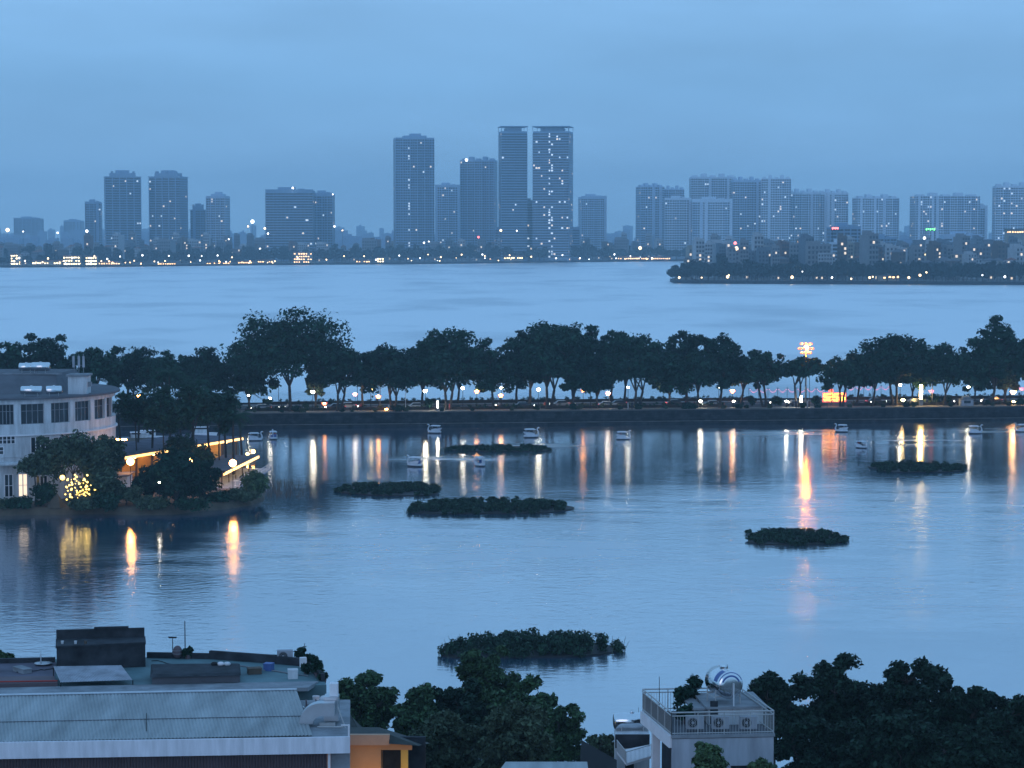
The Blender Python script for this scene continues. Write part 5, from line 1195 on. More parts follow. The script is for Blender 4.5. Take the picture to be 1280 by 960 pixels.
for i, (px, mk, l) in enumerate([(268, 'black', 'dark bag lying on the low shed roof'), (276, 'white', 'white bag lying on the low shed roof, beside the dark bag'), (284, 'offwhite', 'pale flat bag at the outer end of the low shed roof')]):
    p = XZ(px, 115.3, ZR + .58); m = MB(); m.ball((p.x, p.y, p.z + .07), (.2, .16, .12), 8, 5); solo(m, 'bag', mk, l, 'bag', p, smooth=True)
for i, (px, l) in enumerate([(78, 'small pale pot on the stair house ledge nearest its outer corner'), (94.5, 'small pale pot on the stair house ledge, second from its outer corner'), (107, 'dark branch holder on the stair house ledge')]):
    p = XZ(px, 117.3, ZR + 1.34); m = MB(); m.lathe([(0, 0), (.06, 0), (.09, .16), (0, .16)], tuple(p), 8); solo(m, 'pot', ['offwhite', 'offwhite', 'wood'][i], l, 'pot', p)
# --- steel exhaust duct on the ledge
p = XZ(395, 101.2, 17.9); du = thing('exhaust_duct', 'big curved galvanised exhaust duct at the end of the corrugated roof', 'duct', p)
L0 = XZ(392, 101.3, 18.0); zt = zf_ - .08
m = MB()
arc = []; cx_, cz_, ro, ri = XZ(402, 101.3, 18).x, zt + .16, 1.02, .38
nA = 14
for i in range(nA + 1):
    a = math.pi - i / nA * math.pi / 2; arc.append((math.cos(a), math.sin(a)))
vv = []; w = .62
for (c_, s_) in arc:
    for r in (ro, ri):
        for yy in (-w / 2, w / 2): vv.append((cx_ + c_ * r, 101.4 + yy, cz_ + s_ * r * .95))
ff = []
for i in range(nA):
    o = i * 4
    ff += [(o, o + 4, o + 5, o + 1), (o + 2, o + 3, o + 7, o + 6), (o, o + 2, o + 6, o + 4), (o + 1, o + 5, o + 7, o + 3)]
ff += [(0, 1, 3, 2), (nA * 4, nA * 4 + 2, nA * 4 + 3, nA * 4 + 1)]
m.add(vv, ff); m.box(cx_ + .003, cx_ + .62, 101.4 - w / 2, 101.4 + w / 2, cz_ + ri * .95, cz_ + ro * .95); m.build('elbow', 'steel', du)
m = MB(); x1 = cx_ + .62; m.box(x1 - .55, x1 + .12, 101.75, 102.5, zt + .15, zt + 1.28); m.build('fan_box', 'steel', du)
m = MB(); m.box(x1 - .30, x1 + .08, 102.0, 102.45, zt + 1.28, zt + 1.85); m.build('outlet', 'white', du)
m = MB(); m.tube([(x1 + .12, 101.2, zt + 1.0), (x1 + .50, 101.0, zt)], .03, 5); m.tube([(x1 - .8, 101.1, zt + .02), (x1 + .4, 101.1, zt + .02)], .05, 5); m.box(cx_ - .1, x1, 101.25, 101.5, zt, zt + .16); m.build('frame', 'railing', du)
for i, (px, Y, w, h, mk, l) in enumerate([(395, 108.5, .36, .28, 'white', 'white bucket at the roof corner beside the exhaust duct'), (405, 107.5, .55, .5, 'offwhite', 'pale sack slumped behind the exhaust duct'), (389, 105.5, .5, .35, 'rust', 'brown crate beside the end of the corrugated ridge'), (387, 104.2, .6, .3, 'steel', 'steel tray on the gutter slab beside the corrugated roof end')]):
    p = XZ(px, Y, ZR + .1 if Y > 106 else zt); m = MB()
    if i in (0,): m.lathe([(0, 0), (w * .4, 0), (w * .5, h), (w * .46, h), (w * .38, .03), (0, .03)], tuple(p), 12)
    elif i == 1: m.ball((p.x, p.y, p.z + h * .5), (w * .5, w * .4, h * .55), 9, 6)
    else:
        m.obox(p, w, w * .7, h * .3, .2)
        for s_ in (-1, 1): m.obox((p.x + s_ * w * .46, p.y + s_ * w * .09, p.z + h * .305), .04, w * .7, h * .7, .2)
    solo(m, ['bucket', 'sack', 'crate', 'tray'][i], mk, l, ['bucket', 'sack', 'crate', 'tray'][i], p, smooth=i == 1)

# --- orange house
oh = thing('orange_house', 'orange walled house with dark tiled hipped roof beside the corrugated building', 'house', (-6.5, 108, 1.5))
a0, a1 = XZ(432, 108, 15), XZ(476, 108, 15); yW = 108
zE = W(460, 930, yW).z
m = MB(); m.box(a0.x - 3, a1.x, yW, yW + 2.2, 1.5, zE); m.build('wall', 'orange_wall', oh)
x2 = XZ(501, 108, 15).x; x3 = XZ(515, 108, 15).x
zB = W(490, 937.5, yW).z; zl = W(490, 930, yW).z
m = MB(); m.box(a1.x + .002, x3, yW, yW + .3, zB, zl); m.build('lintel', 'orange_wall', oh)
m = MB(); m.box(x2, x2 + .35, yW + .05, yW + .35, 1.5, zB); m.build('pillar', 'yellow_wall', oh)
m = MB(); m.box(a1.x + .004, x3 + .6, yW + 1.7, yW + 1.95, 1.5, zB + .25); m.build('porch_back_wall', 'dark', oh)
m = MB(); m.box(a0.x - 3, XZ(487, 107.7, 15).x, yW - .28, yW - .02, zE + .004, W(460, 917, yW).z); m.build('parapet_band', 'peach_wall', oh)
zr0 = W(487, 928.5, yW - .3).z; yr = yW + 3.2; zrg = W(480, 909, yr).z
rm = MB(); ex = XZ(524, 108, 15).x; 
rm.add([(a0.x - 3, yW - .02, zr0 + .35), (XZ(487, 108, 15).x, yW - .02, zr0 + .35), (XZ(487, 108, 15).x, yW - .5, zr0), (ex, yW - .5, zr0 - .1), (ex + .3, yW + 6.5, zr0 - 1.6), (a0.x - 3, yW + 6.5, zr0 - 1.6), (a0.x - 3, yr, zrg), (XZ(474, yr, zrg).x, yr, zrg)],
       [(0, 1, 7, 6), (1, 2, 3, 7), (3, 4, 7), (4, 5, 6, 7), (0, 6, 5), (5, 4, 3, 2, 1, 0)])
rm.build('roof', 'tile', oh)
lw = thing('assumed_wall_lamp', 'small assumed lamp bracket, added to light the orange house wall under the porch lintel', 'lamp', (a1.x + .6, yW - .5, zB - 1.6))  # assumed fixture, added with its point light to warm the orange wall
m = MB(); m.tube([(a1.x + .5, yW + .02, zB - 1.5), (a1.x + .5, yW - 1.6, zB - 1.4)], .03, 5); m.build('bracket', 'black', lw)
lq = Vector((XZ(458, yW - 1.7, 13).x, yW - 1.9, zE - 2.4))
wl = bpy.data.lights.new('assumed_lamp_light', 'POINT'); wl.energy = 150; wl.color = (1, .62, .28); wl.shadow_soft_size = .12  # added light of the assumed lamp, gives the wall its warm glow
wo = bpy.data.objects.new('assumed_lamp_light', wl); COL.objects.link(wo); wo.parent = lw; wo.location = Vector((a1.x + .5, yW - 1.75, zB - 1.6)) - lw.location
m = MB(); m.ball((a1.x + .5, yW - 1.62, zB - 1.52), (.12, .12, .06), 8, 5); m.build('shade', 'black', lw)
# dark tile slope of the neighbouring roof between duct and orange house
nb = thing('tiled_house', 'low dark tiled roof wedged between the exhaust duct and the orange house', 'house', XZ(425, 115, 1.5))
q = [XZ(410, 113, 14), XZ(452, 113, 14), XZ(448, 121, 14), XZ(412, 121, 14)]
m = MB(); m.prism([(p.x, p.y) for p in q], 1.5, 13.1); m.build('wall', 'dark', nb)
m = MB(); zz = W(425, 893, 117).z; m.add([(q[0].x - .3, q[0].y - .4, 14.3), (q[1].x + .3, q[1].y - .4, 14.3), (q[2].x + .3, q[2].y + .3, 13.2), (q[3].x - .3, q[3].y + .3, 13.2), (q[0].x + .9, 117, zz), (q[1].x - .9, 117, zz)], [(0, 1, 5, 4), (1, 2, 5), (2, 3, 4, 5), (3, 0, 4), (3, 2, 1, 0)]); m.build('roof', 'tile', nb)

# --- house with roof terrace and stainless tank
th = thing('terrace_house', 'narrow grey house with railed roof terrace, three air conditioners and a big steel tank', 'house', (9.5, 103, 1.5))
zt_, zr_ = 17.72, 18.80                       # terrace floor, top of the railing
fl0, fr0 = XZ(839.5, 100, zt_), XZ(967, 100.4, zt_)
bl0 = XZ(803.5, 105.2, zt_); br0 = fr0 + (bl0 - fl0)
def quad4(a, b, c, d, z0, z1): m = MB(); m.prism([(p.x, p.y) for p in (a, b, c, d)], z0, z1); return m
quad4(fl0, fr0, br0, bl0, zt_ - .12, zt_).build('terrace_slab', 'roof_grey', th)
dl = (bl0 - fl0).normalized(); df = (fr0 - fl0).normalized()
m = quad4(fl0 - dl * .06, fr0 - dl * .06 + df * .06, br0 + df * .06, bl0 - df * .08, zt_ - .125, zt_ + .06)
m = MB()
run(m, fl0 - df * .05, bl0 - df * .05, .14, zt_ - .55, zt_ + .02); m.build('side_beam', 'white', th)
m = MB(); run(m, fl0 - df * .02 - dl * .03, fr0 + df * .04 - dl * .03, .16, zt_ - .09, zt_ + .05); m.build('front_kerb', 'grey', th)
m = quad4(fl0 + dl * .08 + df * .05, fr0 + dl * .08, br0, fl0 + dl * 4.6 + df * .05, 1.5, zt_ - .125)
# wall with a recess on the side: front wall panel full, side open gallery
m = MB(); run(m, fl0 + df * .02 + dl * .05, fr0 + dl * .05, .22, 1.5, zt_ - .125); m.build('front_wall', 'palegrey', th)
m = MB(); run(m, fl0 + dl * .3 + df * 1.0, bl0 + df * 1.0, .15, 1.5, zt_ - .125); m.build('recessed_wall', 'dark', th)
m = MB(); run(m, fr0 + dl * .25 - df * .1, br0 - df * .1, .2, 1.5, zt_ - .125); m.build('side_wall', 'palegrey', th)
for u, w in ((.62, .30), ):
    p = fl0.lerp(bl0, u) + df * .12; m = MB(); m.obox((p.x, p.y, 1.5), .36, .36, zt_ - .56 - 1.5, math.atan2(df.y, df.x)); m.build('column', 'white', th)
for u in (.06, .2):
    p = fl0.lerp(bl0, u) + df * .45; m = MB(); m.obox((p.x, p.y, 1.5), .08, .08, zt_ - .125 - 1.5, 0); m.build('door_frame', 'white', th)
p = fl0 + df * 3.35 - dl * .1; m = MB(); m.obox((p.x, p.y + .03, zt_ - 2.6), 1.1, .06, 1.1, math.atan2(df.y, df.x)); w_ = m.build('window', 'glass', th)
m = MB(); m.obox((p.x, p.y + .02, zt_ - 1.5), 1.25, .12, .08, math.atan2(df.y, df.x)); m.build('frame', 'black', w_)
rl = MB()
for a, b in ((fl0, fr0), (fl0, bl0), (bl0, br0), (fr0, br0)):
    for z, r in ((zr_, .035), (zr_ - .16, .028), (zt_ + .12, .022)): rl.tube([(a.x, a.y, z), (b.x, b.y, z)], r, 6)
    L_ = (b - a).length; nn_ = int(L_ / .135)
    for k in range(nn_ + 1):
        p = a.lerp(b, k / nn_); big = k % 9 == 0
        rl.tube([(p.x, p.y, zt_), (p.x, p.y, zr_ - (.0 if big else .16))], .026 if big else .010, 5)
rl.build('railing', 'railing', th)
m = MB(); run(m, fl0 + df * .03 + dl * .12, bl0 + df * .03, .03, zt_ + .1, zr_ - .2); m.build('side_screen', 'dark', th)
# stair room on the terrace
s0, s1 = XZ(886, 102.2, zt_), XZ(954, 102.5, zt_); sz = W(895, 886, 102.2).z
m = MB(); m.prism([(s0.x, s0.y), (s1.x, s1.y), (s1.x - .35, s1.y + 3), (s0.x - .35, s0.y + 3)], zt_ + .003, sz); sr = m.build('stair_room', 'offwhite', th)
m = MB(); m.prism([(s0.x - .12, s0.y - .15), (s1.x + .2, s1.y - .15), (s1.x - .15, s1.y + 3.1), (s0.x - .5, s0.y + 3.1)], sz, sz + .10); m.build('stair_room_roof', 'grey', sr)
l0 = XZ(866, 102.4, zt_); m = MB(); m.prism([(l0.x, l0.y), (s0.x - .13, s0.y + .2), (s0.x - .6, s0.y + 3), (l0.x - .4, l0.y + 3)], sz - .12, sz - .02); m.tube([(l0.x + .1, l0.y + .1, zt_), (l0.x + .1, l0.y + .1, sz - .12)], .04, 5); m.build('lean_to_roof', 'grey', sr)
m = MB(); m.box(s0.x + .06, s0.x + .42, s0.y - .03, s0.y - .004 + .02, zt_ + .05, zt_ + 1.15); m.build('door', 'dark', sr)
tk = Vector((XZ(905.5, 102.8, sz).x, 103.2, sz + .10)); tz = tk.z
t = thing('water_tank', 'big shiny stainless tank lying on the stair room of the terrace house', 'water tank', tuple(tk))
d = Vector((-.30, .95, 0)).normalized(); s_ = Vector((d.y, -d.x, 0)); r = .66; cc = tk + Vector((0, 0, .30 + r))
m = MB(); m.tube([cc - d * .88, cc - d * .84, cc - d * .72, cc + d * .72, cc + d * .84, cc + d * .88], [r * .5, r * .85, r, r, r * .85, r * .5], 28); m.build('tank_body', 'chrome', t, True)
m = MB()                                      # dark printed band on the front end and the flank
for (u0, u1, a0, a1, rr_) in ((-.70, -.30, -2.7, -1.75, r + .004), ):
    k = 8; vv = []
    for i in range(k + 1):
        a = a0 + (a1 - a0) * i / k; q = s_ * math.cos(a) * rr_ - Vector((0, 0, 1)) * 0 + Vector((0, 0, 1)) * math.sin(a) * -rr_ * .9
        q = s_ * (math.cos(a) * rr_) + Vector((0, 0, -math.sin(a) * rr_ * .55)); L_ = math.sqrt(max(1e-6, q.length)); q = q.normalized() * rr_
        vv += [cc + d * u0 + q, cc + d * u1 + q]
    m.add(vv, [(2 * i, 2 * i + 1, 2 * i + 3, 2 * i + 2) for i in range(k)])
k = 12; vv = []
for i in range(k + 1):
    a = math.pi * (.12 + .76 * i / k)
    for rr_ in (r * .94, r * .62):
        q = s_ * math.cos(a) * rr_ + Vector((0, 0, math.sin(a) * rr_)); dep = .80 if rr_ > r * .8 else .884
        vv.append(cc - d * dep + q)
m.add(vv, [(2 * i, 2 * i + 1, 2 * i + 3, 2 * i + 2) for i in range(k)]); m.build('printed_band', 'bluepaint', t)
m = MB()
for u in (-.5, .5):
    for v in (-.62, .62):
        p = cc + d * u + s_ * v; m.tube([(p.x, p.y, tz), (p.x, p.y, cc.z - .25)], .03, 5)
    a = cc + d * u - Vector((0, 0, r * .86)); m.tube([a - s_ * .62, a + s_ * .62], .03, 5)
for v in (-.62, .62): a = cc - Vector((0, 0, .62)) + s_ * v; m.tube([a - d * .55, a + d * .55], .025, 5)
m.build('stand', 'railing', t)
m = MB(); m.tube([cc + Vector((0, 0, r * .9)), cc + Vector((0, 0, r + .10))], .2, 12); m.tube([cc + d * -.4 + Vector((0, 0, r * .9)), cc + d * -.4 + Vector((0, 0, r + .26))], .02, 5); m.tube([cc + d * -.4 + Vector((-.1, 0, r + .2)), cc + d * -.4 + Vector((.1, 0, r + .2))], .02, 5); m.build('lid', 'chrome', t)
m = MB(); a = cc - d * .92 + s_ * .12; m.tube([a + Vector((0, 0, .1)), a + Vector((0, -.02, -1.05)), (a.x, s0.y - .1, zt_ + .05)], .035, 6); m.build('pipe', 'offwhite', t)
for i, (px, l) in enumerate([(868, 'air conditioner on the roof terrace nearest the open corner'), (900, 'air conditioner on the roof terrace between the other two'), (935, 'air conditioner on the roof terrace nearest the shore trees')]):
    p = XZ(px, 101.0, zt_); ac_unit((p.x, p.y, zt_ + .14), .05, l, .80, .32, .58, 'air conditioners on the roof terrace')
potplant(850, 0, zt_, 1.55, .50, 'leafy potted shrub at the back corner of the roof terrace', 11, 'leaf_deep', 18, Y=104.4)
potplant(866, 0, zt_, 1.75, .55, 'potted shrub leaning over the lean-to roof of the roof terrace', 12, 'leaf_deep', 18, Y=105.0)
potplant(857, 0, zt_, .8, .5, 'low potted shrub inside the roof terrace railing', 13, 'leaf', 16, Y=102.6)
pole(824, 0, 846, zt_, 'thin lightning rod at the back corner of the roof terrace', 'lightning_rod', r=.018, Y=104.6)
pole(798, 0, 884, 14, 'thin leaning stick aerial behind the second steel tank', 'antenna', r=.012, Y=110)

# --- neighbouring small house with second tank
nh = thing('small_house', 'small weathered house under the second steel tank, half hidden by the roof terrace', 'house', XZ(795, 108, 1.5))
zS = W(795, 921, 108).z; q = [XZ(769, 108, zS), XZ(812, 108, zS), XZ(808, 112, zS), XZ(768, 112, zS)]
m = MB(); m.prism([(p.x, p.y) for p in q], 1.5, zS); m.build('wall', 'offwhite', nh)
m = MB(); a, b = q[0], q[1]; run(m, a - Vector((0, .02, 0)), b - Vector((0, .02, 0)), .12, zS - .55, zS + .12); m.build('stained_edge', 'dark', nh)
m = MB(); p = XZ(787, 107.93, zS); m.obox((p.x, p.y, zS - 1.75), .42, .06, 1.15); m.build('window', 'black', nh)
zq = W(780, 948, 105).z; bx0, bx1, bx2 = XZ(771, 106.5, zq), XZ(783, 104, zq), XZ(814, 105.5, zq)
m = MB(); m.prism([(p.x, p.y) for p in (bx0, bx1, bx2, XZ(812, 107.9, zq))], zq - .12, zq); m.build('balcony_slab', 'white', nh)
m = MB()
for a, b in ((bx0, bx1), (bx1, bx2)):
    m.tube([(a.x, a.y, zq + .55), (b.x, b.y, zq + .55)], .02, 5)
    k = int((b - a).length / .1)
    for i in range(k + 1): p = a.lerp(b, i / k); m.tube([(p.x, p.y, zq), (p.x, p.y, zq + .55)], .009, 4)
m.build('railing', 'railing', nh)
p = XZ(790, 109.5, zS); htank((p.x, p.y, zS), 1.7, .42, .06, 'second steel tank, on the small weathered house beside the roof terrace', stand=.05)
# --- low sheet roof and dark pitched roof
lr = thing('low_shed', 'shed with a pale flat sheet metal roof at the very bottom between the shore trees', 'shed', XZ(680, 100, 1.5))
zz = W(680, 956, 100).z; q = [XZ(622, 98.5, zz), XZ(736, 98.5, zz), XZ(734, 100.6, zz), XZ(632, 100.6, zz)]
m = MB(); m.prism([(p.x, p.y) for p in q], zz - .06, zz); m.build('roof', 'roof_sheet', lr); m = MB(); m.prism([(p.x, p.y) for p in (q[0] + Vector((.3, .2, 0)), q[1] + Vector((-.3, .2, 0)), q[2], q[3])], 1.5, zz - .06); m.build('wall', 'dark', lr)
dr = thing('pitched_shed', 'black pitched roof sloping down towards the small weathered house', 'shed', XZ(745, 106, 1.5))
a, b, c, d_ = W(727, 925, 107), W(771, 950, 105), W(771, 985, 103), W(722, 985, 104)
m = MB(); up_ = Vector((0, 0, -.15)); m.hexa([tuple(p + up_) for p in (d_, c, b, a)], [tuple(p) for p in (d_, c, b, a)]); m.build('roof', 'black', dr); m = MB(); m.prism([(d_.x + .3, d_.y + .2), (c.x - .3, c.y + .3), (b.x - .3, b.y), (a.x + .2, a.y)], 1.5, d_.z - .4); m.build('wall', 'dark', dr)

# ------------------------------------------------------------------ shore trees
FT = [ # column, x0, x1, top, depth, crown bottom row, clumps, leaf material, label
 (452, 405, 502, 838, 140, 935, 70, 'leaf_fg', 'broad shore tree rising behind the orange house and the exhaust duct'),
 (520, 482, 566, 857, 138, 945, 58, 'leaf_fg', 'lower shore tree between the orange house and the tallest shore tree'),
 (609, 572, 648, 805, 143, 905, 74, 'leaf_fg', 'tallest shore tree in front of the nearest islet, with narrow top'),
 (648, 590, 706, 850, 140, 950, 74, 'leaf_fg', 'shore tree leaning beside the tallest shore tree'),
 (702, 662, 737, 872, 136, 965, 52, 'leaf_fg', 'rounded shore tree before the small weathered house'),
 (575, 528, 622, 848, 139, 950, 66, 'leaf_fg_dark', 'dark shore tree at the lower shoulder of the tallest shore tree'),
 (560, 505, 610, 886, 128, 990, 60, 'leaf_olive', 'paler olive tree in front of the tallest shore tree'),
 (640, 590, 700, 880, 124, 990, 66, 'leaf_olive', 'feathery olive tree above the pale sheet metal roof'),
 (750, 722, 782, 910, 134, 980, 36, 'leaf_olive', 'low thin tree beside the second steel tank'),
 (965, 920, 1012, 840, 132, 945, 62, 'leaf_fg_dark', 'dark tree immediately behind the big steel tank'),
 (1045, 985, 1108, 815, 134, 960, 92, 'leaf_fg_dark', 'dark shore tree with the tuft that reaches highest beyond the terrace house'),
 (1118, 1078, 1186, 821, 130, 960, 92, 'leaf_fg_dark', 'wide dark tree at the centre of the clump beyond the terrace house'),
 (1178, 1138, 1232, 842, 126, 965, 70, 'leaf_fg_dark', 'dark tree at the falling shoulder of the clump beyond the terrace house'),
 (1252, 1208, 1312, 872, 124, 980, 66, 'leaf_fg_dark', 'lowest dark tree at the picture edge beyond the terrace house'),
 (1232, 1196, 1290, 864, 127, 975, 60, 'leaf_fg_dark', 'dark tree filling the dip before the picture edge beyond the terrace house'),
 (1010, 960, 1070, 882, 122, 1010, 66, 'leaf_fg_dark', 'dark tree filling the front of the clump close to the terrace house wall'),
 (1110, 1050, 1180, 885, 118, 1010, 74, 'leaf_fg_dark', 'dark tree filling the middle front of the clump beyond the terrace house'),
 (1205, 1150, 1262, 900, 116, 1015, 64, 'leaf_fg_dark', 'dark tree filling the outer front of the clump beyond the terrace house'),
 (-4, -40, 17, 798, 124, 860, 26, 'leaf_fg', 'tree tip poking in at the picture edge above the purple grey roof slab'),
 (884, 858, 910, 921, 96, 985, 30, 'leaf_light', 'small fresh green tree in front of the terrace house wall'),
 (948, 930, 966, 950, 97, 990, 16, 'leaf_light', 'small sapling top at the foot of the terrace house, beside the dark shore trees'),
]
for i, (px, x0, x1, yt, Y, yb, n, mk, lab) in enumerate(FT):
    zt, zb = W(px, yt, Y).z, W(px, yb, Y).z; k = Y / F; rx = (x1 - x0) / 2 * k
    tree(900 + i, XZ(px, Y, 1.5), lab, 'trees on the near shore', h=zt - 1.5, fork=max(1.5, zb - 1.5 - .3), rx=rx, rz=(zt - zb) / 2, off=((x0 + x1) / 2 - px) * k, clumps=int(n * 2.2), per=210, leaf=.165 if Y > 100 else .12, crad=max(.30, rx * .19), mk=mk, low=-.9, flat=.75, lobes=.36, ry=max(1.0, rx * .8), r0=.18, up=.6)
# ================================================================== FAR SHORES
sh_px = [(-500, 337), (-60, 334.6), (120, 334.0), (330, 331.5), (540, 330), (700, 328), (860, 326.3), (1100, 325)]
sp = [G(a, b) for a, b in sh_px]
m = MB(); poly = [(p.x, p.y) for p in sp] + [(5800, 3300), (5800, 6850), (-5800, 6850), (-5800, 2300)]
m.prism(poly, -.5, 1.8); structure(m, 'far_shore_ground', 'ground')
pr_px = [(838, 352), (843, 354.2), (930, 354.8), (1100, 355.6), (1280, 356.2), (1500, 357)]
pp = [G(a, b) for a, b in pr_px]
m = MB(); m.prism([(p.x, p.y) for p in pp] + [(900, 1690), (900, 2700), (520, 2700), (XZ(905, 2300, 0).x, 2300), (XZ(850, 2000, 0).x, 2000)], -.5, 1.8); structure(m, 'promontory_ground', 'ground')
def shoreY(px, tab):
    for (a, ya), (b, yb) in zip(tab, tab[1:]):
        if a <= px <= b: return G(px, ya + (yb - ya) * (px - a) / (b - a)).y
    return G(px, tab[-1][1] if px > tab[-1][0] else tab[0][1]).y
def bank(tab, label, z, px0, px1):
    w = thing('lake_wall', label, 'wall', G((px0 + px1) / 2, shoreY and 330)); m = MB(); P = [(a, b) for a, b in tab]
    for (a, ya), (b, yb) in zip(P, P[1:]): p, q = G(a, ya), G(b, yb); run(m, p + Vector((0, -.3, 0)), q + Vector((0, -.3, 0)), .8, -.4, z)
    m.build('wall_face', 'stone', w)
bank(sh_px[1:], 'low dark lake wall along the far shore beneath the far waterfront lights', 2.4, -60, 860)
bank(pr_px, 'low dark lake wall around the wooded promontory', 2.6, 838, 1500)

# ------------------------------------------------------------------ towers
lrng = random.Random(77)
def tower(px0, px1, yt, Y, dep, label, fac=0, yaw=.0, fh=3.5, bay=3.3, lit=.03, ribs=True, bands=False, top='plain', group='towers of the far skyline', lit_col=None, base=1.8):
    k = Y / F; Wt = (px1 - px0) * k
    w = (Wt - dep * abs(math.sin(yaw))) / math.cos(yaw)
    c = XZ((px0 + px1) / 2, Y + dep / 2, base); zt = W(px0, yt, Y).z
    t = thing('tower_block', label, 'tower', c, group); ca, sa = math.cos(yaw), math.sin(yaw)
    def L(x, y, z): return (c.x + ca * x - sa * y, c.y + sa * x + ca * y, z)
    def bx(mb, x0, x1, y0, y1, z0, z1): mb.hexa([L(x0, y0, z0), L(x1, y0, z0), L(x1, y1, z0), L(x0, y1, z0)], [L(x0, y0, z1), L(x1, y0, z1), L(x1, y1, z1), L(x0, y1, z1)])
    hw, hd = w / 2, dep / 2
    b = MB(); bx(b, -hw, hw, -hd, hd, base, zt)
    nb = max(2, int(w / bay)); nf = int((zt - base - 4) / fh); nd = max(2, int(dep / bay)); bw = w / nb; bd = dep / nd
    if ribs:
        st = 3 if nb > 9 else 2
        for i in range(0, nb + 1, st): x = -hw + i * bw; bx(b, max(-hw, x - .55), min(hw, x + .55), -hd - 1.6, -hd - .002, base, zt - .5)
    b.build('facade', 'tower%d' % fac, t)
    if bands:
        bm = MB()
        for j in range(nf): z = base + 4 + j * fh; bx(bm, -hw - .6, hw + .6, -hd - .9, -hd - .01, z - .55, z + .35); bx(bm, -hw - .7, -hw - .01, -hd, hd, z - .55, z + .35); bx(bm, hw + .01, hw + .7, -hd, hd, z - .55, z + .35)
        o = bm.build('balcony_bands', 'tower%d' % ((fac + 2) % 4), t)
    else:                                      # stacks of balconies on a few window columns
        bm = MB(); cols = [i for i in range(nb) if lrng.random() < .34]
        for i in cols:
            x = -hw + (i + .5) * bw
            for j in range(nf): z = base + 4 + j * fh; bx(bm, x - bw * .46, x + bw * .46, -hd - 1.5, -hd - .2, z - .2, z + .75)
        if cols: bm.build('balconies', 'tower%d' % ((fac + 2) % 4), t)['kind'] = 'stuff'
    blank = set(i for i in range(nb) if lrng.random() < .12) if not bands else set()
    wm = MB()
    for j in range(nf):
        z = base + 4 + j * fh
        for i in range(nb):
            if i in blank: continue
            x = -hw + (i + .5) * bw; r = lrng.random(); mi = 0
            if r < lit * .75: mi = 1 if lrng.random() < .55 else 2
            if lit_col is not None and abs((i + .5) / nb - lit_col) < .5 / nb and lrng.random() < .34: mi = 2
            ww = bw * ((.46, .34, .40)[i % 3] if not bands else .47)
            if mi: ww *= lrng.uniform(.35, .8)
            wm.add([L(x - ww, -hd - .12, z + .7), L(x + ww, -hd - .12, z + .7), L(x + ww, -hd - .12, z + fh - .75), L(x - ww, -hd - .12, z + fh - .75)], [(0, 1, 2, 3)], mi)
        for s in (-1, 1):
            for i in range(nd):
                y = -hd + (i + .5) * bd; mi = 1 if lrng.random() < lit * .35 else 0; ww = bd * .36; q = [L(s * (hw + .12), y - ww, z + .7), L(s * (hw + .12), y + ww, z + .7), L(s * (hw + .12), y + ww, z + fh - .75), L(s * (hw + .12), y - ww, z + fh - .75)]
                wm.add(q if s > 0 else q[::-1], [(0, 1, 2, 3)], mi)
    o = wm.build('windows', ['tower_glass', 'w_warm', 'w_cool'], t); o['kind'] = 'stuff'
    rm = MB()
    if top == 'plain': bx(rm, -hw * .5, hw * .2, -hd * .5, hd * .5, zt, zt + 4.5); bx(rm, hw * .35, hw * .6, -hd * .4, hd * .4, zt, zt + 2.5); bx(rm, -hw - .2, hw + .2, -hd - .2, -hd + .4, zt - .3, zt + 1.4)
    elif top == 'ornate':
        bx(rm, -hw - .8, hw + .8, -hd - .8, hd + .8, zt - 1.2, zt); bx(rm, -hw * .72, hw * .72, -hd * .7, hd * .7, zt, zt + 5); bx(rm, -hw * .38, hw * .38, -hd * .4, hd * .4, zt + 5, zt + 9)
        for s in (-1, 0, 1): bx(rm, s * hw * .6 - 1.6, s * hw * .6 + 1.6, -hd * .72, -hd * .3, zt + 5, zt + 7.5)
    elif top == 'crown':
        bx(rm, -hw * .62, hw * .62, -hd * .6, hd * .6, zt, zt + 4.5)
        for x in np.linspace(-hw, hw, 9): bx(rm, x - .3, x + .3, -hd, -hd + .6, zt, zt + 6); bx(rm, x - .3, x + .3, hd - .6, hd, zt, zt + 6)
        bx(rm, -hw - .8, hw + .8, -hd - .8, hd + .8, zt + 6, zt + 7)
    elif top == 'stair': bx(rm, -hw * .55, hw * .62, -hd * .8, hd * .8, zt, zt + 3); bx(rm, -hw * .2, hw * .35, -hd * .5, hd * .5, zt + 3, zt + 6)
    elif top == 'slots':
        for i in range(5): x = -hw + (i + .5) * w / 5; bx(rm, x - w * .06, x + w * .06, -hd * .6, hd * .4, zt, zt + 2.5 + (i % 2) * 2.5)
    rm.build('roof_structure', 'tower%d' % fac, t)
    return t, zt, c
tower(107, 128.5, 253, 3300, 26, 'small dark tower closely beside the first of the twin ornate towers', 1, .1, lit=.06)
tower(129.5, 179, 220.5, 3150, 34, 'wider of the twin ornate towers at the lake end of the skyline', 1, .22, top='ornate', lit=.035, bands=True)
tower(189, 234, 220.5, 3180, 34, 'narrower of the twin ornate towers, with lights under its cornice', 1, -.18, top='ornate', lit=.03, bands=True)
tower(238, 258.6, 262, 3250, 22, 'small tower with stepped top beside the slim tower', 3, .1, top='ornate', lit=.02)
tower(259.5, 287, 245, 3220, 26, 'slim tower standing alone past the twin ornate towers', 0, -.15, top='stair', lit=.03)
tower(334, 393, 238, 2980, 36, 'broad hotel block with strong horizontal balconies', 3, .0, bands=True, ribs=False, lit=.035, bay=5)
tower(391.5, 417.5, 242, 3040, 40, 'darker wing attached to the broad balcony hotel block', 1, 0, lit=.05)
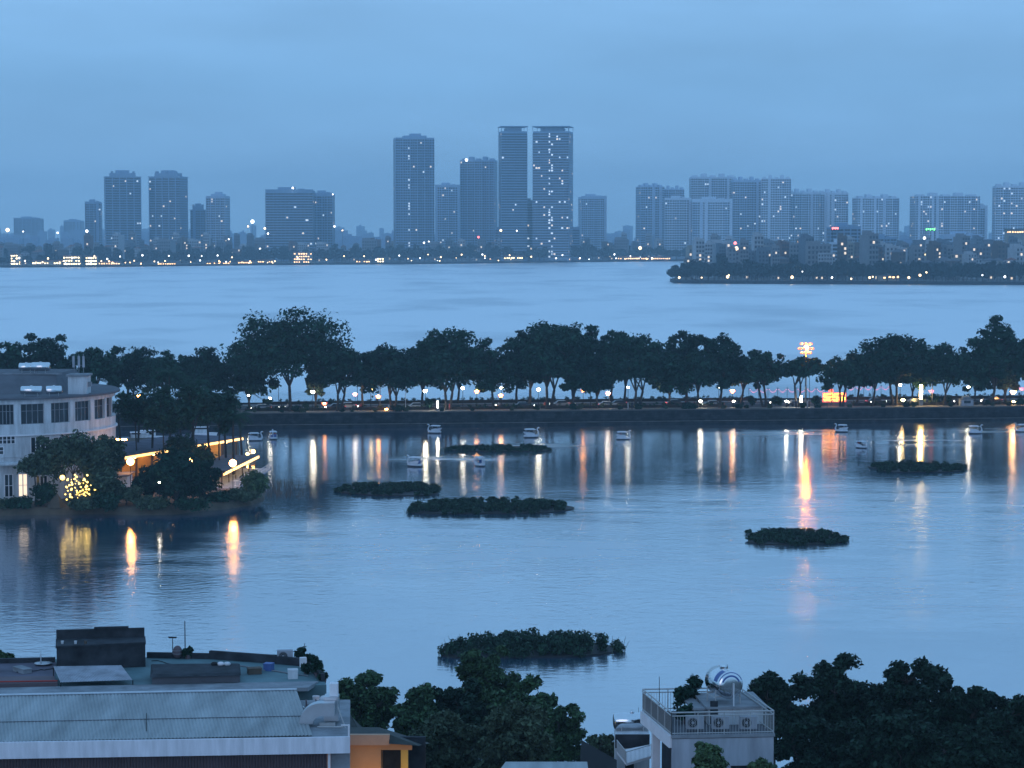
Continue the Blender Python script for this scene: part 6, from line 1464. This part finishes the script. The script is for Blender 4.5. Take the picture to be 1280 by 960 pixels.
tower(20, 53, 273, 5200, 40, 'faint hazy block far behind the waterfront lights', 1, 0, lit=0)
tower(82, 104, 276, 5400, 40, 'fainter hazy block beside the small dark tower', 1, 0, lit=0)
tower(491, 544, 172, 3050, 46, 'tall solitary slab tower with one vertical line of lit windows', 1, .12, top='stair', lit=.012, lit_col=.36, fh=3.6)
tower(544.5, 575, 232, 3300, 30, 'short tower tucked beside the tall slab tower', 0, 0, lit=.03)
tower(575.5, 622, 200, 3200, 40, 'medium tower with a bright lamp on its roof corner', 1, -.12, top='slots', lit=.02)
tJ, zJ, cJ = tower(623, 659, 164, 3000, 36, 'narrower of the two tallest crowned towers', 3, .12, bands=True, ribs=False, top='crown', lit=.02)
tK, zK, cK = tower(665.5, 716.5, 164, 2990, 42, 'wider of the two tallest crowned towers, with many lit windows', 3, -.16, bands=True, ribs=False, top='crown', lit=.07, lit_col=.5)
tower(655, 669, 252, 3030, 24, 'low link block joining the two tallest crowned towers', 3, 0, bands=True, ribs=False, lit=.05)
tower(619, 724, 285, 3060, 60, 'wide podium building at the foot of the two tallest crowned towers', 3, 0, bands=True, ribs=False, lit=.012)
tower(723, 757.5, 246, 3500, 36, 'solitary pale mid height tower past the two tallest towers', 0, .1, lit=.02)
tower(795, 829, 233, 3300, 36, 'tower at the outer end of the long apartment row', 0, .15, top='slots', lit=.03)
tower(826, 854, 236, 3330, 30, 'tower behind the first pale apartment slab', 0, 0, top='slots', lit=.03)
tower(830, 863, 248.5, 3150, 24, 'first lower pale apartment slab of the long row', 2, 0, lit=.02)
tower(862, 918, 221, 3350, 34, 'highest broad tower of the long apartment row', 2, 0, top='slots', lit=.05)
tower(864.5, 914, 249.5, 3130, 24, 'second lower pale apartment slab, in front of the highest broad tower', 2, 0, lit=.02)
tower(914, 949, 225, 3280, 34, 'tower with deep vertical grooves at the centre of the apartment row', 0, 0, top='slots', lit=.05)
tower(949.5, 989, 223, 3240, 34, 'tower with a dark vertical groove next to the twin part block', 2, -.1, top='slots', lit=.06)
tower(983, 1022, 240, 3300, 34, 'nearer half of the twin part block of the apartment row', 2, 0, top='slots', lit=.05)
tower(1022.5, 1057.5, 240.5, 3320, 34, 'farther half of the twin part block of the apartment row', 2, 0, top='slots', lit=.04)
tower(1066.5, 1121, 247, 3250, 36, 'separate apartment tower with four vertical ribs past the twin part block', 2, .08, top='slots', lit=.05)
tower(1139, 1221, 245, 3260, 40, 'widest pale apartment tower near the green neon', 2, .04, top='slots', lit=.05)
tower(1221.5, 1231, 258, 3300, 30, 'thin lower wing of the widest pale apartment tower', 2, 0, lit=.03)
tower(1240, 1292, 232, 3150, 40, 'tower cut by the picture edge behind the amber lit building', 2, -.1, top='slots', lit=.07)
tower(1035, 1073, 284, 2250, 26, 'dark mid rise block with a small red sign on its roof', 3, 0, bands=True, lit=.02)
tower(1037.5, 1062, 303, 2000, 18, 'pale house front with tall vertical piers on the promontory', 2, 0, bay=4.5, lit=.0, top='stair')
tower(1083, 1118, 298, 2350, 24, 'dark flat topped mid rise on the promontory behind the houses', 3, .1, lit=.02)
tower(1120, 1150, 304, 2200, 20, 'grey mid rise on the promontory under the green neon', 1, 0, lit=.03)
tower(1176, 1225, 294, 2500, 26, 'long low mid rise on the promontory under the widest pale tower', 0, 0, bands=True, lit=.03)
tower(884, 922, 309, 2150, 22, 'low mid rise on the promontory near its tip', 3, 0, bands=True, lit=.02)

# ------------------------------------------------------------------ town houses
def house_proto(kind, col, seed, litp=.06):
    rr = random.Random(seed); w, d, nf = [(6, 12, 6), (9, 12, 7), (11, 11, 5), (7, 14, 9), (16, 12, 7), (9, 9, 4)][kind]; fh = 3.4; h = nf * fh
    m = MB(); m.box(-w / 2, w / 2, 0, d, 0, h); nb = max(1, round(w / 2.6))
    for j in range(nf):
        for i in range(nb):
            x = -w / 2 + (i + .5) * w / nb; mi = 1
            if rr.random() < litp: mi = 3
            m.add([(x - .75, -.06, j * fh + .8), (x + .75, -.06, j * fh + .8), (x + .75, -.06, j * fh + 2.6), (x - .75, -.06, j * fh + 2.6)], [(0, 1, 2, 3)], mi)
        if kind in (1, 3, 4): m.box(-w / 2 - .1, w / 2 + .1, -.9, -.07, j * fh - .15, j * fh + .55, 0)
    if kind in (0, 5, 2):
        m.add([(-w / 2 - .4, -.4, h), (w / 2 + .4, -.4, h), (w / 2 + .4, d + .4, h), (-w / 2 - .4, d + .4, h), (0, d * .3, h + 2.4), (0, d * .7, h + 2.4)], [(0, 1, 4), (1, 2, 5, 4), (2, 3, 5), (3, 0, 4, 5), (3, 2, 1, 0)], 2)
    else:
        m.box(-w / 2 + .3, w * .1, d * .3, d * .8, h, h + 2.8, 0); m.box(-w / 2 - .15, w / 2 + .15, -.25, .15, h - .1, h + .9, 0)
        m.tube([(w * .2, d * .4, h + 1.2), (w * .2 + 1.6, d * .4, h + 1.2)], .6, 8, 0)
    return m
KN = ['narrow town house with a pitched roof', 'balcony fronted town house', 'wide house with a pitched roof', 'tall thin balconied town house', 'broad balconied apartment house', 'low cottage like house']
proto = {}
def house(kind, ci, loc, rz, where, sc=1.0):
    key = (kind, ci)
    cn_ = HC[ci][0]
    lab = '%s %s %s' % (cn_, KN[kind], where); lab = ' '.join(lab.split()[:16])
    if key not in proto:
        o = house_proto(kind, ci, kind * 10 + ci).build('town_house', ['h_' + cn_, 'tower_glass', 'h_roof' if kind in (0, 2) and ci % 2 == 0 else 'roof_grey', 'w_warm']); proto[key] = o
    else: o = proto[key].copy(); COL.objects.link(o)
    o.location = loc; o.rotation_euler.z = rz; o.scale = (sc, sc, sc); o['label'] = lab; o['category'] = 'house'; o['group'] = 'houses: ' + lab
rr = random.Random(19)
def put_houses(n, px0, px1, d0, d1, tab, where, ztop, kinds=(0, 1, 2, 3, 4, 5)):
    for i in range(n):
        px = px0 + (px1 - px0) * (i + rr.random()) / n; Y = shoreY(px, tab) + rr.uniform(d0, d1)
        k = rr.choice(kinds); ci = rr.choice((0, 0, 1, 2, 2, 3, 4, 4, 5)); house(k, ci, XZ(px, Y, 1.8), rr.uniform(-.35, .35), where, rr.uniform(.85, 1.2))
put_houses(70, -20, 330, 60, 420, sh_px, 'behind trees below twin towers', 0)
put_houses(44, 330, 640, 60, 420, sh_px, 'behind trees past the hotel block', 0)
put_houses(22, 640, 860, 60, 240, sh_px, 'behind trees past tallest towers', 0)
put_houses(70, 858, 1290, 70, 330, pr_px, 'among the trees of the promontory', 0)
put_houses(56, 880, 1300, 330, 800, pr_px, 'far back on the promontory', 0, (1, 3, 4, 1))
# distant town mass on the horizon
def town_mass(Y, h0, h1, n, seed, name='distant_town'):
    q = random.Random(seed); m = MB(); half = Y * .42
    for i in range(n):
        x = -half + 2 * half * (i + q.random()) / n; w = q.uniform(8, 30); h = q.uniform(h0, h1); y = Y + q.uniform(-120, 120)
        m.box(x - w / 2, x + w / 2, y, y + 15, 1.8, 1.8 + h); m.box(x - w * .2, x + w * .1, y + 3, y + 9, 1.8 + h, 1.8 + h + q.uniform(1, 4))
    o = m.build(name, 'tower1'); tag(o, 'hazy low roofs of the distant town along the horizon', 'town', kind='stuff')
town_mass(3600, 14, 34, 330, 5); o_ = bpy.data.objects['distant_town']
town_mass(4600, 24, 44, 260, 6); town_mass(6200, 30, 58, 220, 8)

# ------------------------------------------------------------------ far trees
FP = []
for i in range(7):
    mb_, lm_ = tree_meshes(1200 + i, h=10, fork=2.6, rx=5.2, rz=4.0, clumps=30, per=26, leaf=1.15, crad=1.9, r0=.3, mk='leaf_far', low=-.7, lobes=.3)
    FP.append((mb_, lm_))
fp_roots = []
for i, (mb_, lm_) in enumerate(FP):
    t = thing('far_tree', 'x', 'tree', (0, 0, 0)); mb_.build('trunk', 'bark', t); c = bpy.data.objects.new('crown', lm_); COL.objects.link(c); c.parent = t; fp_roots.append([t, False])
rr = random.Random(23)
def put_tree(px, Y, h, w, label):
    e = rr.choice(fp_roots)
    loc = XZ(px, Y, 1.8); sc = (w / 10.4, w / 10.4, h / 10)
    if not e[1]: e[1] = True; o = e[0]; o.location = loc; o.scale = sc; o.rotation_euler.z = rr.uniform(0, 6.28); o['label'] = label; o['group'] = 'trees: ' + label
    else: o = dup(e[0], loc, rr.uniform(0, 6.28), label, sc, 'trees: ' + label)
for px in np.arange(839, 1300, 5.2):
    put_tree(px + rr.uniform(-2, 2), shoreY(px, pr_px) + rr.uniform(6, 22), rr.uniform(10.5, 17) if px > 850 else 9, rr.uniform(9, 13), 'dark waterside tree on the promontory shore')
for px in np.arange(848, 1300, 7.5):
    put_tree(px + rr.uniform(-3, 3), shoreY(px, pr_px) + rr.uniform(30, 120), rr.uniform(9, 15), rr.uniform(10, 15), 'dark tree of the second row on the promontory')
for px in np.arange(866, 1300, 8):
    put_tree(px + rr.uniform(-6, 6), shoreY(px, pr_px) + rr.uniform(140, 420), rr.uniform(13, 20), rr.uniform(12, 16), 'tree among the promontory houses')
for px in np.arange(-10, 862, 7.2):
    put_tree(px + rr.uniform(-3, 3), shoreY(px, sh_px) + rr.uniform(14, 40), rr.uniform(13, 20) if px > 400 else rr.uniform(10, 17) if px > 160 else rr.uniform(7, 12), rr.uniform(12, 17), 'waterside tree on the far shore' if px < 420 else 'waterside tree on the far shore below the tallest towers')
for px in np.arange(-10, 862, 13):
    put_tree(px + rr.uniform(-5, 5), shoreY(px, sh_px) + rr.uniform(60, 200), rr.uniform(15, 24), rr.uniform(13, 18), 'tree of the back row on the far shore')

# ------------------------------------------------------------------ far lights
def far_lamp(px, py, Y, em, r, label, name='waterfront_lamp', group=None, post=True):
    p = W(px, py, Y); zb = 1.8
    t = thing(name, label, 'lamp', (p.x, p.y, zb), group)
    if post and p.z > zb + .5: m = MB(); m.tube([(p.x, p.y, zb), (p.x, p.y, p.z)], .12, 5); m.build('post', 'black', t)
    m = MB(); m.ball(p, r, 7, 5); m.build('globe', em, t, True)
rr = random.Random(31)
LB = 'small waterfront lamp on the far shore, %s'
for i, px in enumerate([178, 211, 236, 252, 272, 290, 372, 408, 455, 470, 499, 525, 535, 551, 577, 603, 606, 637, 664, 695, 703, 725, 768, 24, 60, 90, 118, 134, 150, 430, 770, 788, 800, 815, 828]):
    far_lamp(px, 322 + rr.uniform(-3, 3) - (2 if 480 < px < 800 else 0), shoreY(px, sh_px) + 4, rr.choice(('f_white', 'f_warm', 'f_white')), rr.uniform(.8, 1.15), LB % ('below the twin towers and hotel block' if px < 440 else 'below the tallest towers'), group='waterfront lamps %d' % (px < 440))
for i in range(58):
    px = rr.uniform(8, 350) if i < 34 else rr.uniform(430, 640) if i < 44 else rr.uniform(690, 842)
    far_lamp(px, rr.uniform(325.5, 329.5) - (px > 480) * 3, shoreY(px, sh_px) + 3, rr.choice(('f_warm', 'f_amber', 'f_warm', 'f_white')), rr.uniform(.5, 1.0), 'small warm light low on the far waterline, %s' % ('under twin towers and hotel' if px < 400 else 'past the hotel block'), group='low waterline lights %d' % (px < 400))
for i, (px, py) in enumerate([(849, 347), (877, 347), (909.5, 346), (911, 344), (990, 346.5), (1040, 347), (1064, 348.5), (1087, 347), (1091, 346), (1136, 347), (1150, 344), (1158, 340.5), (1228, 344), (1256, 346), (1003, 339.5)]):
    far_lamp(px, py, shoreY(px, pr_px) + 3, 'f_warm' if i not in (12, 13, 14, 5) else 'f_white', [.9, .6, 1.2, .6, 1.2, .8, .7, .9, .6, 1.0, 1.0, .7, .6, .9, .5][i], 'waterfront lamp at the foot of the promontory trees', group='promontory waterfront lamps')
for i, (px, py, em, r, Y, l) in enumerate([(9.5, 287.5, 'f_warm', 2.6, 3000, 'large warm floodlight above the far roofs at the picture edge'), (108.5, 289, 'f_white', 2.0, 3000, 'bright cool floodlight by the small dark tower'), (315.5, 277, 'f_white', 2.6, 2950, 'brightest white floodlight before the broad balcony hotel block'), (310, 283, 'f_warm', 1.2, 2950, 'small warm floodlight beside the brightest white floodlight'),
        (331, 285.5, 'f_warm', 1.5, 2940, 'warm light at the foot of the balcony hotel block'), (335, 292, 'f_white', 1.3, 2940, 'pale light below the balcony hotel block'), (72, 291, 'f_white', 1.3, 2950, 'small white light over the far roofs between the faint blocks'), (29, 289.5, 'f_white', 1.0, 2950, 'small white light under the faint hazy block'), (286, 299, 'f_white', 1.1, 2930, 'small white light under the slim tower'), (530, 303.5, 'f_white', 1.3, 2900, 'white light before the tall slab tower'), (536, 302, 'f_white', .9, 2900, 'faint light close beside the white light before the slab tower'),
        (626, 288, 'f_warm', 1.7, 2940, 'warm white light at the podium corner of the narrower crowned tower'), (646, 288.5, 'f_white', 1.1, 2940, 'small light on the podium between the crowned towers'), (598, 296.5, 'f_red', 1.5, 2930, 'pink red light below the medium tower'), (800, 310, 'f_warm', 2.2, 2900, 'glowing warm lamp above the far shore near the promontory tip'), (583, 200, 'f_white', 2.2, 3190, 'bright lamp on the roof corner of the medium tower'), (366, 235, 'f_white', 1.5, 2975, 'lamp on the roof of the balcony hotel block'),
        (416, 243, 'f_white', 1.0, 2985, 'lamp on the roof of the darker hotel wing'), (418, 283, 'f_white', 1.3, 2920, 'white light beside the darker hotel wing'), (428, 288, 'f_warm', 1.0, 2920, 'small warm light past the darker hotel wing'), (325, 311, 'f_white', 1.2, 2860, 'white light low before the hotel block'), (919, 304, 'f_red', 1.6, 2200, 'red lamp on the promontory near its tip'), (920.5, 310.5, 'f_warm', 1.8, 2150, 'warm lit roof lamp under the red lamp on the promontory'), (1029, 323.5, 'f_white', 1.1, 1900, 'cool lamp among the promontory trees by the pale pier fronted house'), (1022, 319, 'f_warm', .9, 1950, 'warm lamp among the promontory houses near the pale pier fronted house'),
        (1155.5, 297.5, 'f_white', 1.5, 2300, 'cool white sign light under the green neon')]):
    far_lamp(px, py, Y, em, r, l, 'floodlight', post=False if py < 260 else True)
def lit_front(px0, px1, y0, y1, Y, em, label, seed, dens=.85, roof='h_roof', name='lit_pavilion'):
    q = random.Random(seed); a, b = W(px0, y1, Y), W(px1, y1, Y); z0, z1 = max(1.85, a.z), W(px0, y0, Y).z
    t = thing(name, label, 'building', ((a.x + b.x) / 2, Y, 1.8)); m = MB(); m.box(a.x, b.x, Y, Y + 9, 1.8, z1); m.build('wall', 'h_cream', t)
    m = MB(); m.box(a.x - .6, b.x + .6, Y - 1.2, Y + 9.6, z1, z1 + .7); m.build('roof', roof, t)
    n = max(2, int((b.x - a.x) / 2.6)); nz = max(1, int((z1 - z0) / 2.8)); cand = [(i, j) for j in range(nz) for i in range(n)]
    for i, j in cand:
        if q.random() > dens: continue
        x = a.x + (b.x - a.x) * (i + .5) / n; z = z0 + (z1 - z0) * (j + .5) / nz; g = MB(); g.box(x - q.uniform(.5, 1.1), x + q.uniform(.5, 1.1), Y - .14, Y - .04, z - q.uniform(.4, .8), z + q.uniform(.3, .8)); g.build('lit_window', em, t)
M['f_shop'] = emat('lit_shopfront', (1.0, .76, .36), 7, False); M['f_shop2'] = emat('lit_shopfront_amber', (1.0, .55, .22), 4.5, False)
LF = [(13, 26, 318, 331.5, 'f_shop', 'small glowing yellow pavilion closest to the picture edge on the far waterfront'), (40, 76, 326, 332, 'f_shop', 'long low row of glowing yellow shopfronts on the far waterfront'), (79, 100, 320, 332, 'f_shop', 'brightest glowing yellow restaurant front on the far waterfront'), (107, 121, 320.5, 332, 'f_shop', 'glowing white yellow pavilion beside the brightest restaurant front'),
      (123, 150, 327.5, 331.5, 'f_shop2', 'low dotted lit terrace past the glowing white yellow pavilion'), (197, 220, 329, 331.5, 'f_shop2', 'thin lit awning row on the far waterfront under the twin ornate towers'), (258, 290, 328.5, 331, 'f_shop2', 'thin dim lit row on the far waterfront under the slim tower'), (297, 318, 327, 331, 'f_shop2', 'lit row on the far waterfront under the gap before the hotel block'), (322, 341, 325, 331, 'f_shop2', 'amber lit restaurant on the far waterfront before the hotel block'),
      (367, 390, 315.5, 330, 'f_shop2', 'tall lit waterfront restaurant of several decks below the hotel block'), (445, 463, 325.5, 330, 'f_shop2', 'amber waterfront stall row before the tall slab tower'), (471, 480, 322, 330, 'f_shop', 'small bright waterfront stall before the tall slab tower'), (630, 654, 320, 325, 'f_shop', 'long yellow lit sign front below the narrower crowned tower'), (653, 675, 299, 302, 'w_cool', 'thin white lit strip front at the podium of the crowned towers'), (689, 699, 298.5, 302, 'f_shop', 'small bright sign front at the podium of the crowned towers'),
      (772, 800, 321, 326, 'f_shop2', 'lit road side terrace on the far shore before the promontory'), (801, 838, 321.5, 325.5, 'f_shop2', 'red and amber lit row just before the promontory tip')]
for i, (a, b, y0, y1, em, l) in enumerate(LF):
    Y = shoreY((a + b) / 2, sh_px) + (9 if y0 > 310 else 100); lit_front(a, b, y0, y1, Y, em, l, 400 + i)
for i, (a, b, y0, y1, Y, em, l) in enumerate([(996, 1010, 300, 309, 2100, 'f_shop2', 'amber lit roof terrace building on the promontory'), (1258, 1280, 287, 293, 2300, 'f_shop2', 'large amber lit building on the promontory at the picture edge'), (1256, 1270, 309, 316, 2050, 'f_shop', 'low warm lit roof terrace on the promontory below the large amber building'), (1153, 1167, 316.5, 320, 1950, 'f_shop', 'small lit roof terrace row on the promontory under the green neon'),
        (1110, 1124, 343.5, 349, 1735, 'f_shop2', 'lit waterside cafe at the foot of the promontory trees'), (1098, 1108, 345, 349, 1735, 'f_shop2', 'smaller dim waterside cafe beside the lit waterside cafe'), (985, 992, 322, 330, 1960, 'w_warm', 'house with lit windows on the promontory')]): lit_front(a, b, y0, y1, Y, em, l, 450 + i, roof='roof_grey')
for i, (px0, px1, py, Y, em, l) in enumerate([(1157, 1169, 286.5, 2480, 'f_green', 'green neon roof sign on the promontory'), (1040, 1048, 285.2, 2240, 'f_red', 'small red neon sign on the dark mid rise roof')]):
    a, b = W(px0, py, Y), W(px1, py, Y); t = thing('neon_sign', l, 'sign', (a.x, Y, a.z)); m = MB(); m.box(a.x, b.x, Y, Y + .4, a.z - 1.6, a.z + 1.4); m.build('board', 'black', t)
    m = MB(); n = 5
    for k in range(n): x = a.x + (b.x - a.x) * (k + .5) / n; m.box(x - .7, x + .7, Y - .12, Y - .02, a.z - 1.1 + (k % 2) * .5, a.z + .9)
    m.build('neon_tubes', em, t); m = MB()
    for x in (a.x + .5, b.x - .5): m.box(x - .2, x + .2, Y + .45, Y + .85, 1.8, a.z + 1)
    m.build('posts', 'black', t)

# ------------------------------------------------------------------ haze
hz, nt, bsdf = new_mat('haze')
nt.nodes.remove(bsdf); pv_ = nt.nodes.new('ShaderNodeVolumePrincipled')
pv_.inputs['Color'].default_value = (.70, .90, 1.0, 1); pv_.inputs['Density'].default_value = HAZE; pv_.inputs['Anisotropy'].default_value = 0.1
nt.links.new(pv_.outputs[0], nt.nodes['Material Output'].inputs['Volume'])
M['haze'] = hz
m = MB(); m.box(-6000, 6000, -200, 7000, -2.0, 215)
o = m.build('haze', 'haze'); o['kind'] = 'stuff'; o['label'] = 'blue evening haze lying over the lakes and the far city'
